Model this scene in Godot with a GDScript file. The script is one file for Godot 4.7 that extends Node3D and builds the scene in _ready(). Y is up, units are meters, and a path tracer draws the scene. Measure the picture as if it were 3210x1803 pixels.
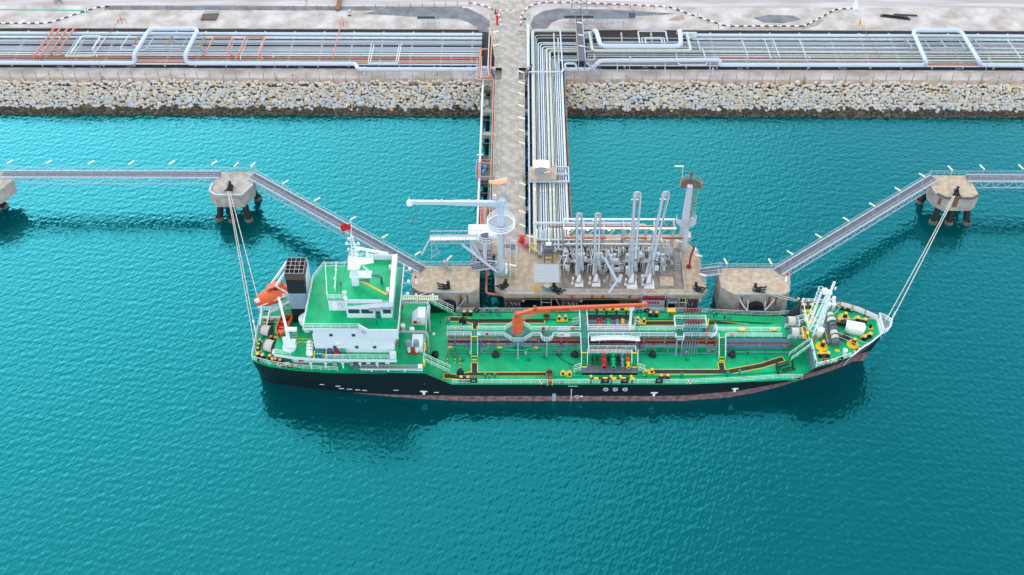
extends Node3D

var M := {}
var T := {}
var rng := RandomNumberGenerator.new()


# A mesh under construction: triangles with normals, in world coordinates.
class MB:
	var v := PackedVector3Array()
	var n := PackedVector3Array()
	var c := PackedColorArray()
	var ix := PackedInt32Array()

	func tri(a: Vector3, b: Vector3, d: Vector3) -> MB:
		var nn := (b - a).cross(d - a).normalized()
		var k := v.size()
		v.append_array([a, b, d])
		n.append_array([nn, nn, nn])
		ix.append_array([k, k + 2, k + 1])
		return self

	func quad(a: Vector3, b: Vector3, d: Vector3, e: Vector3) -> MB:
		var nn := (d - a).cross(e - b).normalized()
		var k := v.size()
		v.append_array([a, b, d, e])
		n.append_array([nn, nn, nn, nn])
		ix.append_array([k, k + 2, k + 1, k, k + 3, k + 2])
		return self

	func box(at: Vector3, size: Vector3, b := Basis.IDENTITY) -> MB:
		var x := b.x * size.x * 0.5
		var y := b.y * size.y * 0.5
		var z := b.z * size.z * 0.5
		quad(at - x - y + z, at + x - y + z, at + x + y + z, at - x + y + z)
		quad(at + x - y - z, at - x - y - z, at - x + y - z, at + x + y - z)
		quad(at + x - y + z, at + x - y - z, at + x + y - z, at + x + y + z)
		quad(at - x - y - z, at - x - y + z, at - x + y + z, at - x + y - z)
		quad(at - x + y + z, at + x + y + z, at + x + y - z, at - x + y - z)
		quad(at - x - y - z, at + x - y - z, at + x - y + z, at - x - y + z)
		return self

	func span(lo: Vector3, hi: Vector3) -> MB:
		return box((lo + hi) * 0.5, hi - lo)

	func bar(a: Vector3, b: Vector3, w: float, h: float) -> MB:
		var d := (b - a).normalized()
		var s := d.cross(Vector3.UP)
		s = Vector3.RIGHT if s.length() < 0.01 else s.normalized()
		return box((a + b) * 0.5, Vector3((b - a).length(), h, w), Basis(d, s.cross(d).normalized(), s))

	func cone(a: Vector3, b: Vector3, r0: float, r1: float, sides := 8) -> MB:
		var d := (b - a).normalized()
		var s := d.cross(Vector3.UP if absf(d.y) < 0.9 else Vector3.RIGHT).normalized()
		var t := d.cross(s)
		var k := v.size()
		for i in sides + 1:
			var w := s * cos(TAU * i / sides) + t * sin(TAU * i / sides)
			v.append_array([a + w * r0, b + w * r1])
			n.append_array([w, w])
		for i in sides:
			var q := k + i * 2
			ix.append_array([q, q + 1, q + 3, q, q + 3, q + 2])
		for e in 2:
			var at := b if e else a
			var r := r1 if e else r0
			if r < 0.002:
				continue
			k = v.size()
			for i in sides:
				var w := s * cos(TAU * i / sides) + t * sin(TAU * i / sides)
				v.append(at + w * r)
				n.append(d if e else -d)
			for i in range(1, sides - 1):
				if e:
					ix.append_array([k, k + i + 1, k + i])
				else:
					ix.append_array([k, k + i, k + i + 1])
		return self

	func cyl(a: Vector3, b: Vector3, r: float, sides := 8) -> MB:
		return cone(a, b, r, r, sides)

	# a pipe through points, its corners rounded to the radius bend
	func pipe(pts: Array, r: float, bend := 0.0, sides := 8) -> MB:
		var p := PackedVector3Array()
		for i in pts.size():
			if i == 0 or i == pts.size() - 1 or bend <= 0.0:
				p.append(pts[i])
				continue
			var a: Vector3 = pts[i - 1] - pts[i]
			var b: Vector3 = pts[i + 1] - pts[i]
			var cut := minf(bend, minf(a.length(), b.length()) * 0.49)
			var s: Vector3 = pts[i] + a.normalized() * cut
			var e: Vector3 = pts[i] + b.normalized() * cut
			for j in 6:
				var u := j / 5.0
				p.append(s.lerp(pts[i], u).lerp((pts[i] as Vector3).lerp(e, u), u))
		var d0 := (p[1] - p[0]).normalized()
		var s0 := d0.cross(Vector3.UP if absf(d0.y) < 0.9 else Vector3.RIGHT).normalized()
		var k := v.size()
		for i in p.size():
			var d := d0
			if i > 0 and i < p.size() - 1:
				d = ((p[i] - p[i - 1]).normalized() + (p[i + 1] - p[i]).normalized()).normalized()
			elif i > 0:
				d = (p[i] - p[i - 1]).normalized()
			s0 = (s0 - d * s0.dot(d)).normalized()
			var t := d.cross(s0)
			for j in sides + 1:
				var w := s0 * cos(TAU * j / sides) + t * sin(TAU * j / sides)
				v.append(p[i] + w * r)
				n.append(w)
		for i in p.size() - 1:
			for j in sides:
				var q := k + i * (sides + 1) + j
				var w := q + sides + 1
				ix.append_array([q, w, w + 1, q, w + 1, q + 1])
		cone(p[0], p[0] + d0 * 0.01, r, 0.0, sides)
		cone(p[-1] - (p[-1] - p[-2]).normalized() * 0.01, p[-1], 0.0, r, sides)
		return self

	# an upright prism over an outline of Vector2(x, z)
	func prism(outline: Array, y0: float, y1: float, grow := 0.0) -> MB:
		var o := PackedVector2Array(outline)
		if not Geometry2D.is_polygon_clockwise(o):
			o.reverse()
		var o1 := o
		if grow != 0.0:
			o1 = Geometry2D.offset_polygon(o, grow, Geometry2D.JOIN_MITER)[0]
			if o1.size() != o.size():
				o1 = o
		var m := o.size()
		var k := v.size()
		for q in o:
			v.append(Vector3(q.x, y1, q.y))
			n.append(Vector3.UP)
		for q in o:
			v.append(Vector3(q.x, y0, q.y))
			n.append(Vector3.DOWN)
		var t := Geometry2D.triangulate_polygon(o)
		for i in range(0, t.size(), 3):
			var a := o[t[i]]
			var b := o[t[i + 1]]
			var e := o[t[i + 2]]
			var up := (b - a).cross(e - a) < 0.0
			if up:
				ix.append_array([k + t[i], k + t[i + 2], k + t[i + 1], k + m + t[i], k + m + t[i + 1], k + m + t[i + 2]])
			else:
				ix.append_array([k + t[i], k + t[i + 1], k + t[i + 2], k + m + t[i], k + m + t[i + 2], k + m + t[i + 1]])
		for i in m:
			var a := o[i]
			var b := o[(i + 1) % m]
			var mid := (a + b) * 0.5
			var out := Vector2(b.y - a.y, a.x - b.x).normalized() * 0.01
			if Geometry2D.is_point_in_polygon(mid + out, o):
				quad(Vector3(a.x, y0, a.y), Vector3(b.x, y0, b.y), Vector3(b.x, y1, b.y), Vector3(a.x, y1, a.y))
			else:
				quad(Vector3(b.x, y0, b.y), Vector3(a.x, y0, a.y), Vector3(a.x, y1, a.y), Vector3(b.x, y1, b.y))
		return self

	# rows of points as one smooth sheet
	func sheet(rows: Array) -> MB:
		var k := v.size()
		var w: int = rows[0].size()
		var h := rows.size()
		for i in h:
			for j in w:
				var du: Vector3 = rows[i][mini(j + 1, w - 1)] - rows[i][maxi(j - 1, 0)]
				var dv: Vector3 = rows[mini(i + 1, h - 1)][j] - rows[maxi(i - 1, 0)][j]
				v.append(rows[i][j])
				n.append(du.cross(dv).normalized())
		for i in h - 1:
			for j in w - 1:
				var q := k + i * w + j
				ix.append_array([q, q + w + 1, q + 1, q, q + w, q + w + 1])
		return self

	func lathe(at: Vector3, profile: Array, sides := 12) -> MB:
		for i in profile.size() - 1:
			var a: Vector2 = profile[i]
			var b: Vector2 = profile[i + 1]
			var d := b - a
			var k := v.size()
			for j in sides + 1:
				var w := Vector3(cos(TAU * j / sides), 0, sin(TAU * j / sides))
				v.append_array([at + w * a.x + Vector3.UP * a.y, at + w * b.x + Vector3.UP * b.y])
				var nn := (w * d.y - Vector3.UP * d.x).normalized()
				n.append_array([nn, nn])
			for j in sides:
				var q := k + j * 2
				ix.append_array([q, q + 3, q + 1, q, q + 2, q + 3])
		return self

	func ball(at: Vector3, r: Vector3, sides := 10) -> MB:
		var k := v.size()
		var rings := sides / 2
		for i in rings + 1:
			for j in sides + 1:
				var f := PI * i / rings
				var w := Vector3(sin(f) * cos(TAU * j / sides), cos(f), sin(f) * sin(TAU * j / sides))
				v.append(at + w * r)
				n.append((w / r).normalized())
		for i in rings:
			for j in sides:
				var q := k + i * (sides + 1) + j
				ix.append_array([q, q + sides + 2, q + 1, q, q + sides + 1, q + sides + 2])
		return self

	func ring(at: Vector3, axis: Vector3, r: float, t: float, sides := 16, arc := TAU, start := 0.0) -> MB:
		var s := axis.cross(Vector3.UP if absf(axis.y) < 0.9 else Vector3.RIGHT).normalized()
		var u := axis.cross(s).normalized()
		var p := []
		for i in sides + 1:
			var f := start + arc * i / sides
			p.append(at + s * r * cos(f) + u * r * sin(f))
		return pipe(p, t, 0.0, 6)

	# railing: posts and bars over a line of foot points
	func rail(pts: Array, h := 1.0, bars := 3, step := 1.6, t := 0.03) -> MB:
		t *= 0.8
		for i in pts.size() - 1:
			var a: Vector3 = pts[i]
			var b: Vector3 = pts[i + 1]
			for k in bars:
				var y := Vector3.UP * h * (k + 1) / bars
				bar(a + y, b + y, t * (1.5 if k == bars - 1 else 1.0), t * (1.5 if k == bars - 1 else 1.0))
			var m := maxi(1, roundi((b - a).length() / step))
			for k in m + (1 if i == pts.size() - 2 else 0):
				var q := a.lerp(b, float(k) / m)
				box(q + Vector3.UP * h * 0.5, Vector3(t * 1.3, h, t * 1.3))
		return self

	# a flight of steps from a foot to a head point
	func ladder(a: Vector3, b: Vector3, w: float, step := 0.25, deep := 0.22) -> MB:
		var flat := Vector3(b.x - a.x, 0, b.z - a.z)
		var d := flat.normalized() if flat.length() > 0.01 else Vector3.BACK
		var s := d.cross(Vector3.UP).normalized()
		for e in [-1, 1]:
			bar(a + s * w * 0.5 * e, b + s * w * 0.5 * e, 0.06, 0.16)
		var m := maxi(2, roundi((b.y - a.y) / step))
		for i in range(1, m):
			var q := a.lerp(b, float(i) / m)
			box(q, Vector3(deep, 0.04, w), Basis(d, Vector3.UP, s))
		return self


func put(called: String, mb: MB, mat: Material, parent: Node3D = null) -> MeshInstance3D:
	var o := MeshInstance3D.new()
	o.name = called
	var off := Vector3.ZERO
	var up: Node = parent
	while up is Node3D and up != self:
		off += up.position
		up = up.get_parent()
	if mb.v.size():
		var lo := mb.v[0]
		var hi := mb.v[0]
		for p in mb.v:
			lo = lo.min(p)
			hi = hi.max(p)
		var base := Vector3((lo.x + hi.x) * 0.5, lo.y, (lo.z + hi.z) * 0.5)
		var vv := mb.v.duplicate()
		for i in vv.size():
			vv[i] -= base
		var a := []
		a.resize(Mesh.ARRAY_MAX)
		a[Mesh.ARRAY_VERTEX] = vv
		a[Mesh.ARRAY_NORMAL] = mb.n
		a[Mesh.ARRAY_INDEX] = mb.ix
		if mb.c.size() == mb.v.size():
			a[Mesh.ARRAY_COLOR] = mb.c
		var m := ArrayMesh.new()
		m.add_surface_from_arrays(Mesh.PRIMITIVE_TRIANGLES, a)
		m.surface_set_material(0, mat)
		o.mesh = m
		o.position = base - off
	(parent if parent else self).add_child(o, true)
	return o


func tag(o: Node3D, label: String, category: String, group := "", kind := "") -> Node3D:
	o.set_meta("label", label)
	o.set_meta("category", category)
	if group:
		o.set_meta("group", group)
	if kind:
		o.set_meta("kind", kind)
	return o


func thing(called: String, label: String, category: String, at: Vector3, group := "") -> Node3D:
	var o := Node3D.new()
	o.name = called
	o.position = at
	add_child(o, true)
	return tag(o, label, category, group)


func copy(o: Node3D, at: Vector3, turn: float, label: String) -> Node3D:
	var r: Node3D = o.duplicate()
	r.name = o.name.rstrip("0123456789").rstrip("_")
	add_child(r, true)
	r.position = at
	r.rotation.y = turn
	r.set_meta("label", label)
	return r


func struct(called: String, mb: MB, mat: Material) -> MeshInstance3D:
	var o := put(called, mb, mat)
	o.set_meta("kind", "structure")
	return o


# solid lettering, upright in the plane across the axis out
func letters(called: String, text: String, at: Vector3, height: float, x: Vector3, y: Vector3, mat: Material, parent: Node3D) -> void:
	var t := TextMesh.new()
	t.text = text
	var f := SystemFont.new()
	f.font_names = ["Droid Sans"]
	t.font = f
	t.font_size = 64
	t.pixel_size = height / 46.0
	t.depth = 0.02
	t.material = mat
	var o := MeshInstance3D.new()
	o.name = called
	o.mesh = t
	var off := Vector3.ZERO
	var up: Node = parent
	while up is Node3D and up != self:
		off += up.position
		up = up.get_parent()
	o.transform = Transform3D(Basis(x, y, x.cross(y)), at - off)
	parent.add_child(o, true)


func noise_tex(size: int, freq: float, octaves: int, lo: Color, hi: Color, sd: int, kind := FastNoiseLite.TYPE_SIMPLEX_SMOOTH) -> NoiseTexture2D:
	var f := FastNoiseLite.new()
	f.noise_type = kind
	f.seed = sd
	f.frequency = freq
	f.fractal_octaves = octaves
	f.fractal_gain = 0.55
	var t := NoiseTexture2D.new()
	t.width = size
	t.height = size
	t.seamless = true
	t.noise = f
	var g := Gradient.new()
	g.offsets = PackedFloat32Array([0.2, 0.8])
	g.colors = PackedColorArray([lo, hi])
	t.color_ramp = g
	return t


# a paint or stone: linear base colour, roughness, metal, and a wear texture laid in world space every «tile» metres
func mat(called: String, r: float, g: float, b: float, rough := 0.6, metal := 0.0, tex := "", tile := 6.0) -> StandardMaterial3D:
	var m := StandardMaterial3D.new()
	m.resource_name = called
	m.albedo_color = Color(r, g, b).linear_to_srgb()
	m.roughness = rough
	m.metallic = metal
	if tex:
		m.albedo_texture = T[tex]
		m.uv1_triplanar = true
		m.uv1_world_triplanar = true
		m.uv1_scale = Vector3.ONE / tile
	M[called] = m
	return m



func _ready() -> void:
	rng.seed = 20240
	var cam = Camera3D.new()
	cam.name = "camera"
	cam.fov = 27.39
	cam.near = 1.0
	cam.far = 6000.0
	cam.position = Vector3(0.0,155.0,149.68)
	cam.rotation_degrees = Vector3(-46.0, 0.30, 0.0)
	add_child(cam)
	var env = Environment.new()
	env.background_mode = Environment.BG_SKY
	env.tonemap_mode = Environment.TONE_MAPPER_LINEAR
	env.tonemap_exposure = 1.5
	env.sdfgi_enabled = true
	env.ssao_enabled = true
	env.ssil_enabled = true
	env.sky = Sky.new()
	env.sky.sky_material = overcast_sky()
	env.background_energy_multiplier = 1.0
	var we = WorldEnvironment.new()
	we.name = "world_environment"
	we.environment = env
	add_child(we)
	var sun = DirectionalLight3D.new()
	sun.name = "sun"
	sun.light_energy = 0.17
	sun.light_angular_distance = 70.0
	sun.light_color = Color(1.0, 0.97, 0.93)
	sun.shadow_enabled = true
	sun.look_at_from_position(Vector3.ZERO, Vector3(0.40, -0.56, 0.74), Vector3.UP)
	add_child(sun)
	materials()
	setting()
	ship()
	jetty()
	yard()
	moorings()


# a bright, thinly broken overcast: air and cloud only, a little brighter round the veiled sun
func overcast_sky() -> PanoramaSkyMaterial:
	var w = 256
	var h = 128
	var im = Image.create(w, h, false, Image.FORMAT_RGBF)
	var f = FastNoiseLite.new()
	f.seed = 4
	f.frequency = 1.6
	f.fractal_octaves = 4
	var s = -Vector3(0.42, -0.42, 0.80).normalized()
	for y in h:
		for x in w:
			var el = PI * (0.5 - (y + 0.5) / h)
			var az = TAU * (x + 0.5) / w
			var d = Vector3(cos(el) * sin(az), sin(el), -cos(el) * cos(az))
			var k = 0.93 + 0.12 * f.get_noise_3dv(d * Vector3(1, 2.2, 1))
			k *= lerpf(1.85, 0.58, smoothstep(0.36, 0.86, d.y)) * lerpf(0.75, 1.0, clampf(d.y * 3.0, 0.0, 1.0))
			k += 2.4 * pow(maxf(0.0, d.dot(s)), 16.0)
			im.set_pixel(x, y, Color(k * 0.83, k * 0.95, k * 1.09) if d.y > 0.0 else Color(0.45, 0.5, 0.52))
	var m = PanoramaSkyMaterial.new()
	m.panorama = ImageTexture.create_from_image(im)
	return m


func materials() -> void:
	T.stain = noise_tex(512, 0.008, 6, Color(0.84, 0.82, 0.80), Color(1, 1, 1), 11)
	T.fine = noise_tex(512, 0.03, 5, Color(0.95, 0.95, 0.95), Color(1, 1, 1), 12)
	T.wear = noise_tex(512, 0.012, 6, Color(0.83, 0.87, 0.85), Color(1, 1, 1), 13)
	T.rust = noise_tex(512, 0.014, 6, Color(0.74, 0.65, 0.58), Color(1, 1, 1), 14)
	T.ground = noise_tex(1024, 0.006, 7, Color(0.82, 0.79, 0.76), Color(1.0, 0.995, 0.985), 15)
	T.sandy = noise_tex(1024, 0.007, 7, Color(0.88, 0.85, 0.82), Color(1, 1, 1), 16)
	mat("concrete", 0.47, 0.42, 0.365, 0.9, 0, "stain", 9.0)
	mat("concrete_pale", 0.54, 0.475, 0.43, 0.9, 0, "stain", 14.0)
	mat("concrete_tan", 0.54, 0.42, 0.305, 0.9, 0, "sandy", 10.0)
	mat("concrete_dark", 0.16, 0.15, 0.14, 0.9, 0, "rust", 5.0)
	mat("land", 0.575, 0.515, 0.49, 0.95, 0, "ground", 45.0)
	mat("road", 0.535, 0.475, 0.47, 0.95, 0, "stain", 60.0).uv1_scale = Vector3(0.008, 0.1, 0.09)
	mat("rock_bed_shade", 0.11, 0.095, 0.08, 0.95, 0, "stain", 5.0)  # slope base, darkened to paint shade into the gaps between the stones
	mat("slab", 0.31, 0.26, 0.215, 0.9, 0, "stain", 8.0)
	mat("earth", 0.40, 0.33, 0.28, 0.95, 0, "sandy", 13.0)
	mat("asphalt", 0.20, 0.20, 0.215, 0.95, 0, "stain", 17.0)
	mat("under_pipe_shade", 0.03, 0.028, 0.027, 0.95, 0, "stain", 5.0)  # near black: shade below the pipes put into the colour
	mat("ship_green", 0.0, 0.46, 0.18, 0.36, 0, "wear", 21.0).metallic_specular = 0.35
	mat("ship_teal", 0.0, 0.21, 0.15, 0.45, 0, "wear", 5.0)
	mat("ship_white", 0.74, 0.77, 0.80, 0.4, 0, "fine", 5.0)
	mat("ship_black", 0.008, 0.011, 0.015, 0.4, 0, "wear", 5.0)
	mat("boot", 0.28, 0.165, 0.18, 0.75, 0, "rust", 8.0)
	mat("ship_grey", 0.22, 0.30, 0.36, 0.5, 0, "wear", 4.0)
	mat("ship_blue", 0.13, 0.24, 0.31, 0.5, 0, "wear", 4.0)
	mat("orange", 0.75, 0.10, 0.012, 0.45, 0, "fine", 3.0)
	mat("crane_orange", 0.66, 0.12, 0.035, 0.5, 0, "fine", 3.0)
	mat("red", 0.55, 0.008, 0.012, 0.5)
	mat("dark_red", 0.25, 0.015, 0.03, 0.5)
	mat("yellow", 0.85, 0.52, 0.0, 0.5)
	mat("black", 0.008, 0.009, 0.011, 0.55)
	mat("walkway", 0.03, 0.031, 0.035, 0.9)
	mat("white", 0.80, 0.81, 0.82, 0.5)
	mat("rope", 0.56, 0.52, 0.44, 0.9)
	mat("glass", 0.02, 0.05, 0.06, 0.08)
	mat("soot", 0.12, 0.085, 0.07, 0.8, 0, "rust", 2.0)
	mat("drum_grey", 0.10, 0.13, 0.15, 0.6)
	mat("steel", 0.36, 0.375, 0.395, 0.55, 0.0, "fine", 3.0)
	mat("galv", 0.46, 0.475, 0.49, 0.5, 0.1, "fine", 3.0)
	mat("grating", 0.125, 0.135, 0.16, 0.8, 0, "fine", 2.0)
	mat("pipe_blue", 0.53, 0.59, 0.67, 0.5, 0, "fine", 4.0)
	mat("pipe_white", 0.68, 0.68, 0.67, 0.5, 0, "wear", 4.0)
	mat("pipe_cream", 0.60, 0.57, 0.51, 0.6, 0, "wear", 4.0)
	mat("pipe_grey", 0.50, 0.53, 0.58, 0.5, 0, "fine", 4.0)
	mat("pipe_salmon", 0.70, 0.215, 0.13, 0.55, 0, "wear", 3.0)
	mat("pipe_red", 0.42, 0.06, 0.06, 0.55, 0, "wear", 3.0)
	mat("rusty", 0.30, 0.14, 0.06, 0.85, 0, "rust", 1.0)
	mat("post_yellow", 0.45, 0.29, 0.12, 0.8, 0, "rust", 1.0)
	mat("tube_cream", 0.86, 0.78, 0.58, 0.4)
	mat("fluo_orange", 0.95, 0.42, 0.24, 0.7)
	mat("bottle_blue", 0.10, 0.28, 0.55, 0.5)
	mat("line_green", 0.02, 0.36, 0.23, 0.8)
	mat("rubber", 0.012, 0.012, 0.014, 0.8)
	mat("pile", 0.016, 0.017, 0.02, 0.7, 0, "rust", 2.0)
	var r = mat("rock", 1, 1, 1, 0.92, 0, "fine", 2.0)
	r.vertex_color_use_as_albedo = true
	var lamp = mat("lamp_lit", 1.0, 0.72, 0.35, 0.5)
	lamp.emission_enabled = true
	lamp.emission = Color(1.0, 0.66, 0.3)
	lamp.emission_energy_multiplier = 2.2
	# sea water: green-blue body, sky mirrored in small waves of two sizes
	var w = mat("sea", 0.0, 0.15, 0.168, 1.0, 0.66, "", 1.0)
	w.metallic_specular = 0.38
	w.uv1_triplanar = true
	w.uv1_world_triplanar = true
	w.uv1_scale = Vector3.ONE / 42.0
	w.normal_enabled = true
	w.normal_texture = wave_slopes()
	w.normal_scale = 0.42
	w.roughness_texture = noise_tex(512, 0.006, 3, Color(0.04, 0.04, 0.04), Color(0.15, 0.15, 0.15), 33)
	w.heightmap_enabled = true
	w.heightmap_texture = noise_tex(1024, 0.02, 4, Color.BLACK, Color.WHITE, 31)
	w.heightmap_scale = 1.6


# the slopes of many small wind waves, each fitting the tile a whole number of times
func wave_slopes() -> ImageTexture:
	var n = 512
	var dx = PackedFloat32Array()
	var dz = PackedFloat32Array()
	dx.resize(n * n)
	dz.resize(n * n)
	for k in 44:
		var f: float = 17.0 * pow(7.5, k / 43.0)
		var a: float = 0.9 + rng.randfn() * 0.8
		var kx: int = roundi(f * cos(a))
		var kz: int = roundi(f * sin(a))
		var amp: float = 0.034 * rng.randf_range(0.3, 1.4) * minf(1.0, 0.45 + k / 30.0)
		var ph: float = rng.randf() * TAU
		var len: float = maxf(1.0, sqrt(kx * kx + kz * kz))
		var ax: float = amp * kx / len
		var az: float = amp * kz / len
		var row = PackedFloat32Array()
		row.resize(n)
		for i in n:
			row[i] = cos(TAU * i / n)
		for z in n:
			var o: int = z * n
			var p: int = int(kz * z + ph / TAU * n)
			for x in n:
				var c: float = row[posmod(p + kx * x, n)]
				dx[o + x] += ax * c
				dz[o + x] += az * c
	var im = Image.create(n, n, false, Image.FORMAT_RGBF)
	for z in n:
		for x in n:
			var v = Vector3(-dx[z * n + x], dz[z * n + x], 1.0).normalized()
			im.set_pixel(x, z, Color(v.x * 0.5 + 0.5, v.y * 0.5 + 0.5, v.z * 0.5 + 0.5))
	return ImageTexture.create_from_image(im)



func setting() -> void:
	struct("sea_water", MB.new().quad(Vector3(-2500, 0, 2500), Vector3(2500, 0, 2500), Vector3(2500, 0, -54), Vector3(-2500, 0, -54)), M.sea)
	struct("seabed", MB.new().quad(Vector3(-2500, -9, 2500), Vector3(2500, -9, 2500), Vector3(2500, -9, -54), Vector3(-2500, -9, -54)), M.earth)
	# the land: one sheet to the horizon, its edge sloping under the rocks into the water
	var g = MB.new()
	g.quad(Vector3(-2500, 4.2, -56.2), Vector3(2500, 4.2, -56.2), Vector3(2500, 4.5, -62.5), Vector3(-2500, 4.5, -62.5))
	g.quad(Vector3(-2500, 4.5, -62.5), Vector3(2500, 4.5, -62.5), Vector3(2500, 4.5, -3500), Vector3(-2500, 4.5, -3500))
	struct("ground", g, M.land)
	struct("shore_slope", MB.new().quad(Vector3(-2500, -4.5, -45.5), Vector3(2500, -4.5, -45.5), Vector3(2500, 4.2, -56.2), Vector3(-2500, 4.2, -56.2)), M.rock_bed_shade)
	struct("earth_verge", MB.new().quad(Vector3(-400, 4.21, -56.2), Vector3(400, 4.21, -56.2), Vector3(400, 4.37, -60.0), Vector3(-400, 4.37, -60.0)), M.earth)
	struct("pipe_corridor_ground", MB.new().span(Vector3(-400, 4.48, -76.21), Vector3(400, 4.504, -60.93)), M.under_pipe_shade)  # flat ground, coloured dark as painted shade under the corridor pipes
	rocks()


func stone_shapes() -> Array:
	var tones = [Color(0.64, 0.50, 0.36), Color(0.61, 0.515, 0.41), Color(0.65, 0.58, 0.48), Color(0.57, 0.535, 0.49), Color(0.54, 0.38, 0.24), Color(0.54, 0.53, 0.515), Color(0.46, 0.46, 0.46), Color(0.075, 0.06, 0.04), Color(0.12, 0.095, 0.065)]
	var out = []
	for k in 5:
		var cuts = []
		for i in 11:
			var d = Vector3(rng.randfn(), rng.randfn(), rng.randfn()).normalized()
			cuts.append([d, rng.randf_range(0.5, 0.84)])
		var ball = SphereMesh.new()
		ball.radial_segments = 12
		ball.rings = 6
		ball.radius = 1.0
		ball.height = 2.0
		var a = ball.get_mesh_arrays()
		var pv: PackedVector3Array = a[Mesh.ARRAY_VERTEX]
		var pi: PackedInt32Array = a[Mesh.ARRAY_INDEX]
		for i in pv.size():
			var d = pv[i].normalized()
			var r = 1.05
			for q in cuts:
				var dd: float = d.dot(q[0])
				if dd > 0.05:
					r = minf(r, q[1] / dd)
			pv[i] = d * r
		var row = []
		for t in tones:
			var st = SurfaceTool.new()
			st.begin(Mesh.PRIMITIVE_TRIANGLES)
			st.set_smooth_group(-1)
			for i in pi:
				st.set_color(t)
				st.set_smooth_group(-1)
				st.add_vertex(pv[i])
			st.generate_normals()
			var m = st.commit()
			m.surface_set_material(0, M.rock)
			row.append(m)
		out.append(row)
	return out


func rocks() -> void:
	var shapes = stone_shapes()
	for side in 2:
		var x0 = -118.0 if side == 0 else 3.0
		var x1 = 3.0 if side == 0 else 118.0
		var bank = thing("rock_revetment", "long sloping bank of tan and grey armour stones left of the jetty road" if side == 0 else "long sloping bank of tan and grey armour stones right of the trestle pipes", "rock bank", Vector3((x0 + x1) / 2, 0, -53.5), "rock banks along the shore")
		var all = []
		var rows = 12
		for i in rows:
			var x = x0
			while x < x1:
				var s = rng.randf_range(0.33, 0.62) * (1.0 if i < 9 else 0.86)
				if rng.randf() < 0.06:
					s *= 1.35
				var u = (i + rng.randf_range(-0.4, 0.4 if i < rows - 1 or rng.randf() < 0.5 else 2.2)) / (rows - 1.0)
				var y = minf(lerpf(-0.35, 4.25, u), 4.3)
				var z = lerpf(-51.1, -55.9, u) + rng.randf_range(-0.12, 0.12) + 0.5 * sin(x * 0.13 + 1.0) * (u - 0.2)
				var wet = y + rng.randf_range(-0.25, 0.25) < 0.7
				var warm = clampf((u - 0.3) * 1.5 + rng.randf_range(-0.4, 0.4), 0.0, 1.0)
				var tone = rng.randi_range(7, 8) if wet else (rng.randi_range(0, 4) if rng.randf() < warm else rng.randi_range(2, 6))
				if tone == 4 and rng.randf() < 0.6:
					tone = 1
				var b = Basis.from_euler(Vector3(rng.randf() * TAU, rng.randf() * TAU, rng.randf() * TAU)).scaled(Vector3(s * rng.randf_range(0.9, 1.35), s * rng.randf_range(0.8, 1.0), s))
				all.append([s * (0.1 if absf(x) > 104.0 else 1.0), Transform3D(b, Vector3(x, y + 0.3, z + 0.3) - bank.position), rng.randi_range(0, 4), tone])
				x += s * rng.randf_range(1.1, 1.5)
		all.sort_custom(func(p, q): return p[0] > q[0])
		var rest = SurfaceTool.new()
		rest.begin(Mesh.PRIMITIVE_TRIANGLES)
		for i in all.size():
			var q: Array = all[i]
			if i < 300:
				var o = MeshInstance3D.new()
				o.name = "stone"
				o.mesh = shapes[q[2]][q[3]]
				o.transform = q[1]
				bank.add_child(o, true)
			else:
				rest.append_from(shapes[q[2]][q[3]], 0, q[1])
		var o = MeshInstance3D.new()
		o.name = "small_stones"
		o.mesh = rest.commit()
		o.mesh.surface_set_material(0, M.rock)
		o.set_meta("kind", "stuff")
		bank.add_child(o, true)





var SH: Node3D


func zc(x: float) -> float:
	return 18.3 - 0.006 * (x + 11.0) - maxf(0.0, x - 42.0) * 0.032


func hull_top(x: float) -> float:
	if x < -15.0:
		return 7.3
	if x < -10.6:
		return lerpf(7.3, 4.4, (x + 15.0) / 4.4)
	if x < 46.6:
		return 4.4
	if x < 49.2:
		return lerpf(4.4, 7.6, (x - 46.6) / 2.6)
	return 7.6 + (x - 49.2) * 0.09


func half_deck(x: float) -> float:
	var t = [[-43.6, 5.0], [-43.3, 5.5], [-40.4, 6.5], [-36, 7.35], [-30, 7.85], [-15, 8.15], [28, 8.15], [36, 7.75], [44, 7.15], [49, 7.45], [51.5, 7.0], [55, 5.75], [58, 4.0], [60.6, 1.9], [62.2, 0.1]]
	for i in range(1, t.size()):
		if x <= t[i][0]:
			return lerpf(t[i - 1][1], t[i][1], (x - t[i - 1][0]) / (t[i][0] - t[i - 1][0]))
	return 0.1


func half_water(x: float) -> float:
	var t = [[-43.6, 2.4], [-42.5, 3.9], [-37, 5.0], [-29, 6.2], [-18, 7.5], [-9, 8.15], [28, 8.15], [37, 7.25], [44, 5.3], [49, 3.6], [54, 2.0], [59.6, 0.12], [60.6, 0.06], [62.2, 0.03]]
	for i in range(1, t.size()):
		if x <= t[i][0]:
			return lerpf(t[i - 1][1], t[i][1], (x - t[i - 1][0]) / (t[i][0] - t[i - 1][0]))
	return 0.03


func boot_line(x: float) -> float:
	return clampf((x + 29.5) * 0.075, -0.6, 1.35) + maxf(0.0, x - 25.0) * 0.032


func shell(x: float, h: float, side: int) -> Vector3:
	var top = hull_top(x)
	var f = clampf(h / top, 0.0, 1.0)
	var fl = pow(f, 1.0 + maxf(0.0, x - 38.0) * 0.03)
	var rake = clampf((x - 52.0) / 8.0, 0.0, 1.0) * (1.0 - f) * 2.4 * clampf((x - 52.0) / 10.0, 0.0, 1.0)
	return Vector3(x - rake, h, zc(x) + side * lerpf(half_water(x), half_deck(x), fl))


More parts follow.
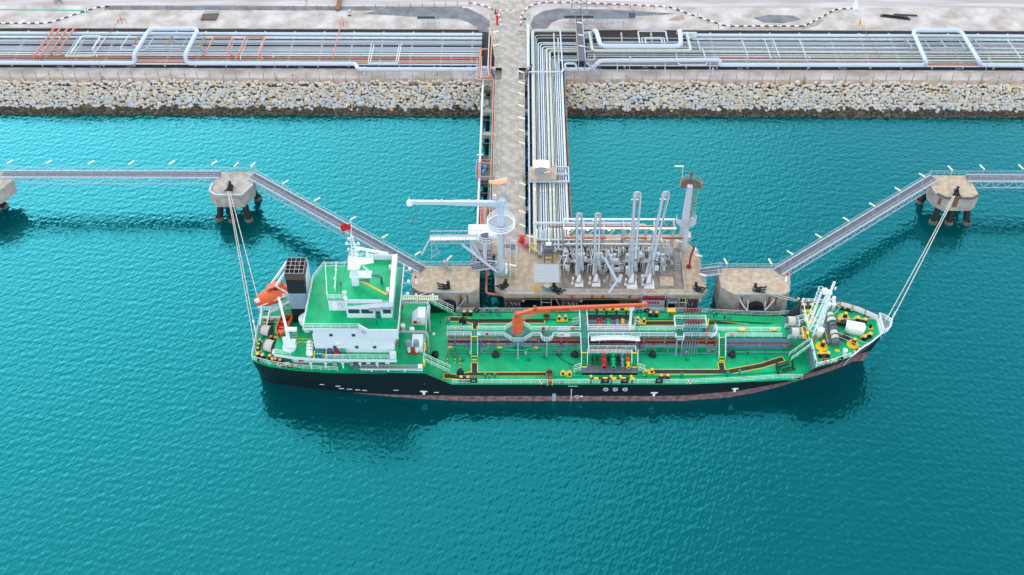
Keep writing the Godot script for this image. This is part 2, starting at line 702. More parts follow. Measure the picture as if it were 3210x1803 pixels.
func deck_outline(x0: float, x1: float, inset: float) -> Array:
	var o = []
	var x = x0
	while x < x1:
		o.append(Vector2(x, zc(x) + half_deck(x) - inset))
		x += 1.5
	o.append(Vector2(x1, zc(x1) + half_deck(x1) - inset))
	var k = o.size()
	for i in range(k - 1, -1, -1):
		var q: Vector2 = o[i]
		o.append(Vector2(q.x, 2.0 * zc(q.x) - q.y))
	return o


func main_outline() -> Array:
	var o = []
	for side in [1, -1]:
		for i in 44:
			var x = lerpf(-15.5, 49.0, i / 43.0) if side > 0 else lerpf(49.0, -15.5, i / 43.0)
			var p = shell(x, 4.3, side)
			o.append(Vector2(x, p.z - side * 0.06))
	return o


func side_line(x0: float, x1: float, side: int, inset: float, h: float, step := 3.0) -> Array:
	var o = []
	var m = maxi(1, roundi((x1 - x0) / step))
	for i in m + 1:
		var x = lerpf(x0, x1, float(i) / m)
		o.append(Vector3(x, h, zc(x) + side * (half_deck(x) - inset)))
	return o


func ship() -> void:
	SH = thing("tanker_ship", "green-decked product tanker with black hull and white deckhouse moored at the jetty", "tanker", Vector3(9, 0, 18.2))
	ship_hull()
	ship_house()
	ship_stern()
	ship_deck()
	ship_bow()


func ship_hull() -> void:
	var xs = [-43.6, -43.3, -42.0, -40.4, -38, -36, -33, -30, -27, -24, -20, -17, -15, -13.5, -12, -10.6, -8, -4, 0, 6, 12, 18, 24, 28, 32, 36, 40, 43, 45, 46.6, 47.5, 48.4, 49.2, 50.5, 51.5, 53, 55, 56.5, 58, 59.5, 60.6, 61.4, 62.2]
	var black = MB.new()
	var boot = MB.new()
	for side in [1, -1]:
		var up = []
		var low = []
		for x in xs:
			var b = boot_line(x)
			var bb = maxf(b, 0.0)
			var t = hull_top(x)
			var r = []
			for k in 9:
				r.append(shell(x, lerpf(bb if b > 0.0 else -0.6, t, k / 8.0), side))
			up.append(r)
			low.append([shell(x, -1.5, side), shell(x, 0.0, side), shell(x, bb * 0.5, side), shell(x, bb + 0.001, side)])
		if side < 0:
			for r in up:
				r.reverse()
			for r in low:
				r.reverse()
		black.sheet(up)
		boot.sheet(low)
	# transom
	var tr = []
	for k in 9:
		var h = lerpf(-1.0, 7.3, k / 8.0)
		tr.append([shell(-43.6, h, -1), shell(-43.6, h, 1)])
	black.sheet(tr)
	var hull = put("hull", black, M.ship_black, SH)
	put("boot_topping", boot, M.boot, hull)
	# fenders bars and marks on the near side
	var w = MB.new()
	for q in [[-32.31,-29.64,-19.9,-15.5,-13.2], [-29.17,-27.81,-26.4,-25.25]]:
		var one: bool = q.size() == 4
		for x in q:
			var h: float = 1.3 if one else 2.1
			w.box(shell(x, h, 1) + Vector3(0, 0, 0.02), Vector3(0.85, 0.13, 0.03))
	put("hull_number_bars", w, M.white, hull)
	for x in [-15.29, 22.93, 36.36]:
		var h: float = 2.2 + maxf(0.0, x - 25.0) * 0.03
		var s = shell(x, h, 1)
		put("tug_mark", MB.new().box(s + Vector3(0, 0, 0.02), Vector3(1.15, 0.3, 0.05)).box(s + Vector3(0, -0.5, 0.02), Vector3(0.4, 0.7, 0.05)), M.white, hull)
	put("side_plate", MB.new().box(shell(6.35, 1.05, 1) + Vector3(0, 0, 0.04), Vector3(0.6, 1.9, 0.06)), M.steel, hull)
	for x in [14.84, 16.42, 18.04]:
		var s = shell(x, 3.1, 1) + Vector3(0, 0, 0.03)
		var mark = put("round_mark", MB.new().ring(s, Vector3.BACK, 0.38, 0.05, 16), M.white, hull)
		letters("mark_text", "NO", s, 0.26, Vector3.RIGHT, Vector3.UP, M.white, mark)
	var dm = MB.new()
	var x0: float = 9.19
	for k in 9:
		var s = shell(x0, 0.2 + k * 0.36, 1)
		dm.box(s + Vector3(0, 0, 0.02), Vector3(0.16, 0.2, 0.04))
	dm.box(shell(x0 + 0.2, 3.95, 1) + Vector3(0, 0, 0.02), Vector3(1.6, 0.08, 0.04))
	dm.ring(shell(x0 + 0.95, 1.2, 1) + Vector3(0, 0, 0.02), Vector3.BACK, 0.32, 0.04, 14)
	dm.box(shell(x0 + 1.7, 1.25, 1) + Vector3(0, 0, 0.02), Vector3(0.5, 0.3, 0.04))
	put("draught_marks", dm, M.white, hull)
	var bm = MB.new()
	for k in 12:
		bm.box(shell(57.2, 0.3 + k * 0.5, 1) + Vector3(-0.1, 0, 0.05), Vector3(0.14, 0.25, 0.08))
	put("bow_draught_marks", bm, M.white, hull)
	# decks
	var md = MB.new().prism(main_outline(), 4.0, 4.3)
	put("main_deck", md, M.ship_green, SH)
	put("poop_deck", MB.new().prism(deck_outline(-43.4, -15.0, 0.05), 6.9, 7.25), M.ship_green, SH)
	var fc = MB.new()
	var o = deck_outline(48.9, 60.9, 0.12)
	var m = o.size() / 2
	for i in m - 1:
		var a: Vector2 = o[i]
		var b: Vector2 = o[i + 1]
		var ha = 7.3 + (a.x - 49.2) * 0.09
		var hb = 7.3 + (b.x - 49.2) * 0.09
		var a2: Vector2 = o[o.size() - 1 - i]
		var b2: Vector2 = o[o.size() - 2 - i]
		fc.quad(Vector3(a.x, ha, a.y), Vector3(b.x, hb, b.y), Vector3(b2.x, hb, b2.y), Vector3(a2.x, ha, a2.y))
	put("forecastle_deck", fc, M.ship_green, SH)
	# break of the forecastle and of the poop
	var f = MB.new().quad(Vector3(48.9, 4.25, zc(49) + 5.4), Vector3(48.9, 4.25, zc(49) - 5.4), Vector3(48.9, 7.3, zc(49) - 7.3), Vector3(48.9, 7.3, zc(49) + 7.3))
	for k in 11:
		f.box(Vector3(48.85, 5.8, zc(49) - 5.25 + k * 1.05), Vector3(0.08, 3.0, 0.06))
	put("forecastle_bulkhead", f, M.ship_blue, SH)
	put("poop_bulkhead", MB.new().box(Vector3(-15.05, 5.7, 18.3), Vector3(0.1, 3.1, 16.0)), M.ship_green, SH)
	for side in [1, -1]:
		var b = MB.new()
		for k in 8:
			var x = 46.7 + k * 0.32
			b.box(Vector3(x, (4.3 + hull_top(x)) / 2, zc(x) + side * (half_deck(x) - 0.12)), Vector3(0.05, hull_top(x) - 4.3, 0.16))
		if side < 0:
			put("bulwark_frames", b, M.ship_blue, SH)
	# low gunwale bar all along
	for side in [1, -1]:
		var e = MB.new()
		for span in [[-43.3, -15.0, 7.32], [-10.6, 46.6, 4.42]]:
			var p = side_line(span[0], span[1], side, 0.02, span[2], 3.0)
			for i in p.size() - 1:
				e.bar(p[i], p[i + 1], 0.1, 0.06)
		put("sheer_strake", e, M.ship_green, SH)
	# bow bulwark: black outside, white inside
	for side in [1, -1]:
		var out = MB.new()
		var inn = MB.new()
		var x_from = 54.8 if side > 0 else 53.2
		var rows = []
		var rows2 = []
		var brace = MB.new()
		for k in 9:
			var x = lerpf(x_from, 60.7, k / 8.0)
			var h = hull_top(x)
			var z = zc(x) + side * half_deck(x)
			var r = minf(k * 0.45, 1.05)
			rows.append([Vector3(x, h - 0.05, z), Vector3(x + 0.05 * r, h + r, z + side * 0.12 * r)])
			rows2.append([Vector3(x - 0.03, h - 0.3, z - side * 0.1), Vector3(x - 0.03 + 0.05 * r, h + r - 0.03, z - side * 0.08 + side * 0.12 * r)])
			if k % 2 == 0 and k > 0:
				brace.bar(Vector3(x - 0.05, h - 0.3, z - side * 0.5), Vector3(x, h + r, z - side * 0.1), 0.1, 0.06)
		for k in 8:
			brace.bar(rows[k][1], rows[k + 1][1], 0.22, 0.07)
		if side < 0:
			for r in rows:
				r.reverse()
		else:
			for r in rows2:
				r.reverse()
		out.sheet(rows)
		inn.sheet(rows2)
		put("bow_bulwark", out, M.ship_black, SH)
		put("bulwark_lining", inn, M.ship_white, SH)
		put("bulwark_cap", brace, M.ship_black if side < 0 else M.ship_white, SH)
	var z0 = zc(60.7)
	put("stem_bulwark", MB.new().span(Vector3(60.55, 8.1, z0 - 1.9), Vector3(60.65, 9.35, z0 + 1.9)), M.ship_white, SH)
	put("bow_platform", MB.new().prism([Vector2(60.7, z0 - 2.1), Vector2(60.7, z0 + 2.1), Vector2(61.7, z0 + 1.2), Vector2(62.5, z0 + 0.2), Vector2(62.5, z0 - 0.6), Vector2(61.8, z0 - 1.4)], 8.85, 9.0), M.ship_grey, SH)
	put("bow_rail", MB.new().rail([Vector3(60.8, 9.0, z0 + 1.95), Vector3(61.7, 9.0, z0 + 1.2), Vector3(62.45, 9.0, z0 + 0.2), Vector3(62.45, 9.0, z0 - 0.6), Vector3(61.8, 9.0, z0 - 1.4), Vector3(60.8, 9.0, z0 - 2.0), Vector3(60.8, 9.0, z0 + 1.95)], 1.1, 4, 0.8, 0.06), M.white, SH)
	put("bow_staff", MB.new().cyl(Vector3(62.4, 9, z0 - 0.3), Vector3(62.6, 12.0, z0 - 0.5), 0.07).ring(Vector3(62.3, 10.2, z0 - 0.3), Vector3.BACK, 0.3, 0.07, 12), M.white, SH)
	# side rails
	for side in [1, -1]:
		put("deck_rail", MB.new().rail(side_line(-10.4, 47.2, side, 0.15, 4.45, 3.2), 1.0, 3, 1.6, 0.04), M.white, SH)
		put("poop_rail", MB.new().rail(side_line(-43.2, -29.0 if side > 0 else -20.0, side, 0.15, 7.3, 2.6), 1.05, 3, 1.3, 0.05), M.white, SH)
	put("stern_rail", MB.new().rail([Vector3(-43.35, 7.3, zc(-43) - 5.2), Vector3(-43.35, 7.3, zc(-43) + 5.2)], 1.05, 3, 1.3, 0.05), M.white, SH)


func wall_window(at: Vector3, w: float, h: float, out: Vector3, right: Vector3, parent: Node3D) -> void:
	var up = Vector3.UP
	var b = Basis(right, up, out)
	var f = MB.new()
	f.box(at + up * (h / 2 + 0.04), Vector3(w + 0.16, 0.08, 0.12), b).box(at - up * (h / 2 + 0.04), Vector3(w + 0.16, 0.08, 0.12), b)
	f.box(at + right * (w / 2 + 0.04), Vector3(0.08, h, 0.12), b).box(at - right * (w / 2 + 0.04), Vector3(0.08, h, 0.12), b)
	put("window_frame", f, M.ship_grey, parent)
	put("window_pane", MB.new().box(at + out * 0.012, Vector3(w, h, 0.03), b), M.glass, parent)


func ship_house() -> void:
	var zn = 24.22  # near wall of the deckhouse
	var zf = 36.4 - zn
	var xa = -32.4
	var xf = -19.75
	# lower house with its overhanging deck
	var lo = put("poop_house", MB.new().span(Vector3(-36.6, 7.2, 12.2), Vector3(xf, 9.62, 24.3)), M.ship_white, SH)
	put("poop_house_door", MB.new().box(Vector3(-35.2, 8.4, 24.33), Vector3(0.8, 1.7, 0.06)), M.red, lo)
	put("notice", MB.new().box(Vector3(-35.9, 8.7, 24.33), Vector3(0.55, 0.45, 0.05)), M.yellow, lo)
	for x in [-33.4, -31.0, -28.2, -25.4, -22.6]:
		put("vent", MB.new().cyl(Vector3(x, 7.25, 25.35), Vector3(x, 8.3, 25.35), 0.16).ball(Vector3(x, 8.4, 25.35), Vector3(0.28, 0.22, 0.28)), M.ship_white, lo)
	for x in [-29.6, -26.8, -24.1, -21.0]:
		put("pipe_box", MB.new().box(Vector3(x, 7.7, 24.7), Vector3(0.7, 0.9, 0.5)), [M.ship_white, M.red, M.steel][int(absf(x)) % 3], lo)
	var d2 = put("upper_deck", MB.new().prism([Vector2(-39.3, 24.65), Vector2(-35.7, 25.3), Vector2(-30.5, 25.65), Vector2(-19.3, 25.75), Vector2(-19.3, 11.2), Vector2(-39.3, 11.2)], 9.62, 9.8), M.ship_green, SH)
	var fascia = MB.new()
	var ed = [Vector3(-39.35, 9.55, 24.68), Vector3(-35.7, 9.55, 25.34), Vector3(-30.5, 9.55, 25.69), Vector3(-19.25, 9.55, 25.79)]
	for i in 3:
		fascia.bar(ed[i], ed[i + 1], 0.1, 0.55)
	put("deck_fascia", fascia, M.ship_white, d2)
	put("upper_deck_rail", MB.new().rail([Vector3(-39.2, 9.8, 24.5), Vector3(-36.5, 9.8, 25.0)], 1.0, 3, 1.2, 0.05).rail([Vector3(-32.4, 9.8, 25.4), Vector3(-30.5, 9.8, 25.55), Vector3(-20.6, 9.8, 25.65)], 1.0, 3, 1.3, 0.05), M.white, d2)
	put("deck_box", MB.new().box(Vector3(-19.9, 10.3, 25.2), Vector3(1.0, 1.0, 0.8)), M.ship_white, d2)
	# main deckhouse block
	var house = put("deck_house", MB.new().span(Vector3(xa, 9.78, zf), Vector3(xf, 15.45, zn)), M.ship_white, SH)
	for xh in [[-29.6, 14.0], [-26.0, 14.0], [-29.3, 11.1], [-25.75, 11.1], [-22.85, 11.1]]:
		wall_window(Vector3(xh[0], xh[1], zn), 0.44, 0.5, Vector3.BACK, Vector3.RIGHT, house)
	for x in [-22.0, -24.0]:
		wall_window(Vector3(xf, 14.0, 18.2 + (x + 23.0) * 3.0), 0.5, 0.5, Vector3.RIGHT, Vector3.FORWARD, house)
	var lampbar = MB.new().box(Vector3(-28.6, 12.0, zn + 0.1), Vector3(1.1, 0.1, 0.16))
	put("wall_light", lampbar, M.tube_cream, house)
	put("wall_vent", MB.new().box(Vector3(-22.6, 12.1, zn + 0.08), Vector3(0.9, 0.2, 0.16)).box(Vector3(-31.6, 11.1, zn + 0.05), Vector3(0.4, 0.35, 0.1)), M.ship_white, house)
	# bridge deck
	var d3 = put("bridge_deck", MB.new().prism([Vector2(-33.9, zn + 0.06), Vector2(-25.0, zn + 0.06), Vector2(-23.4, zn + 0.9), Vector2(-18.75, zn + 0.9), Vector2(-18.7, 10.6), Vector2(-32.0, 10.0), Vector2(-33.6, 13.4)], 15.45, 15.6), M.ship_green, SH)
	var fa = MB.new()
	fa.bar(Vector3(-33.9, 15.45, zn + 0.1), Vector3(-25.0, 15.45, zn + 0.1), 0.08, 0.36).bar(Vector3(-33.92, 15.45, zn + 0.1), Vector3(-33.62, 15.45, 13.4), 0.08, 0.36)
	put("bridge_deck_fascia", fa, M.ship_white, d3)
	put("bridge_deck_rail", MB.new().rail([Vector3(-32.0, 15.6, 10.1), Vector3(-33.55, 15.6, 13.4), Vector3(-33.8, 15.6, zn), Vector3(-25.0, 15.6, zn)], 1.05, 3, 1.4, 0.055), M.white, d3)
	var bw = MB.new()
	var wing = [Vector3(-25.0, 0, zn + 0.1), Vector3(-23.4, 0, zn + 0.95), Vector3(-18.72, 0, zn + 0.95)]
	bw.quad(Vector3(-25.0, 15.2, zn + 0.1), Vector3(-23.4, 15.0, zn + 0.95), Vector3(-23.4, 16.3, zn + 0.95), Vector3(-25.0, 16.7, zn + 0.1))
	bw.quad(Vector3(-23.4, 16.3, zn + 0.9), Vector3(-23.4, 15.0, zn + 0.9), Vector3(-25.0, 15.2, zn + 0.05), Vector3(-25.0, 16.7, zn + 0.05))
	bw.span(Vector3(-23.4, 14.2, zn + 0.92), Vector3(-18.7, 16.3, zn + 1.0))
	bw.bar(Vector3(-25.0, 16.75, zn + 0.1), Vector3(-23.4, 16.35, zn + 0.95), 0.2, 0.07).bar(Vector3(-23.4, 16.35, zn + 0.95), Vector3(-18.7, 16.35, zn + 0.95), 0.2, 0.07)
	bw.quad(Vector3(-25.0, 15.2, zn + 0.08), Vector3(-25.0, 13.6, zn + 0.03), Vector3(-23.4, 14.2, zn + 0.95), Vector3(-23.4, 15.2, zn + 0.95))
	bw.span(Vector3(-18.72, 15.3, 21.6), Vector3(-18.64, 16.5, zn + 0.95))
	put("wing_bulwark", bw, M.ship_white, d3)
	var plate = put("name_plate", MB.new().box(Vector3(-24.3, 15.55, zn + 0.62), Vector3(0.85, 0.9, 0.08), Basis(Vector3.UP, -0.48)), M.ship_white, d3)
	for k in 4:
		put("name_line", MB.new().box(Vector3(-24.28, 15.85 - k * 0.2, zn + 0.68), Vector3(0.6, 0.06, 0.05), Basis(Vector3.UP, -0.48)), M.dark_red if k == 2 else M.drum_grey, plate)
	put("bridge_front_rail", MB.new().rail([Vector3(-18.68, 15.6, zn - 2.5), Vector3(-18.68, 15.6, 10.7)], 1.1, 3, 1.3, 0.055), M.white, d3)
	put("bridge_front_walk", MB.new().span(Vector3(-19.6, 15.602, 10.8), Vector3(-18.75, 15.61, zn - 1.9)), M.ship_teal, d3)
	put("compass_stand", MB.new().cyl(Vector3(-22.2, 15.6, 23.3), Vector3(-22.2, 16.6, 23.3), 0.12).ball(Vector3(-22.2, 16.75, 23.3), Vector3(0.28, 0.2, 0.28)), M.ship_teal, d3)
	for z in [12.1, 15.0, 17.8]:
		put("flood_light", MB.new().bar(Vector3(-18.7, 16.4, z), Vector3(-17.6, 16.6, z), 0.09, 0.09).box(Vector3(-17.6, 16.8, z), Vector3(0.45, 0.5, 0.45)), M.ship_white, d3)
	# wheelhouse: the aft room and the forward bridge
	var zw = 21.93
	var za = 20.38
	var wh = put("wheel_house", MB.new().span(Vector3(-27.05, 15.6, 14.2), Vector3(-19.85, 18.35, zw)), M.ship_white, SH)
	var ar = put("chart_room", MB.new().span(Vector3(-30.1, 15.6, 14.4), Vector3(-27.0, 18.32, za)), M.ship_white, wh)
	put("chart_room_door", MB.new().box(Vector3(-29.1, 16.7, za + 0.03), Vector3(0.8, 1.9, 0.05)), M.white, ar)
	put("door_fittings", MB.new().box(Vector3(-28.4, 17.2, za + 0.04), Vector3(0.2, 0.2, 0.1)).box(Vector3(-28.0, 17.2, za + 0.04), Vector3(0.12, 0.2, 0.1)).box(Vector3(-27.9, 16.6, za + 0.04), Vector3(0.2, 0.12, 0.1)), M.steel, ar)
	wall_window(Vector3(-25.85, 17.15, zw), 1.7, 0.85, Vector3.BACK, Vector3.RIGHT, wh)
	wall_window(Vector3(-23.75, 17.15, zw), 1.75, 0.85, Vector3.BACK, Vector3.RIGHT, wh)
	wall_window(Vector3(-20.6, 17.15, zw), 1.2, 0.85, Vector3.BACK, Vector3.RIGHT, wh)
	put("bridge_door", MB.new().box(Vector3(-22.05, 16.6, zw + 0.03), Vector3(0.85, 1.9, 0.07)), M.ship_teal, wh)
	put("door_window", MB.new().box(Vector3(-22.05, 17.05, zw + 0.07), Vector3(0.5, 0.6, 0.04)), M.glass, wh)
	put("rain_hood", MB.new().box(Vector3(-22.4, 17.9, zw + 0.3), Vector3(1.9, 0.12, 0.7)), M.steel, wh)
	put("wall_lamps", MB.new().ball(Vector3(-21.0, 18.0, zw + 0.15), Vector3(0.18, 0.18, 0.18)).ball(Vector3(-20.5, 18.0, zw + 0.15), Vector3(0.18, 0.18, 0.18)).box(Vector3(-19.98, 18.0, zw + 0.1), Vector3(0.4, 0.3, 0.2)).box(Vector3(-21.4, 18.0, zw + 0.1), Vector3(0.25, 0.3, 0.2)), M.steel, wh)
	for k in 6:
		wall_window(Vector3(-19.85, 17.2, 15.2 + k * 1.15), 0.9, 0.85, Vector3.RIGHT, Vector3.FORWARD, wh)
	# compass deck on top with its bulwarks
	var top = put("compass_deck", MB.new().prism([Vector2(-31.3, 13.2), Vector2(-30.1, zw - 1.2), Vector2(-27.0, zw - 1.2), Vector2(-27.0, zw - 0.05), Vector2(-19.7, zw - 0.05), Vector2(-19.7, 11.9), Vector2(-24.5, 11.6), Vector2(-27.5, 13.2)], 18.36, 18.5), M.ship_green, SH)
	put("front_bulwark", MB.new().prism([Vector2(-20.35, 11.8), Vector2(-19.55, 11.2), Vector2(-19.5, zw + 0.15), Vector2(-20.1, zw + 0.1)], 18.5, 19.55), M.ship_white, top)
	var sb = MB.new()
	sb.span(Vector3(-26.9, 19.0, zw - 0.1), Vector3(-21.2, 19.75, zw))
	sb.quad(Vector3(-27.0, 18.3, zw + 0.05), Vector3(-19.6, 18.3, zw + 0.12), Vector3(-19.6, 19.5, zw + 0.12), Vector3(-23.6, 18.7, zw + 0.06))
	put("side_bulwark", sb, M.ship_white, top)
	put("far_bulwark", MB.new().span(Vector3(-24.6, 18.5, 11.5), Vector3(-19.7, 19.6, 11.62)), M.ship_white, top)
	put("compass_deck_rail", MB.new().rail([Vector3(-27.0, 18.5, 13.25), Vector3(-31.2, 18.5, 13.25), Vector3(-30.05, 18.5, zw - 1.3), Vector3(-27.0, 18.5, zw - 1.3)], 1.0, 3, 1.2, 0.055).rail([Vector3(-29.4, 18.5, 13.3), Vector3(-29.0, 18.5, 19.0)], 1.0, 3, 1.2, 0.055).rail([Vector3(-27.0, 18.5, zw - 0.1), Vector3(-20.3, 18.5, zw - 0.1)], 0.9, 2, 1.3, 0.045), M.white, top)
	for q in [[-29.2, 15.0], [-29.15, 17.0]]:
		put("search_light", MB.new().cyl(Vector3(q[0], 18.5, q[1]), Vector3(q[0], 19.3, q[1]), 0.08).ball(Vector3(q[0], 19.5, q[1]), Vector3(0.25, 0.25, 0.25)), M.ship_white, top)
	put("dome", MB.new().cyl(Vector3(-26.9, 18.4, zw + 0.1), Vector3(-26.9, 19.9, zw + 0.1), 0.1).ball(Vector3(-26.9, 20.2, zw + 0.1), Vector3(0.34, 0.36, 0.34)), M.white, top)
	put("lamp_box", MB.new().cyl(Vector3(-27.3, 18.5, 20.2), Vector3(-27.3, 19.6, 20.2), 0.06).box(Vector3(-27.3, 19.7, 20.2), Vector3(0.6, 0.35, 0.35)), M.white, top)
	put("signal_bell", MB.new().cyl(Vector3(-28.3, 18.5, 17.5), Vector3(-28.3, 19.0, 17.5), 0.1).ball(Vector3(-28.3, 19.1, 17.5), Vector3(0.2, 0.2, 0.2)), M.rusty, top)
	put("vent_post", MB.new().cyl(Vector3(-21.7, 18.5, 17.1), Vector3(-21.7, 20.0, 17.1), 0.2, 10).ball(Vector3(-21.7, 20.05, 17.1), Vector3(0.24, 0.2, 0.24)), M.ship_teal, top)
	put("boom_rest", MB.new().bar(Vector3(-25.2, 19.4, 17.2), Vector3(-20.6, 19.2, 20.2), 0.22, 0.16), M.yellow, top)
	put("box_lockers", MB.new().box(Vector3(-20.5, 19.0, 14.0), Vector3(0.4, 0.9, 0.5)).box(Vector3(-20.5, 19.1, 19.3), Vector3(0.4, 1.1, 0.5)), M.white, top)
	# radar mast
	var xm = -25.75
	var zm = 17.3
	var mast = put("radar_mast", MB.new().span(Vector3(xm - 0.65, 18.5, zm - 0.5), Vector3(xm + 0.45, 22.4, zm + 0.4)), M.ship_white, SH)
	mast.mesh.surface_set_material(0, M.ship_white)
	put("mast_platform", MB.new().prism([Vector2(xm - 1.1, zm - 2.4), Vector2(xm + 2.8, zm - 2.0), Vector2(xm + 3.0, zm - 1.1), Vector2(xm + 1.0, zm - 0.6), Vector2(xm + 0.8, zm + 0.5), Vector2(xm - 1.0, zm + 0.5)], 22.3, 22.5).prism([Vector2(xm - 0.9, zm - 1.0), Vector2(xm + 2.6, zm - 1.0), Vector2(xm + 2.6, zm + 0.5), Vector2(xm - 0.9, zm + 0.5)], 20.5, 20.65), M.white, mast)
	put("mast_rail", MB.new().rail([Vector3(xm + 2.9, 22.5, zm - 1.1), Vector3(xm + 2.7, 22.5, zm - 2.0), Vector3(xm - 1.0, 22.5, zm - 2.4), Vector3(xm - 1.0, 22.5, zm - 0.6)], 0.9, 3, 1.0, 0.05), M.white, mast)
	put("radar_scanner", MB.new().cyl(Vector3(xm + 2.0, 22.5, zm - 2.0), Vector3(xm + 2.0, 23.8, zm - 2.0), 0.25).bar(Vector3(xm + 0.1, 24.1, zm - 2.7), Vector3(xm + 5.4, 24.1, zm - 1.3), 0.32, 0.42), M.white, mast)
	put("small_scanner", MB.new().cyl(Vector3(xm + 1.9, 20.6, zm - 0.2), Vector3(xm + 1.9, 21.5, zm - 0.2), 0.16).bar(Vector3(xm + 1.2, 21.7, zm - 1.1), Vector3(xm + 2.6, 21.7, zm + 0.7), 0.24, 0.26), M.white, mast)
	put("fog_horn", MB.new().cone(Vector3(xm + 2.6, 21.0, zm + 0.4), Vector3(xm + 3.9, 21.0, zm + 0.5), 0.12, 0.35, 10).cone(Vector3(xm + 0.6, 20.0, zm + 0.5), Vector3(xm + 2.2, 20.0, zm + 0.6), 0.1, 0.3, 10), M.drum_grey, mast)
	var lat = MB.new()
	for e in [[-0.45, -0.45], [0.45, -0.45], [-0.45, 0.45], [0.45, 0.45]]:
		lat.bar(Vector3(xm + e[0], 22.5, zm - 1.2 + e[1]), Vector3(xm + e[0] * 0.3, 28.0, zm - 1.2 + e[1] * 0.3), 0.13, 0.13)
	for k in 7:
		var y = 23.2 + k * 0.75
		var s = lerpf(0.45, 0.15, k / 7.0)
		lat.bar(Vector3(xm - s, y, zm - 1.2), Vector3(xm + s, y + 0.4, zm - 1.2), 0.08, 0.08).bar(Vector3(xm, y, zm - 1.2 - s), Vector3(xm, y + 0.4, zm - 1.2 + s), 0.08, 0.08)
	lat.cyl(Vector3(xm, 28, zm - 1.2), Vector3(xm + 0.15, 31.0, zm - 1.4), 0.06)
	lat.bar(Vector3(xm - 1.0, 26.3, zm - 1.2), Vector3(xm + 1.0, 26.3, zm - 1.2), 0.09, 0.09).bar(Vector3(xm - 0.8, 25.0, zm - 1.2), Vector3(xm + 0.9, 25.0, zm - 1.2), 0.09, 0.09)
	put("signal_mast", lat, M.white, mast)
	var lampset = MB.new()
	for q in [[-0.9, 26.6], [0.95, 26.6], [-0.75, 25.3], [0.8, 25.2], [-0.5, 27.6], [0.5, 24.2]]:
		lampset.cyl(Vector3(xm + q[0], q[1] - 0.25, zm - 1.1), Vector3(xm + q[0], q[1] + 0.2, zm - 1.1), 0.17)
	put("signal_lamps", lampset, M.white, mast)
	put("stay_wires", MB.new().cyl(Vector3(xm, 27.4, zm - 1.2), Vector3(-29.6, 18.6, 14.4), 0.03, 4).cyl(Vector3(xm, 27.4, zm - 1.2), Vector3(-28.2, 18.6, 19.3), 0.03, 4), M.drum_grey, mast)
	# the flag at its yard
	var fl = MB.new()
	var rows = []
	for i in 5:
		var r = []
		for j in 7:
			r.append(Vector3(xm + 0.1 - j * 0.27, 30.6 - i * 0.34 - 0.12 * j * 0.4, zm - 1.4 + 0.16 * sin(j * 1.3 + i * 0.5)))
		rows.append(r)
	fl.sheet(rows)
	var flag = put("ensign_flag", fl, M.red)
	tag(flag, "small red flag flying from the mast above the white wheelhouse", "flag")
	# deckhouse front pipes and the forward poop deck things
	var rf = MB.new()
	for z in [13.2, 14.2, 20.5, 22.6]:
		rf.cyl(Vector3(xf + 0.25, 7.3, z), Vector3(xf + 0.25, 10.5, z), 0.12)
	for z in [12.8, 15.5, 18.0]:
		rf.box(Vector3(xf + 0.3, 8.6, z), Vector3(0.4, 1.3, 0.5))
	put("fire_lines", rf, M.dark_red, house)
	var hut = MB.new()
	hut.prism([Vector2(-17.6, 13.5), Vector2(-15.3, 13.5), Vector2(-15.3, 15.9), Vector2(-17.6, 15.9)], 7.25, 7.9)
	hut.quad(Vector3(-17.6, 7.9, 15.9), Vector3(-15.3, 7.9, 15.9), Vector3(-15.3, 9.2, 15.9), Vector3(-16.5, 9.2, 15.9))
	hut.quad(Vector3(-15.3, 7.9, 13.5), Vector3(-17.6, 7.9, 13.5), Vector3(-16.5, 9.2, 13.5), Vector3(-15.3, 9.2, 13.5))
	hut.quad(Vector3(-15.3, 7.9, 15.9), Vector3(-15.3, 7.9, 13.5), Vector3(-15.3, 9.2, 13.5), Vector3(-15.3, 9.2, 15.9))
	hut.quad(Vector3(-17.6, 7.9, 13.5), Vector3(-17.6, 7.9, 15.9), Vector3(-16.5, 9.2, 15.9), Vector3(-16.5, 9.2, 13.5))
	hut.quad(Vector3(-16.5, 9.2, 15.9), Vector3(-15.3, 9.2, 15.9), Vector3(-15.3, 9.2, 13.5), Vector3(-16.5, 9.2, 13.5))
	var h1 = put("stair_hood", hut, M.ship_white, SH)
	put("fire_box", MB.new().box(Vector3(-17.0, 8.0, 15.95), Vector3(0.55, 0.55, 0.15)), M.red, h1)
	put("hood_door", MB.new().box(Vector3(-15.75, 8.3, 15.94), Vector3(0.6, 1.5, 0.08)), M.white, h1)
	put("hose_reel", MB.new().cyl(Vector3(-16.3, 7.3, 16.15), Vector3(-16.3, 8.3, 16.15), 0.08), M.yellow, h1)
	var hut2 = put("vent_house", MB.new().span(Vector3(-17.2, 7.25, 19.4), Vector3(-15.4, 8.9, 22.0)), M.ship_white, SH)
	for x in [-17.6, -16.35]:
		put("vent_trunk", MB.new().cyl(Vector3(x, 7.25, 22.2), Vector3(x, 9.4, 22.2), 0.3, 12), M.ship_white, hut2)
		put("vent_cowl", MB.new().cone(Vector3(x, 9.3, 22.2), Vector3(x, 10.3, 22.2), 0.5, 0.46, 12), M.ship_grey, hut2)
		put("vent_foot", MB.new().cyl(Vector3(x, 7.25, 22.2), Vector3(x, 7.75, 22.2), 0.34, 12), M.red, hut2)
	put("hydrant_box", MB.new().box(Vector3(-17.0, 8.1, 22.3), Vector3(0.5, 1.3, 0.3)), M.red, hut2)
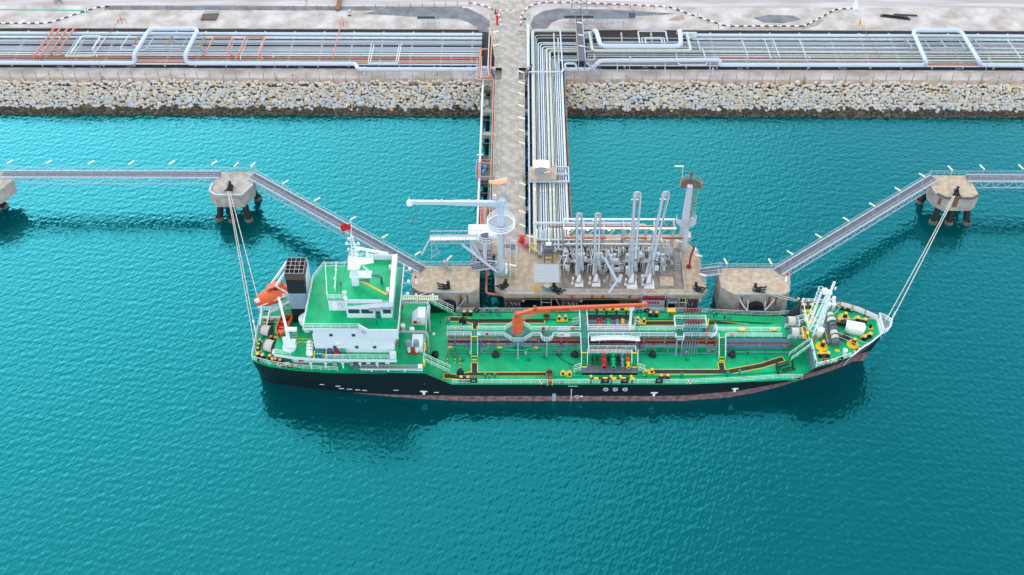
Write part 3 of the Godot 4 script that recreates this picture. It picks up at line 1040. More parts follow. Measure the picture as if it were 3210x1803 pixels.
	for q in [[-17.4, 17.75], [-19.0, 17.0]]:
		put("mushroom_vent", MB.new().cyl(Vector3(q[0], 7.25, q[1]), Vector3(q[0], 8.1, q[1]), 0.2, 12).lathe(Vector3(q[0], 8.0, q[1]), [Vector2(0.25, 0), Vector2(0.42, 0.1), Vector2(0.42, 0.45), Vector2(0.0, 0.5)], 14), M.white, SH)
	put("poop_front_rail", MB.new().rail([Vector3(-15.1, 7.3, 10.6), Vector3(-15.1, 7.3, 17.4)], 1.05, 3, 1.2, 0.05).rail([Vector3(-15.1, 7.3, 19.2), Vector3(-15.1, 7.3, 24.8)], 1.05, 3, 1.2, 0.05), M.white, SH)
	put("trunk_pipes", MB.new().pipe([Vector3(-19.4, 9.2, 12.6), Vector3(-15.2, 9.2, 12.6), Vector3(-14.7, 9.2, 13.2), Vector3(-14.7, 9.2, 15.5), Vector3(-14.7, 5.5, 15.8)], 0.2, 0.5).pipe([Vector3(-19.4, 9.0, 19.0), Vector3(-15.2, 9.0, 19.0), Vector3(-14.7, 9.0, 19.5), Vector3(-14.7, 5.0, 19.9)], 0.2, 0.5), M.steel, SH)
	for q in [[7.9, 24.9, 1.2], [8.2, 18.8, 0.9], [8.2, 21.6, 1.6]]:
		put("hazard_post", MB.new().box(Vector3(-15.0, q[0], q[1]), Vector3(0.3, q[2], 0.3)), M.yellow, SH)
	# stairs poop -> main deck at both sides
	for z in [23.75, 10.31]:
		var st = put("poop_stair", MB.new().ladder(Vector3(-10.9, 4.35, z), Vector3(-14.9, 7.3, z), 0.9, 0.28), M.ship_green, SH)
		put("stair_rail", MB.new().rail([Vector3(-10.9, 4.4, z + 0.5), Vector3(-14.9, 7.3, z + 0.5)], 1.0, 2, 1.4, 0.055).rail([Vector3(-10.9, 4.4, z - 0.5), Vector3(-14.9, 7.3, z - 0.5)], 1.0, 2, 1.4, 0.055), M.white, st)
	# accommodation ladder stowed along the near side of the poop
	var gl = MB.new()
	for e in [-0.35, 0.35]:
		gl.bar(Vector3(-25.5, 7.75, 25.6 + e), Vector3(-15.3, 7.75, 25.6 + e), 0.1, 0.25)
	for k in 34:
		gl.box(Vector3(-25.3 + k * 0.3, 7.72, 25.6), Vector3(0.12, 0.06, 0.7))
	var lad = put("gangway_ladder", gl, M.steel)
	tag(lad, "grey aluminium gangway ladder stowed along the tanker's poop rail below the deckhouse", "gangway")
	put("ladder_rest", MB.new().bar(Vector3(-25.3, 7.55, 26.0), Vector3(-15.2, 7.55, 26.0), 0.12, 0.12).box(Vector3(-23.5, 7.4, 26.0), Vector3(0.25, 0.4, 0.3)).box(Vector3(-20.8, 7.4, 26.0), Vector3(0.25, 0.4, 0.3)).box(Vector3(-18.1, 7.4, 26.0), Vector3(0.25, 0.4, 0.3)).box(Vector3(-15.6, 7.7, 25.6), Vector3(0.7, 0.9, 0.7)), M.white, SH)
	put("ladder_winch", MB.new().box(Vector3(-26.0, 7.8, 25.6), Vector3(0.9, 0.9, 0.8)), M.drum_grey, SH)
	# far side ladder on the quay side of the poop
	var g2 = MB.new()
	for e in [-0.4, 0.4]:
		g2.bar(Vector3(-19.6, 8.3, 10.6 + e), Vector3(-13.4, 8.3, 10.6 + e), 0.1, 0.3)
	for k in 20:
		g2.box(Vector3(-19.4 + k * 0.31, 8.3, 10.6), Vector3(0.14, 0.06, 0.8))
	tag(put("gangway_ladder", g2, M.tube_cream), "short pale gangway ladder lying across the tanker's quayside poop rail", "gangway")
	for x in [-17.15, -14.3]:
		put("rail_post", MB.new().span(Vector3(x - 0.15, 7.3, 10.2), Vector3(x + 0.15, 9.0, 10.5)), M.white, SH)



func bollard_pair(at: Vector3, turn: float, parent: Node3D, base_mat: Material, cap: Material, r := 0.2, gap := 0.75, h := 0.75) -> void:
	var d = Vector3(cos(turn), 0, sin(turn))
	var b = put("bollard_pair", MB.new().box(at + Vector3.UP * 0.08, Vector3(gap * 2 + 0.7, 0.16, 0.7), Basis(Vector3.UP, -turn)), base_mat, parent)
	for e in [-1, 1]:
		put("post", MB.new().cyl(at + d * gap * e, at + d * gap * e + Vector3.UP * h, r, 10), M.black, b)
		put("cap", MB.new().cyl(at + d * gap * e + Vector3.UP * h, at + d * gap * e + Vector3.UP * (h + 0.14), r * 1.25, 10), cap, b)


func rope_drum(at: Vector3, axis: Vector3, r: float, l: float, parent: Node3D, called := "rope_drum", m: Material = null) -> void:
	var a = axis.normalized()
	var d = put(called, MB.new().cyl(at - a * l / 2, at + a * l / 2, r, 16), m if m else M.rope, parent)
	put("flange", MB.new().cyl(at - a * (l / 2 + 0.08), at - a * l / 2, r * 1.15, 16).cyl(at + a * l / 2, at + a * (l / 2 + 0.08), r * 1.15, 16), M.drum_grey, d)
	put("drum_foot", MB.new().box(at - a * (l / 2 + 0.05) - Vector3.UP * r * 0.7, Vector3(0.18, r * 1.4, 0.5), Basis(Vector3.UP, atan2(-a.z, a.x))).box(at + a * (l / 2 + 0.05) - Vector3.UP * r * 0.7, Vector3(0.18, r * 1.4, 0.5), Basis(Vector3.UP, atan2(-a.z, a.x))), M.drum_grey, d)


func roller_row(pts: Array, parent: Node3D, cap: Material) -> void:
	var f = put("fairlead", MB.new().bar(pts[0] + Vector3.UP * 0.2, pts[-1] + Vector3.UP * 0.2, 0.45, 0.35), M.black, parent)
	for p in pts:
		put("roller", MB.new().cyl(p + Vector3.UP * 0.3, p + Vector3.UP * 0.62, 0.22, 10), cap, f)


func ship_stern() -> void:
	var gold = mat("gold", 0.75, 0.40, 0.08, 0.5)
	# funnel
	var xl = -37.2
	var xr = -34.25
	var fz = 16.9
	var fb = MB.new()
	fb.span(Vector3(-37.0, 7.2, 12.9), Vector3(-34.4, 13.2, 17.75))
	var fun = put("funnel", fb, M.ship_black, SH)
	var sh = MB.new()
	sh.quad(Vector3(-37.1, 13.2, 17.8), Vector3(-34.3, 13.2, 17.8), Vector3(xr, 15.9, fz), Vector3(xl, 15.9, fz))
	sh.quad(Vector3(-34.3, 13.2, 17.8), Vector3(-34.3, 13.2, 12.9), Vector3(xr, 15.9, 12.9), Vector3(xr, 15.9, fz))
	sh.quad(Vector3(-37.1, 13.2, 12.9), Vector3(-37.1, 13.2, 17.8), Vector3(xl, 15.9, fz), Vector3(xl, 15.9, 12.9))
	put("funnel_band", sh, M.ship_grey, fun)
	put("funnel_upper", MB.new().span(Vector3(xl, 15.9, 13.0), Vector3(xr, 18.9, fz)), M.ship_black, fun)
	put("funnel_side_plate", MB.new().quad(Vector3(xr + 0.05, 13.2, 17.7), Vector3(xr + 0.05, 13.2, 12.2), Vector3(xr + 0.05, 20.3, 12.6), Vector3(xr + 0.05, 18.6, 15.6)), M.ship_white, fun)
	var spark = MB.new()
	for q in [[Vector3(xl - 0.1, 18.9, 13.3), Vector3(xr + 0.1, 20.6, 13.4)], [Vector3(xl - 0.1, 18.9, 16.7), Vector3(xr + 0.1, 20.4, 16.8)]]:
		spark.span(q[0], q[1])
	spark.span(Vector3(xl - 0.1, 18.9, 13.4), Vector3(xl, 20.4, 16.7)).span(Vector3(xr, 18.9, 13.4), Vector3(xr + 0.1, 20.4, 16.7)).span(Vector3(xl, 18.9, 13.4), Vector3(xr, 19.0, 16.7))
	put("spark_box", spark, M.soot, fun)
	var gr = MB.new()
	for k in 5:
		var x = lerpf(xl, xr, k / 4.0)
		gr.bar(Vector3(x, 20.55, 13.3), Vector3(x, 20.4, 16.8), 0.05, 0.05)
	for k in 5:
		var z = lerpf(13.35, 16.75, k / 4.0)
		gr.bar(Vector3(xl - 0.05, 20.6 - k * 0.04, z), Vector3(xr + 0.05, 20.6 - k * 0.04, z), 0.05, 0.05)
	put("funnel_grille", gr, M.galv, fun)
	for q in [[-36.5, 14.4], [-35.6, 15.4], [-35.2, 14.2]]:
		put("exhaust_pipe", MB.new().cyl(Vector3(q[0], 18.9, q[1]), Vector3(q[0], 20.2, q[1]), 0.33, 12), M.soot, fun)
	put("antenna", MB.new().cyl(Vector3(-34.6, 20.4, 13.4), Vector3(-34.7, 22.5, 13.4), 0.05, 5), M.drum_grey, fun)
	put("funnel_rungs", MB.new().rail([Vector3(-38.4, 14.0, 16.2), Vector3(-37.1, 14.0, 16.2)], 1.0, 3, 1.2, 0.06), M.white, fun)
	# free-fall boat ramp
	var rp = MB.new()
	var lo = Vector3(-43.2, 9.2, 13.6)
	var hi = Vector3(-38.0, 17.0, 13.0)
	for z in [0.0, -2.6]:
		rp.bar(lo + Vector3(0, 0, z), hi + Vector3(0, 0, z), 0.4, 0.3)
	rp.bar(Vector3(-43.2, 7.3, 13.6), lo + Vector3(0, 1.2, 0), 0.3, 0.3).bar(Vector3(-39.6, 7.3, 13.5), Vector3(-39.6, 13.0, 13.3), 0.3, 0.3)
	rp.bar(Vector3(-41.9, 8.2, 14.1), Vector3(-37.3, 11.6, 14.0), 0.32, 0.28).bar(Vector3(-39.9, 14.2, 13.5), Vector3(-37.4, 12.2, 14.0), 0.25, 0.25).bar(Vector3(-40.9, 9.9, 13.8), Vector3(-40.3, 12.2, 13.6), 0.16, 0.16)
	rp.bar(Vector3(-43.2, 8.3, 15.2), Vector3(-36.9, 8.3, 15.2), 0.35, 0.3).bar(Vector3(-43.2, 7.3, 16.2), Vector3(-42.9, 9.8, 14.0), 0.25, 0.25).bar(Vector3(-42.1, 7.3, 16.6), Vector3(-41.4, 9.8, 14.2), 0.22, 0.22)
	var ramp = put("lifeboat_ramp", rp, M.white, SH)
	put("ramp_rail", MB.new().rail([Vector3(-43.3, 9.2, 14.6), Vector3(-37.2, 9.6, 14.9)], 1.0, 2, 1.6, 0.05), M.white, ramp)
	# the enclosed boat on it
	var boat = thing("free_fall_lifeboat", "enclosed orange lifeboat tilted on its white launching ramp beside the funnel", "lifeboat", Vector3(-40.6, 11.4, 12.2))
	var ax = Vector3(0.86, 0.50, 0.02).normalized()
	var sd = Vector3(0, 0, 1)
	var un = ax.cross(sd) * -1.0
	un = sd.cross(ax).normalized()
	if un.y < 0:
		un = -un
	var bc = Vector3(-40.9, 11.3, 12.9)
	var rows = []
	for k in 11:
		var u = k / 10.0
		var w = 1.55 * pow(sin(PI * clampf(u * 0.93 + 0.05, 0.0, 1.0)), 0.55)
		var r = []
		for j in 13:
			var f = TAU * j / 12.0
			r.append(bc + ax * (u - 0.5) * 7.4 + sd * w * cos(f) + un * (w * (0.95 if sin(f) > 0 else 1.0) * sin(f)))
		rows.append(r)
	put("hull", MB.new().sheet(rows), M.orange, boat)
	var cab = MB.new()
	for q in [[1.1, 1.6, 1.8, 0.9], [2.2, 1.2, 1.4, 1.1]]:
		cab.box(bc + ax * q[0] + un * q[1], Vector3(q[2], q[3], 1.3), Basis(ax, un, ax.cross(un)))
	put("canopy", cab, M.orange, boat)
	put("hatch", MB.new().box(bc + ax * 0.1 + un * 1.5, Vector3(0.5, 0.2, 0.5), Basis(ax, un, ax.cross(un))), M.black, boat)
	put("boat_window", MB.new().box(bc + ax * 1.2 + un * 1.7 + sd * 0.66, Vector3(0.9, 0.25, 0.05), Basis(ax, un, ax.cross(un))), M.glass, boat)
	put("rub_rail", MB.new().bar(bc - ax * 3.0 + sd * 1.45, bc + ax * 3.0 + sd * 1.45, 0.12, 0.14).box(bc - ax * 2.4 + sd * 0.9 + un * 0.9, Vector3(0.9, 0.7, 0.3), Basis(ax, un, ax.cross(un))), M.white, boat)
	# rescue boat under its davit
	var rb = thing("rescue_boat", "open orange rescue boat slung under a white davit on the tanker's aft deck", "rescue boat", Vector3(-38.6, 9.9, 19.6))
	var rows2 = []
	for k in 9:
		var u = k / 8.0
		var w = 0.95 * (1.0 if u < 0.45 else sqrt(maxf(0.02, 1.0 - pow((u - 0.45) / 0.56, 2.0))))
		var c = Vector3(-38.0 - u * 0.75, 10.3 + 0.25 * u, 17.0 + u * 4.6)
		rows2.append([c + Vector3(-w, 0.62, 0), c + Vector3(-w * 0.95, 0.1, 0), c + Vector3(-w * 0.4, -0.3, 0), c + Vector3(w * 0.4, -0.3, 0), c + Vector3(w * 0.95, 0.1, 0), c + Vector3(w, 0.62, 0)])
	put("hull", MB.new().sheet(rows2), M.orange, rb)
	put("transom", MB.new().box(Vector3(-38.0, 10.5, 17.0), Vector3(1.8, 0.9, 0.1)), M.orange, rb)
	var gun = MB.new()
	for k in 8:
		gun.bar(rows2[k][0], rows2[k + 1][0], 0.14, 0.14).bar(rows2[k][5], rows2[k + 1][5], 0.14, 0.14)
	put("gunwale", gun, M.orange, rb)
	put("bow_locker", MB.new().box(Vector3(-38.6, 10.75, 20.7), Vector3(1.1, 0.3, 0.7)), M.crane_orange, rb)
	put("thwart", MB.new().box(Vector3(-38.2, 10.6, 18.3), Vector3(1.6, 0.12, 0.5)).box(Vector3(-38.4, 10.6, 19.6), Vector3(1.4, 0.12, 0.4)), M.crane_orange, rb)
	put("engine", MB.new().box(Vector3(-38.0, 11.0, 17.9), Vector3(0.6, 0.6, 0.6)), M.black, rb)
	put("cradle", MB.new().box(Vector3(-38.2, 9.95, 18.2), Vector3(1.2, 0.2, 0.2)).box(Vector3(-38.5, 9.95, 20.2), Vector3(1.0, 0.2, 0.2)), M.white, rb)
	# davit crane
	var dv = put("davit", MB.new().cyl(Vector3(-36.9, 9.8, 23.3), Vector3(-36.9, 10.1, 23.3), 1.15, 18), M.ship_white, SH)
	put("davit_post", MB.new().cyl(Vector3(-36.9, 10.1, 23.1), Vector3(-36.9, 13.6, 22.8), 0.32, 10).box(Vector3(-36.5, 10.9, 23.3), Vector3(1.5, 1.3, 0.9)).box(Vector3(-37.5, 11.2, 23.1), Vector3(0.6, 1.6, 0.5)), M.white, dv)
	put("davit_arm", MB.new().bar(Vector3(-36.9, 13.4, 22.9), Vector3(-39.1, 14.2, 16.2), 0.38, 0.34).box(Vector3(-36.3, 13.5, 22.6), Vector3(1.9, 0.5, 0.6)), M.white, dv)
	put("davit_cylinder", MB.new().cyl(Vector3(-36.7, 11.0, 22.9), Vector3(-37.6, 13.4, 20.8), 0.12).box(Vector3(-36.0, 11.6, 22.4), Vector3(1.0, 0.1, 0.12)).box(Vector3(-36.0, 12.0, 22.2), Vector3(1.0, 0.1, 0.12)), M.steel, dv)
	put("fall_wire", MB.new().cyl(Vector3(-38.9, 14.0, 16.8), Vector3(-38.3, 10.9, 19.0), 0.03, 4), M.drum_grey, dv)
	# life raft canisters on the rail
	var lr = MB.new()
	for k in 3:
		lr.lathe(Vector3(-33.3, 10.6, 24.2), [Vector2(0, 0), Vector2(0.01, 0)], 4)
	lr = MB.new().cyl(Vector3(-33.55, 10.6, 22.9), Vector3(-33.35, 10.5, 25.3), 0.56, 14).ball(Vector3(-33.57, 10.6, 22.9), Vector3(0.54, 0.54, 0.28), 12).ball(Vector3(-33.33, 10.5, 25.3), Vector3(0.54, 0.54, 0.28), 12)
	var raft = put("life_raft_canister", lr, M.white)
	tag(raft, "white barrel-shaped life raft canister on the tanker's upper deck beside the davit", "life raft")
	var band = MB.new()
	for k in 3:
		band.cyl(Vector3(-33.52 + k * 0.06, 10.6 - k * 0.03, 23.4 + k * 0.65), Vector3(-33.515 + k * 0.06, 10.6 - k * 0.03, 23.5 + k * 0.65), 0.6, 14)
	put("strap", band, M.steel, raft)
	tag(put("raft_stand", MB.new().prism([Vector2(-32.2, 23.6), Vector2(-30.9, 23.6), Vector2(-31.1, 25.5), Vector2(-32.4, 25.5)], 9.8, 10.7), M.ship_teal), "green tarpaulin-covered box between hazard-striped posts on the tanker's upper deck", "covered box")
	put("striped_post", MB.new().bar(Vector3(-32.7, 9.8, 25.6), Vector3(-32.5, 11.0, 25.0), 0.15, 0.15).bar(Vector3(-30.8, 9.8, 25.6), Vector3(-30.6, 11.0, 25.0), 0.15, 0.15), M.yellow, SH)
	# drums against the house wall
	for k in 3:
		var x = -30.15 + k * 1.05
		var d = put("waste_drum", MB.new().cyl(Vector3(x, 9.8, 24.65), Vector3(x, 10.8, 24.65), 0.37, 14), [mat("drum_blue", 0.02, 0.09, 0.25, 0.5), M.red, M.ship_teal][k])
		tag(d, ["blue", "red", "green"][k] + " steel drum on a white rack against the white deckhouse wall", "drum", "drums by the deckhouse")
		put("rim", MB.new().cyl(Vector3(x, 10.8, 24.65), Vector3(x, 10.85, 24.65), 0.4, 14), [M.drum_blue, M.dark_red, M.line_green][k], d)
		put("drum_rack", MB.new().box(Vector3(x, 10.1, 25.07), Vector3(0.8, 0.06, 0.06)).box(Vector3(x - 0.38, 10.0, 25.07), Vector3(0.06, 0.5, 0.06)).box(Vector3(x + 0.38, 10.0, 25.07), Vector3(0.06, 0.5, 0.06)).box(Vector3(x, 9.85, 25.07), Vector3(0.8, 0.06, 0.06)), M.white, SH)
	# big mushroom ventilator
	put("ventilator", MB.new().lathe(Vector3(-34.4, 9.8, 19.3), [Vector2(0.75, 0), Vector2(0.75, 1.6), Vector2(1.2, 1.9), Vector2(1.25, 2.8), Vector2(1.0, 3.1), Vector2(0, 3.25)], 18), M.ship_white, SH)
	put("dark_door", MB.new().box(Vector3(-32.42, 11.0, 20.6), Vector3(0.06, 1.9, 1.6)), M.black, SH)
	put("deck_post", MB.new().cyl(Vector3(-32.5, 9.8, 23.9), Vector3(-32.5, 14.0, 24.0), 0.14), M.white, SH)
	var dots = MB.new()
	for k in 14:
		dots.box(Vector3(-36.0 + (k % 7) * 0.5, 9.83, 21.4 + floorf(k / 7.0) * 0.7), Vector3(0.3, 0.05, 0.22))
	put("deck_stencil", dots, M.yellow, SH)
	# mooring gear on the poop
	for q in [[-41.7, 18.2, 0.9], [-40.6, 21.6, 1.05]]:
		rope_drum(Vector3(q[0], 8.3, q[1]), Vector3(0.9, 0, 0.3), q[2], 1.5, SH)
	for q in [[-39.2, 16.3, 0.7], [-39.4, 21.9, 0.65], [-39.5, 22.9, 0.6]]:
		rope_drum(Vector3(q[0], 8.1, q[1]), Vector3(0.5, 0, 1.0), q[2], 0.9, SH, "winch_drum", M.rope if q[1] < 22.5 else M.white)
	put("winch_motor", MB.new().box(Vector3(-39.5, 7.8, 20.6), Vector3(0.9, 1.0, 0.7)).cyl(Vector3(-39.4, 8.0, 23.3), Vector3(-39.3, 8.0, 24.0), 0.4, 10), M.drum_grey, SH)
	for q in [[-42.0, 23.3, 0.3], [-40.1, 23.9, 0.9], [-39.0, 24.3, 0.3], [-40.4, 19.5, 0.3], [-39.0, 19.4, 0.3], [-41.7, 15.4, 0.3]]:
		bollard_pair(Vector3(q[0], 7.25, q[1]), q[2], SH, M.black, gold, 0.24, 0.42, 0.85)
	roller_row([Vector3(-42.7, 7.25, 22.6), Vector3(-42.7, 7.25, 21.6), Vector3(-42.7, 7.25, 20.7), Vector3(-42.7, 7.25, 19.8)], SH, gold)
	roller_row([Vector3(-42.4, 7.25, 16.9), Vector3(-42.4, 7.25, 15.9), Vector3(-42.4, 7.25, 14.9)], SH, gold)
	roller_row([Vector3(-37.9, 7.25, 25.0), Vector3(-36.9, 7.25, 25.2), Vector3(-35.9, 7.25, 25.3)], SH, gold)
	put("chock", MB.new().ring(Vector3(-41.9, 7.75, 24.2), Vector3.BACK, 0.35, 0.16, 12), M.black, SH)
	put("stern_light_post", MB.new().cyl(Vector3(-43.3, 7.3, 18.6), Vector3(-43.5, 10.4, 18.2), 0.09).ball(Vector3(-43.5, 10.5, 18.2), Vector3(0.22, 0.22, 0.22)), M.white, SH)
	put("grip_wheel", MB.new().box(Vector3(-37.4, 7.6, 24.9), Vector3(0.7, 0.5, 0.4)), M.white, SH)
	life_ring(Vector3(-38.6, 7.9, 25.35), Vector3(0.12, 0, 1), "red and white life ring on the tanker's stern quarter rail")


func life_ring(at: Vector3, axis: Vector3, label: String) -> void:
	var a = axis.normalized()
	var o = thing("life_ring", label, "life ring", at, "life rings on the tanker's rails")
	for k in 8:
		put("segment", MB.new().ring(at, a, 0.34, 0.1, 4, TAU / 8.0, TAU * k / 8.0), M.red if k % 2 else M.white, o)



# a flat painted band along a line, mitred at its bends
func ribbon(mb: MB, pts: Array, w: float) -> MB:
	var l = []
	var r = []
	for i in pts.size():
		var p: Vector3 = pts[i]
		var d0: Vector3 = ((pts[i] - pts[i - 1]) if i > 0 else (pts[1] - pts[0])).normalized()
		var d1: Vector3 = ((pts[i + 1] - pts[i]) if i < pts.size() - 1 else d0).normalized()
		var d = (d0 + d1).normalized()
		var s = Vector3(-d.z, 0, d.x) * (w / 2.0 / maxf(0.3, d.dot(d0)))
		l.append(p - s)
		r.append(p + s)
	for i in pts.size() - 1:
		mb.quad(r[i], r[i + 1], l[i + 1], l[i])
	return mb


func deck_path(pts: Array, tee: Array) -> void:
	var grow = (pts[-1] - pts[-2] as Vector3).normalized() * 0.13
	var wide = pts.duplicate()
	wide[0] = pts[0] - ((pts[1] - pts[0]) as Vector3).normalized() * 0.13
	wide[-1] = pts[-1] + grow
	var e = Vector3(0, 0.012, 0)
	var y = ribbon(MB.new(), wide, 1.16)
	var k = ribbon(MB.new(), pts.map(func(p): return p + e), 0.86)
	if tee:
		ribbon(y, [tee[0] - ((tee[1] - tee[0]) as Vector3).normalized() * 0.13 + e * 0.4, tee[1] + e * 0.4], 1.16)
		ribbon(k, [tee[0] + e * 1.5, tee[1] + e * 1.5], 0.86)
	var o = put("path_border", y, M.yellow, SH)
	put("path_strip", k, M.walkway, o)


func ship_deck() -> void:
	var gold: Material = M.gold
	var h = 4.32
	deck_path([Vector3(-11.85,4.32,24.59),Vector3(-8.93,4.32,24.81),Vector3(-7.98,4.32,24.28),Vector3(5.0,4.32,24.18)], [Vector3(-6.94,4.32,21.77),Vector3(-6.87,4.32,24.17)])
	deck_path([Vector3(-11.96,4.32,11.83),Vector3(-8.66,4.32,11.82),Vector3(-7.63,4.32,12.28),Vector3(4.81,4.32,12.18)], [Vector3(-6.97,4.32,14.09),Vector3(-7.02,4.32,12.3)])
	deck_path([Vector3(22.66,4.32,23.49),Vector3(35.38,4.32,23.42),Vector3(40.56,4.32,22.16),Vector3(41.09,4.32,22.03),Vector3(44.79,4.32,20.53)], [Vector3(34.29,4.32,21.5),Vector3(34.28,4.32,23.37)])
	deck_path([Vector3(21.98,4.32,12.58),Vector3(34.91,4.32,12.51),Vector3(39.87,4.32,13.26)], [])
	# raised edge along both sides of the deck
	for side in [1, -1]:
		var e = MB.new()
		var p = side_line(-10.0, 44.0, side, 1.75, 4.4, 3.0)
		for i in p.size() - 1:
			e.bar(p[i], p[i + 1], 0.12, 0.26)
		put("deck_coaming", e, M.ship_green, SH)
	# flying walkway along the middle
	var wz0 = 16.75
	var wz1 = 18.05
	var walk = put("flying_bridge", MB.new().span(Vector3(-11.6, 6.78, wz0), Vector3(46.2, 6.9, wz1)), M.ship_teal, SH)
	var legs = []
	for x in [-10.3, -6.0, -3.0, 3.8, 7.6, 15.0, 21.5, 25.0, 32.0]:
		put("walkway_leg", MB.new().bar(Vector3(x, 4.3, wz1 + 0.25), Vector3(x, 6.8, wz1 + 0.05), 0.22, 0.2).bar(Vector3(x, 4.3, wz0 - 0.1), Vector3(x, 6.8, wz0), 0.2, 0.2), M.ship_grey, walk)
	var near = MB.new()
	for q in [[-11.6, -7.5], [-6.5, -1.9], [2.6, 4.1], [6.2, 10.7], [12.1, 26.6], [28.0, 33.8], [35.2, 44.4]]:
		near.rail([Vector3(q[0], 6.9, wz1), Vector3(q[1], 6.9, wz1)], 1.05, 3, 1.5, 0.055)
	put("walkway_rail", near, M.white, walk)
	var far = MB.new()
	for q in [[-11.6, -7.4], [-6.6, -1.9], [2.6, 10.7], [12.1, 26.6], [33.2, 44.4]]:
		far.rail([Vector3(q[0], 6.9, wz0), Vector3(q[1], 6.9, wz0)], 1.05, 3, 1.5, 0.055)
	put("walkway_rail", far, M.white, walk)
	for q in [[-13.76,0],[-4.88,1],[-6.15,0]]:
		put("walkway_sign", MB.new().box(Vector3(q[0], 7.5, wz1 + 0.06), Vector3(0.4, 0.55, 0.06)), M.red if q[1] else M.white, walk)
	var bd = put("notice_board", MB.new().box(Vector3(7.98, 7.4, wz1 + 0.08), Vector3(2.1, 0.8, 0.06)), M.ship_white, walk)
	put("board_text", MB.new().box(Vector3(7.63, 7.45, wz1 + 0.12), Vector3(0.9, 0.4, 0.02)), M.steel, bd)
	put("far_board", MB.new().box(Vector3(8.01, 7.4, wz0 + 0.08), Vector3(2.1, 0.75, 0.06)), M.ship_white, walk)
	for q in [Vector3(9.47,7.4,16.58),Vector3(4.55,7.4,16.7),Vector3(31.99,7.4,17.41),Vector3(36.15,7.4,17.8)]:
		put("fire_box", MB.new().box(q, Vector3(0.55, 0.6, 0.35)), M.red, walk)
	# stairs across from the walkway to the deck
	for x in [-6.97, 34.5]:
		var st = put("deck_stair", MB.new().ladder(Vector3(x, 4.34, 20.7), Vector3(x, 6.9, 18.1), 0.95, 0.3), M.ship_green, SH)
		put("stair_rail", MB.new().rail([Vector3(x - 0.55, 4.34, 20.7), Vector3(x - 0.55, 6.9, 18.1)], 1.0, 2, 1.4, 0.06).rail([Vector3(x + 0.55, 4.34, 20.7), Vector3(x + 0.55, 6.9, 18.1)], 1.0, 2, 1.4, 0.06), M.white, st)
		put("step_mark", MB.new().box(Vector3(x, 4.36, 21.05), Vector3(0.9, 0.03, 0.25)).box(Vector3(x, 4.66, 20.55), Vector3(0.85, 0.03, 0.2)).box(Vector3(x, 6.93, 18.15), Vector3(0.85, 0.03, 0.2)), M.yellow, st)
	# pipe runs beside the walkway
	var x0 = -11.5
	var runs = [[17.89,5.6,0.17], [17.64,6.0,0.09], [18.11,6.1,0.1], [18.44,5.2,0.09], [18.3,5.6,0.08], [19.64,4.6,0.07], [17.91,5.3,0.15], [18.14,5.2,0.12], [17.63,6.2,0.08], [18.4,4.9,0.08]]
	var rm = [M.dark_red, M.red, M.ship_grey, M.ship_grey, M.black, M.ship_blue, M.dark_red, M.steel, M.pipe_salmon, M.steel]
	for i in 10:
		put("deck_pipe", MB.new().cyl(Vector3(x0, runs[i][1], runs[i][0]), Vector3(33.6, runs[i][1], runs[i][0]), runs[i][2], 8), rm[i], SH)
	put("cable_tray", MB.new().box(Vector3(18.5, 6.5, wz1 + 0.35), Vector3(30.0, 0.1, 0.3)), M.rusty, SH)
	put("deck_pipe", MB.new().pipe([Vector3(x0, 4.9, 18.75), Vector3(-2.2, 4.9, 18.75), Vector3(-1.3, 4.9, 19.35), Vector3(1.6, 4.9, 19.35), Vector3(2.5, 4.9, 18.75), Vector3(10.3, 4.9, 18.75)], 0.2, 0.7), M.ship_green, SH)
	put("deck_pipe", MB.new().cyl(Vector3(12.5, 4.8, 17.96), Vector3(33.0, 4.8, 17.96), 0.2), M.ship_green, SH)
	put("deck_pipe", MB.new().cyl(Vector3(19.5, 5.4, 17.83), Vector3(32.0, 5.4, 17.83), 0.1), M.ship_blue, SH)
	var pf = MB.new()
	for k in 20:
		var x = -10.5 + k * 2.25
		pf.box(Vector3(x, 5.0, 19.3), Vector3(0.14, 1.3, 0.14)).box(Vector3(x, 5.35, 19.0), Vector3(0.12, 0.12, 1.6))
	put("pipe_supports", pf, M.ship_blue, SH).set_meta("kind", "stuff")
	for q in [[-2.77,18.57],[3.3,18.67],[-11.06,19.55]]:
		put("pipe_band", MB.new().cyl(Vector3(q[0] - 0.4, 4.9, 18.75), Vector3(q[0] + 0.4, 4.9, 18.75), 0.22), M.yellow, SH)
	for q in [Vector3(-5.31,5.6,18.17),Vector3(-9.41,5.6,18.1),Vector3(7.67,5.6,18.2),Vector3(20.81,5.6,18.69),Vector3(33.43,5.6,18.44),Vector3(35.05,5.2,18.83)]:
		put("hydrant", MB.new().cyl(q - Vector3(0, 0.4, 0), q + Vector3(0, 0.3, 0), 0.17).ring(q + Vector3(0, 0.35, 0), Vector3.UP, 0.2, 0.05, 10), M.red, SH)
	for q in [Vector3(-5.87,4.9,19.15),Vector3(7.25,4.9,19.09),Vector3(32.46,4.9,19.05),Vector3(20.69,4.9,19.11)]:
		put("tank_vent", MB.new().cyl(Vector3(q.x, 4.3, q.z), q + Vector3(0, 0.2, 0), 0.34, 12).pipe([q + Vector3(0.3, 0, 0), q + Vector3(1.2, 0, 0), q + Vector3(1.2, 1.3, -0.3)], 0.1, 0.3), M.ship_grey, SH)
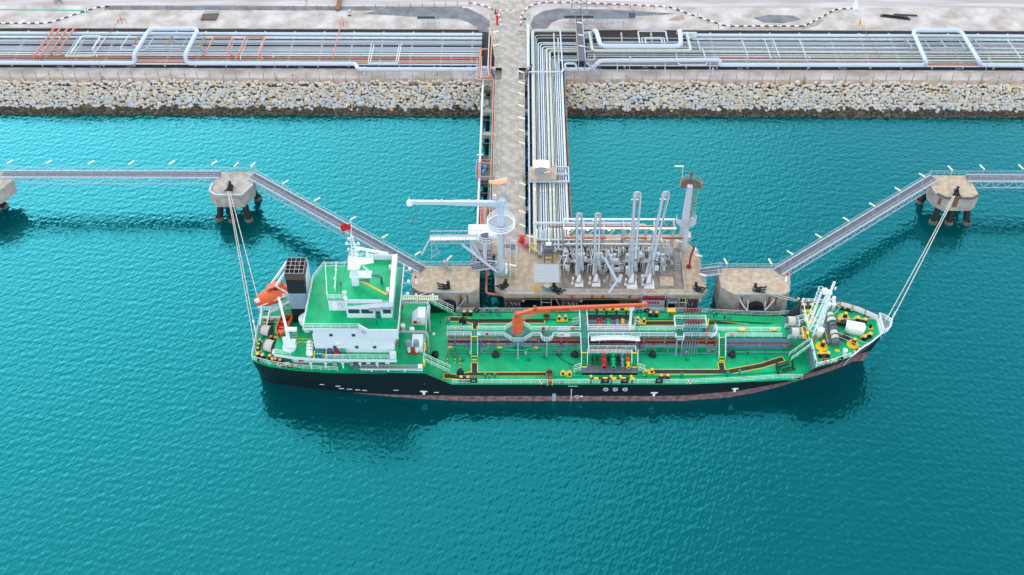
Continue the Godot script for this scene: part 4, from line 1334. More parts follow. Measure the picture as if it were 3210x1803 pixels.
	# covered machines on the tank tops: black bags
	for q in [Vector3(-9.21,4.7,12.4),Vector3(-13.58,4.7,20.14),Vector3(-3.43,4.7,20.08),Vector3(9.83,4.7,19.96),Vector3(-9.2,4.7,23.99),Vector3(22.97,4.7,19.89),Vector3(36.33,4.7,19.88)]:
		var b = MB.new()
		var rows = []
		for i in 7:
			var r = []
			for j in 11:
				var f = TAU * j / 10.0
				var w = (0.66 - 0.28 * pow(i / 6.0, 2.0)) * (1.0 + 0.14 * sin(f * 3.0 + q.x) + 0.06 * sin(f * 5.0)) * (0.05 if i == 6 else 1.0)
				r.append(Vector3(q.x + w * cos(f), 4.32 + i * 0.15 + (0.12 if i == 6 else 0.0), q.z - w * sin(f)))
			rows.append(r)
		b.sheet(rows)
		put("tank_hatch_cover", b, M.rubber, SH)
	# hoses and small gear on the open deck
	put("deck_hose", MB.new().pipe([Vector3(6.42,4.37,19.0),Vector3(6.68,4.37,19.75),Vector3(7.91,4.37,21.22),Vector3(9.84,4.37,22.4)], 0.05, 0.8, 5).ring(Vector3(7.32,4.37,19.74), Vector3.UP, 0.35, 0.06, 14).ring(Vector3(4.91,4.37,20.5), Vector3.UP, 0.32, 0.04, 14).ring(Vector3(10.05,4.37,22.31), Vector3.UP, 0.4, 0.04, 14), M.rubber, SH)
	var small = [Vector3(-11.47,4.4,20.42),Vector3(-10.21,4.4,20.42),Vector3(-9.41,4.4,20.97),Vector3(-12.05,4.4,23.18),Vector3(-11.71,4.4,22.9),Vector3(-13.03,4.4,12.83),Vector3(-11.94,4.4,13.02),Vector3(-9.67,4.4,13.79),Vector3(-9.31,4.4,13.78),Vector3(28.6,4.4,19.47),Vector3(27.93,4.4,19.85),Vector3(24.18,4.4,19.22),Vector3(38.82,4.4,19.98),Vector3(21.75,4.4,19.69),Vector3(38.81,4.4,19.98),Vector3(41.9,4.4,19.55),Vector3(48.98,4.4,21.35)]
	for q in small:
		put("sounding_pipe", MB.new().cyl(q, q + Vector3(0, 0.75, 0), 0.08, 6).cyl(q + Vector3(0, 0.7, 0), q + Vector3(0, 0.8, 0), 0.17, 8), M.ship_teal, SH)
	for q in [Vector3(-11.47,4.4,20.42),Vector3(-10.18,4.4,20.42),Vector3(-9.37,4.4,21.34),Vector3(-9.46,4.4,13.59)]:
		put("striped_pipe", MB.new().cyl(q + Vector3(0, 0.15, -0.6), q + Vector3(0, 0.15, 1.6), 0.09, 6), M.yellow, SH)
		put("dark_band", MB.new().cyl(q + Vector3(0, 0.15, 0.1), q + Vector3(0, 0.15, 0.5), 0.1, 6).cyl(q + Vector3(0, 0.15, 1.0), q + Vector3(0, 0.15, 1.3), 0.1, 6), M.black, SH)
	for q in [Vector3(-8.78,4.35,21.11),Vector3(2.17,4.35,21.05),Vector3(28.61,4.35,20.82),Vector3(41.98,4.35,20.63)]:
		put("hatch_lid", MB.new().cyl(q, q + Vector3(0, 0.18, 0), 0.32, 12), M.ship_teal, SH)
	for q in [Vector3(1.61,4.4,19.8),Vector3(-7.69,4.4,19.85),Vector3(-11.6,4.4,12.34),Vector3(28.59,4.4,19.56)]:
		put("deck_vent", MB.new().cyl(q, q + Vector3(0, 0.5, 0), 0.18, 10).ball(q + Vector3(0, 0.55, 0), Vector3(0.25, 0.15, 0.25)), M.steel, SH)
	for q in [Vector3(-12.13,4.4,10.17),Vector3(-5.07,4.4,10.17),Vector3(-3.54,4.4,10.16),Vector3(-4.41,4.4,10.43),Vector3(20.98,4.4,10.29),Vector3(21.63,4.4,10.29),Vector3(26.59,4.4,10.96),Vector3(34.2,4.4,11.11),Vector3(34.74,4.4,10.82),Vector3(36.05,4.4,11.4),Vector3(-5.08,4.4,24.94),Vector3(-3.48,4.4,24.93),Vector3(-4.38,4.4,25.3),Vector3(21.52,4.4,24.62),Vector3(27.32,4.4,24.77),Vector3(34.98,4.4,24.37),Vector3(36.96,4.4,24.0)]:
		put("air_pipe", MB.new().cyl(q, q + Vector3(0, 0.8, 0), 0.13, 8).cyl(q + Vector3(0, 0.75, 0), q + Vector3(0, 1.0, 0), 0.25, 10), M.ship_teal, SH)
	for q in [Vector3(-9.93,4.35,10.71),Vector3(-5.78,4.35,10.69),Vector3(-2.87,4.35,10.67),Vector3(33.31,4.35,11.27),Vector3(36.92,4.35,11.45),Vector3(7.53,4.35,25.73),Vector3(37.82,4.35,24.41)]:
		put("manhole", MB.new().cyl(q, q + Vector3(0, 0.06, 0), 0.42, 14), M.ship_teal, SH)
	# bollards along the sides
	for q in [[Vector3(-8.46,4.35,25.49), 0.0, 0], [Vector3(8.32,4.35,24.29), 0.1, 1], [Vector3(-8.47,4.35,10.8), 0.0, 0], [Vector3(7.97,4.35,11.85), -0.08, 1], [Vector3(22.0,4.35,23.86), -0.25, 1], [Vector3(24.5,4.35,24.96), 0.0, 0], [Vector3(21.5,4.35,12.25), 0.3, 1], [Vector3(23.78,4.35,10.83), 0.0, 0]]:
		bollard_pair(q[0], q[1], SH, M.yellow if q[2] else M.black, gold, 0.22, 0.55, 0.8)
		if q[2]:
			put("bollard_base", MB.new().box(q[0] + Vector3(0, 0.06, 0.1 if q[0].z < 18 else -0.2), Vector3(1.9, 0.08, 1.0), Basis(Vector3.UP, -q[1])), M.yellow, SH)
	for q in [Vector3(5.51,4.35,24.04), Vector3(5.6,4.35,25.65), Vector3(5.23,4.35,11.32)]:
		var f = put("chain_stopper", MB.new().box(q + Vector3(0, 0.3, 0), Vector3(0.75, 0.6, 1.2)), M.rusty, SH)
		put("stopper_roller", MB.new().cyl(q + Vector3(-0.5, 0.65, 0.2), q + Vector3(0.5, 0.65, 0.2), 0.25, 10), M.black, f)
	put("yellow_fairlead", MB.new().box(Vector3(5.2,4.7,26.03), Vector3(0.12, 0.9, 1.0)).box(Vector3(5.97,4.7,26.03), Vector3(0.12, 0.9, 1.0)), M.yellow, SH)
	# panama chocks in the rails
	for x in [-6.93,23.47,14.69,17.84]:
		put("chock", MB.new().box(Vector3(x, 4.85, 26.2), Vector3(1.15, 0.2, 0.35)).box(Vector3(x - 0.45, 5.2, 26.2), Vector3(0.25, 0.8, 0.35)).box(Vector3(x + 0.45, 5.2, 26.2), Vector3(0.25, 0.8, 0.35)).box(Vector3(x, 5.6, 26.2), Vector3(1.15, 0.2, 0.35)), M.black, SH)
	for x in [-6.87,22.7]:
		put("chock", MB.new().ring(Vector3(x, 5.0, 10.25), Vector3.BACK, 0.42, 0.16, 12), M.black, SH)
	# pipe-handling rails beside the manifolds, black with yellow sleeves
	for side in [1, -1]:
		var zz = 26.0 if side > 0 else 10.5
		var b = MB.new().cyl(Vector3(12.1, 5.55, zz), Vector3(19.3, 5.55, zz), 0.17, 8)
		for k in 5:
			b.cyl(Vector3(12.3 + k * 1.7, 4.4, zz), Vector3(12.3 + k * 1.7, 5.55, zz), 0.14, 8)
		var hr = put("hose_rail", b, M.black, SH)
		for k in 5:
			put("yellow_sleeve", MB.new().cyl(Vector3(12.75 + k * 1.48, 5.55, zz), Vector3(13.5 + k * 1.48, 5.55, zz), 0.23, 10), M.yellow, hr)
		for x in [12.3, 15.6, 17.1, 18.9]:
			put("yellow_cap", MB.new().cyl(Vector3(x, 5.6, zz - side * 0.15), Vector3(x, 6.05, zz - side * 0.15), 0.2, 10), M.yellow, hr)
	life_ring(Vector3(4.03,4.95,26.42), Vector3.BACK, "red and white life ring on the tanker's near rail left of the manifold tray")
	life_ring(Vector3(28.5,4.95,26.2), Vector3.BACK, "red and white life ring on the tanker's near rail right of the manifold tray")
	life_ring(Vector3(27.7,4.95,10.17), Vector3.BACK, "red and white life ring on the tanker's quayside rail beside the hazard-striped frame")
	put("striped_frame", MB.new().box(Vector3(26.54,4.9,10.53), Vector3(0.12, 1.3, 0.9)).box(Vector3(27.21,4.9,10.53), Vector3(0.12, 1.3, 0.9)).box(Vector3(26.82,5.4,10.6), Vector3(1.4, 0.15, 0.8)), M.yellow, SH)
	ship_crane()
	ship_manifold()
	# vent mast group: risers with red heads, a platform round them
	var vm = put("vent_platform", MB.new().span(Vector3(26.7, 7.3, 14.7), Vector3(32.0, 7.4, 16.6)), M.ship_teal, SH)
	var pr = [Vector3(28.1, 7.4, 16.6), Vector3(32.0, 7.4, 16.6), Vector3(32.0, 7.4, 14.6), Vector3(26.7, 7.4, 14.6), Vector3(26.7, 7.4, 16.9), Vector3(28.0, 7.4, 16.9)]
	put("vent_platform_rail", MB.new().rail(pr, 1.1, 3, 1.4, 0.06).rail([Vector3(26.7, 6.9, 18.9), Vector3(28.0, 6.9, 18.9), Vector3(28.0, 6.9, 18.1)], 1.1, 3, 1.0, 0.06).rail([Vector3(26.7, 6.9, 18.1), Vector3(26.7, 6.9, 18.9)], 1.1, 3, 1.0, 0.06), M.white, vm)
	put("platform_deck", MB.new().span(Vector3(26.7, 6.8, 18.05), Vector3(28.0, 6.88, 18.9)), M.ship_teal, vm)
	for x in [26.9, 27.8]:
		put("platform_leg", MB.new().bar(Vector3(x, 4.3, 19.7), Vector3(x, 6.8, 18.8), 0.24, 0.2).box(Vector3(x, 4.34, 19.7), Vector3(0.6, 0.08, 0.6)).bar(Vector3(x, 4.3, 14.8), Vector3(x, 7.3, 14.8), 0.2, 0.2), M.ship_grey, vm)
	for k in 7:
		for row in 2:
			var x = 28.35 + k * 0.44
			var z = 14.3 if row == 0 else 17.0
			var s = 0.65 if k in [0, 6] else 1.0
			var v = put("vent_riser", MB.new().pipe([Vector3(x - 0.7, 4.6, z + 2.6 * row + 0.4), Vector3(x - 0.35, 6.2, z + 1.0 * row), Vector3(x, 9.3, z)] if row else [Vector3(x, 4.6, z), Vector3(x, 9.3, z)], 0.1 * s, 0.0, 7), M.ship_blue, vm)
			put("vent_head", MB.new().lathe(Vector3(x, 9.0, z), [Vector2(0.1, 0), Vector2(0.2 * s, 0.15), Vector2(0.2 * s, 0.55), Vector2(0.12 * s, 0.7), Vector2(0.16 * s, 0.95), Vector2(0.0, 1.15)], 10), M.dark_red, v)
	var hoop = MB.new()
	for y in [0.4, 0.75, 1.1]:
		hoop.ring(Vector3(32.0, 6.9 + y, 16.75), Vector3.UP, 1.75, 0.045, 12, PI * 0.6, PI * 1.08)
	put("curved_rail", hoop, M.white, vm)
	put("curved_deck", MB.new().prism([Vector2(31.5, 16.75), Vector2(33.7, 16.75), Vector2(33.4, 15.7), Vector2(32.6, 15.1), Vector2(31.5, 15.0)], 6.8, 6.88), M.ship_teal, vm)
	put("fire_monitor", MB.new().cyl(Vector3(32.3, 6.9, 15.9), Vector3(32.3, 7.9, 15.9), 0.1).cyl(Vector3(32.3, 7.8, 15.9), Vector3(32.5, 8.1, 14.9), 0.1), M.yellow, vm)
	# blue trunk below the forward walkway
	var tr = put("forward_trunk", MB.new().span(Vector3(34.6, 4.3, 15.6), Vector3(46.0, 6.7, 18.4)), M.ship_blue, SH)
	put("trunk_line", MB.new().cyl(Vector3(33.5, 5.9, 18.6), Vector3(46.3, 5.9, 18.6), 0.1), M.red, tr)
	put("trunk_pipe", MB.new().cyl(Vector3(33.5, 4.7, 19.4), Vector3(47.5, 4.7, 19.4), 0.09), M.ship_grey, tr)
	for x in [35.6, 41.0, 45.2]:
		put("trunk_fitting", MB.new().cyl(Vector3(x, 5.3, 18.4), Vector3(x, 5.3, 18.5), 0.3, 12), M.ship_grey, tr)
	put("trunk_top", MB.new().span(Vector3(34.0, 6.91, 15.2), Vector3(46.0, 6.95, 18.0)), M.ship_green, tr)
	for q in [Vector3(37.98,7.0,16.55),Vector3(38.09,7.0,16.68),Vector3(43.33,7.0,16.54)]:
		var l = MB.new()
		for k in 4:
			l.cyl(q + Vector3(-0.5, 0.15 + 0.06 * k, -0.3 + k * 0.2), q + Vector3(0.5, 0.15 + 0.06 * k, -0.3 + k * 0.2), 0.09, 6)
		put("hose_saddle", l, M.yellow, SH)
	# anchor-handling grid on the near bow deck
	var ag = MB.new()
	ag.box(Vector3(43.45,4.6,22.96), Vector3(0.25, 0.7, 2.2)).box(Vector3(46.15,4.5,22.06), Vector3(0.15, 0.4, 1.8)).cyl(Vector3(43.7,4.7,22.74), Vector3(45.52,4.7,21.93), 0.16, 8).cyl(Vector3(44.25,4.6,23.26), Vector3(45.9,4.6,22.55), 0.14, 8).bar(Vector3(43.56,4.5,21.87), Vector3(45.66,4.5,21.25), 0.1, 0.1).bar(Vector3(44.05,4.5,23.67), Vector3(46.48,4.5,22.86), 0.1, 0.1)
	put("hose_crane_cradle", ag, M.black, SH)
	# rope winches at the end of the walkway
	for q in [[46.4,15.3,0.75],[46.6,17.75,0.7]]:
		var d: float = q[1]
		rope_drum(Vector3(q[0], 8.0, d), Vector3(1, 0, 0), q[2], 1.3, SH)
		put("winch_platform", MB.new().span(Vector3(q[0] - 1.2, 6.96 + (d - 15) * 0.004, d - 0.9), Vector3(q[0] + 1.3, 7.1, d + 0.9)), M.ship_teal, SH)
		put("winch_rail", MB.new().rail([Vector3(q[0] - 1.2, 7.1, d + 0.9), Vector3(q[0] + 1.3, 7.1, d + 0.9), Vector3(q[0] + 1.3, 7.1, d - 0.9)], 1.05, 3, 1.2, 0.055), M.white, SH)


func ship_crane() -> void:
	var c = Vector3(0.33, 6.9, 17.5)
	var oct = []
	for k in 8:
		var f = TAU * (k + 0.5) / 8.0
		oct.append(Vector2(c.x + 2.35 * cos(f), c.z + 2.05 * sin(f)))
	var pf = put("crane_platform", MB.new().prism(oct, 6.8, 6.905), M.ship_teal, SH)
	var r = MB.new()
	for k in [0, 1, 2, 4, 5, 6]:
		var a: Vector2 = oct[k]
		var b: Vector2 = oct[(k + 1) % 8]
		r.rail([Vector3(a.x, 6.9, a.y), Vector3(b.x, 6.9, b.y)], 1.1, 3, 1.6, 0.06)
	put("crane_platform_rail", r, M.white, pf)
	put("crane_platform_leg", MB.new().bar(Vector3(0.33, 4.3, 20.6), Vector3(0.33, 6.8, 19.3), 0.26, 0.2).box(Vector3(0.33, 4.35, 20.6), Vector3(0.6, 0.1, 0.5)), M.ship_grey, pf)
	put("crane_skirt", MB.new().cone(Vector3(0.33, 4.3, 17.5), Vector3(0.33, 6.8, 17.5), 0.8, 1.9, 12), M.ship_blue, pf)
	var cr = put("deck_crane", MB.new().cyl(Vector3(c.x, 6.9, c.z - 0.2), Vector3(c.x, 7.4, c.z - 0.2), 0.95, 16), M.ship_grey, SH)
	var hs = MB.new().cyl(Vector3(c.x, 7.4, 17.2), Vector3(c.x, 8.9, 17.2), 0.82, 16)
	hs.box(Vector3(c.x, 9.3, 17.1), Vector3(1.55, 0.9, 1.2)).box(Vector3(c.x - 0.1, 10.2, 16.9), Vector3(1.15, 1.3, 1.0)).box(Vector3(c.x - 0.1, 11.0, 16.8), Vector3(1.0, 0.6, 1.0))
	put("crane_house", hs, M.crane_orange, cr)
	put("crane_ladder", MB.new().bar(Vector3(c.x - 1.0, 7.0, 18.0), Vector3(c.x - 0.9, 10.8, 17.2), 0.12, 0.3), M.crane_orange, cr)
	put("crane_plate", MB.new().box(Vector3(c.x, 8.9, 17.5), Vector3(0.25, 0.04, 0.5)), M.white, cr)
	var p = Vector3(0.0, 11.0, 16.9)
	var e = Vector3(3.1, 12.2, 16.9)
	var t = Vector3(21.3, 12.3, 15.7)
	var bm = MB.new()
	var d = (t - e).normalized()
	var s = d.cross(Vector3.UP).normalized()
	var u = s.cross(d)
	for q in [[p, e, 0.34, 0.42], [e, t, 0.42, 0.24]]:
		var a: Vector3 = q[0]
		var b: Vector3 = q[1]
		var w0: float = q[2] * 0.7
		var h0: float = q[2]
		var h1: float = q[3]
		var w1: float = q[3] * 0.7
		var av = [a - s * w0 - u * h0, a + s * w0 - u * h0, a + s * w0 + u * h0, a - s * w0 + u * h0]
		var bv = [b - s * w1 - u * h1, b + s * w1 - u * h1, b + s * w1 + u * h1, b - s * w1 + u * h1]
		for k in 4:
			bm.quad(av[k], bv[k], bv[(k + 1) % 4], av[(k + 1) % 4])
		bm.quad(av[0], av[1], av[2], av[3]).quad(bv[3], bv[2], bv[1], bv[0])
	var boom = put("boom", bm, M.crane_orange, cr)
	put("boom_head", MB.new().cyl(t - s * 0.3, t + s * 0.3, 0.5, 12), M.crane_orange, boom)
	put("elbow_sheave", MB.new().cyl(e - s * 0.45 + u * 0.4, e + s * 0.45 + u * 0.4, 0.3, 12), M.rusty, boom)
	put("pivot_pin", MB.new().cyl(p - s * 0.5, p + s * 0.5, 0.35, 10), M.rusty, boom)
	letters("boom_text", "SWL 2T 20m", e + d * 4.1 - u * 0.0 - s * -0.36, 0.42, d, u, M.soot, boom)
	put("luffing_ram", MB.new().cyl(Vector3(c.x + 0.6, 9.6, 16.9), Vector3(4.0, 11.8, 16.85), 0.17, 10), M.crane_orange, cr)
	put("boom_crutch", MB.new().cyl(Vector3(19.15, 6.9, 16.5), Vector3(19.15, 11.7, 15.9), 0.22, 10).box(Vector3(19.15, 11.75, 15.9), Vector3(0.9, 0.25, 1.0)), M.ship_white, SH)
	# the round lookout beside the crane
	var q = Vector3(5.15, 6.9, 18.3)
	var rb = MB.new()
	var pts = []
	for k in 9:
		var f = PI * k / 8.0
		pts.append(Vector3(q.x + 1.0 * cos(f), 6.9, q.z + 0.95 * sin(f)))
	rb.rail(pts, 1.1, 3, 0.8, 0.055)
	var lk = put("monitor_platform", MB.new().prism(pts.map(func(v): return Vector2(v.x, v.z)), 6.78, 6.9), M.ship_teal, SH)
	put("platform_rail", rb, M.white, lk)
	put("platform_leg", MB.new().bar(Vector3(q.x, 4.3, 20.2), Vector3(q.x, 6.8, 19.0), 0.24, 0.2).box(Vector3(q.x, 4.34, 20.2), Vector3(0.5, 0.08, 0.5)), M.ship_grey, lk)
	put("fire_monitor", MB.new().cyl(q + Vector3(0, 0, 0), q + Vector3(0, 1.3, 0), 0.1).cyl(q + Vector3(0, 1.3, 0), q + Vector3(0.6, 1.9, -0.9), 0.08), M.rusty, lk)


func ship_manifold() -> void:
	for side in [1, -1]:
		# everything of the near manifold mirrored at the quay side
		var zc0 = 18.25
		var S = func(x: float, y: float, dz: float) -> Vector3: return Vector3(x, y, zc0 + side * dz)
		var tz = 5.95 if side > 0 else 7.2
		var tray = MB.new()
		var a: Vector3 = S.call(10.9, 4.3, 4.3)
		var b: Vector3 = S.call(20.1, 4.75, tz)
		tray.span(a.min(b), a.max(b))
		var mf = put("manifold_tray", tray, M.black, SH)
		for k in 9:
			for j in 2:
				var x = 11.4 + k * 1.02
				put("grating_panel", MB.new().box(S.call(x, 4.78, 4.75 + j * 0.8), Vector3(0.98, 0.06, 0.76)), M.grating if (k + j) % 3 else M.drum_grey, mf)
		# cross pipes with valves
		var xs = [14.62, 16.15, 17.65, 18.62]
		var cm = [M.red, M.ship_green, M.ship_grey, M.yellow]
		for i in 4:
			var x: float = xs[i] + (0.0 if side > 0 else -0.35)
			var r: float = [0.27, 0.27, 0.17, 0.24][i]
			var pm: Material = [M.red, M.ship_green, M.ship_grey, M.ship_grey][i]
			put("cross_pipe", MB.new().pipe([S.call(x - 0.35, 5.0, 0.3), S.call(x - 0.2, 5.2, 2.0), S.call(x, 5.5, 3.0)], r * 0.85, 0.4), pm, mf)
			var v = put("manifold_valve", MB.new().cyl(S.call(x, 5.5, 2.6), S.call(x, 5.5, 5.3), r * 0.8, 10), cm[i], mf)
			put("valve_flange", MB.new().cyl(S.call(x, 5.5, 3.5), S.call(x, 5.5, 3.62), r * 1.5, 12).cyl(S.call(x, 5.5, 4.3), S.call(x, 5.5, 4.45), r * 1.5, 12).cyl(S.call(x, 5.5, 5.15), S.call(x, 5.5, 5.3), r * 1.5, 12), cm[i], v)
			put("valve_bonnet", MB.new().cyl(S.call(x, 5.5, 3.1), S.call(x, 6.25, 3.1), r * 0.7, 8).ring(S.call(x, 6.3, 3.1), Vector3.UP, r * 1.1, 0.05, 10).box(S.call(x, 5.75, 3.9), Vector3(r * 2.0, 0.35, 0.5)), M.red if i == 3 else cm[i], v)
		for x in [11.9, 12.75, 13.5, 15.4, 16.95, 17.2]:
			put("drain_pipe", MB.new().pipe([S.call(x, 4.4, 2.6), S.call(x, 5.4, 2.8), S.call(x, 5.4, 4.4)], 0.13, 0.3).cyl(S.call(x, 5.4, 3.6), S.call(x, 5.4, 3.75), 0.25, 10), M.black, mf)
		if side > 0:
			for k in 9:
				var x = 12.1 + k * 0.66
				put("reducer", MB.new().ring(S.call(x, 6.45, 2.35), Vector3(0, 0.6, 0.8), 0.16 if k % 4 else 0.22, 0.07, 10), M.pipe_salmon, mf)
		# raised walk behind with its rails
		put("manifold_walk", MB.new().box(S.call(15.6, 5.95, 2.4), Vector3(8.0, 0.08, 0.9)), M.ship_teal, mf)
		put("manifold_rail", MB.new().rail([S.call(12.2, 6.0, 2.85), S.call(19.3, 6.0, 2.85)], 1.0, 3, 1.4, 0.06).rail([S.call(12.2, 6.0, 1.95), S.call(19.9, 6.0, 1.95), S.call(19.9, 6.0, 2.8)], 1.0, 2, 1.4, 0.06), M.white, mf)
		# stairs at both ends of the tray
		for x in [11.35, 19.7]:
			var st = put("manifold_stair", MB.new().ladder(S.call(x, 4.8, 4.5), S.call(x, 6.3, 2.9), 0.9, 0.3), M.ship_green, mf)
			put("stair_rail", MB.new().rail([S.call(x - 0.5, 4.8, 4.5), S.call(x - 0.5, 6.3, 2.9)], 1.0, 2, 1.0, 0.06).rail([S.call(x + 0.5, 4.8, 4.5), S.call(x + 0.5, 6.3, 2.9)], 1.0, 2, 1.0, 0.06), M.white, st)
			put("step_mark", MB.new().box(S.call(x, 4.84, 4.7), Vector3(0.85, 0.03, 0.3)).box(S.call(x, 6.33, 2.85), Vector3(0.85, 0.03, 0.3)), M.yellow, st)
			var o = -1.0 if x < 15 else 1.0
			put("end_steps", MB.new().ladder(S.call(x + o * 1.6, 4.34, 5.2), S.call(x + o * 0.5, 4.85, 5.2), 0.8, 0.2), M.ship_green, st)
			put("end_rail", MB.new().rail([S.call(x + o * 1.7, 4.34, 5.6), S.call(x + o * 0.6, 4.9, 5.6)], 1.0, 2, 1.0, 0.06).rail([S.call(x + o * 1.7, 4.34, 4.8), S.call(x + o * 0.6, 4.9, 4.8)], 1.0, 2, 1.0, 0.06), M.white, st)
	# walkway across the ship
	var cw = put("cross_walkway", MB.new().span(Vector3(10.85, 6.905, 14.2), Vector3(12.0, 6.96, 18.4)), M.ship_teal, SH)
	put("cross_walk_slope", MB.new().quad(Vector3(10.85, 6.95, 18.4), Vector3(10.85, 6.3, 21.2), Vector3(12.0, 6.3, 21.2), Vector3(12.0, 6.95, 18.4)), M.ship_teal, cw)
	put("cross_walk_slope", MB.new().quad(Vector3(10.85, 6.95, 14.2), Vector3(12.0, 6.95, 14.2), Vector3(12.0, 6.3, 12.5), Vector3(10.85, 6.3, 12.5)), M.ship_teal, cw)
	put("cross_rail", MB.new().rail([Vector3(10.8, 6.3, 21.2), Vector3(10.8, 6.95, 18.2)], 1.05, 3, 1.2, 0.07).rail([Vector3(10.8, 6.95, 16.7), Vector3(10.8, 6.95, 14.2), Vector3(10.8, 6.3, 12.5)], 1.05, 3, 1.2, 0.07).rail([Vector3(12.05, 6.3, 21.2), Vector3(12.05, 6.95, 18.2)], 1.05, 3, 1.2, 0.07).rail([Vector3(12.05, 6.95, 16.7), Vector3(12.05, 6.95, 14.2), Vector3(12.05, 6.3, 12.5)], 1.05, 3, 1.2, 0.07), M.white, cw)
	# white boarding ladder lying along the walkway
	var g = MB.new()
	for k in 10:
		var x = 12.9 + k * 0.82
		var y = 7.0 + 0.35 * sin(PI * (k + 0.5) / 10.0)
		g.box(Vector3(x, y, 18.75), Vector3(0.8, 0.1, 0.75)).box(Vector3(x, y + 0.25, 19.1), Vector3(0.8, 0.12, 0.06)).box(Vector3(x, y + 0.25, 18.4), Vector3(0.8, 0.12, 0.06)).box(Vector3(x + 0.4, y + 0.12, 19.1), Vector3(0.08, 0.3, 0.06))
	var lad = put("boarding_ladder", g, M.tube_cream)
	lad.mesh.surface_set_material(0, M.white)
	tag(lad, "white arched boarding ladder lying along the tanker's flying bridge beside the manifolds", "gangway")
	for x in [14.0, 20.2]:
		put("ladder_bracket", MB.new().bar(Vector3(x, 5.5, 18.9), Vector3(x, 7.0, 18.7), 0.16, 0.16), M.ship_grey, SH)



func bow_y(x: float) -> float:
	return 7.31 + (x - 49.2) * 0.09


func on_bow(x: float, z: float, up := 0.0) -> Vector3:
	return Vector3(x, bow_y(x) + up, z)


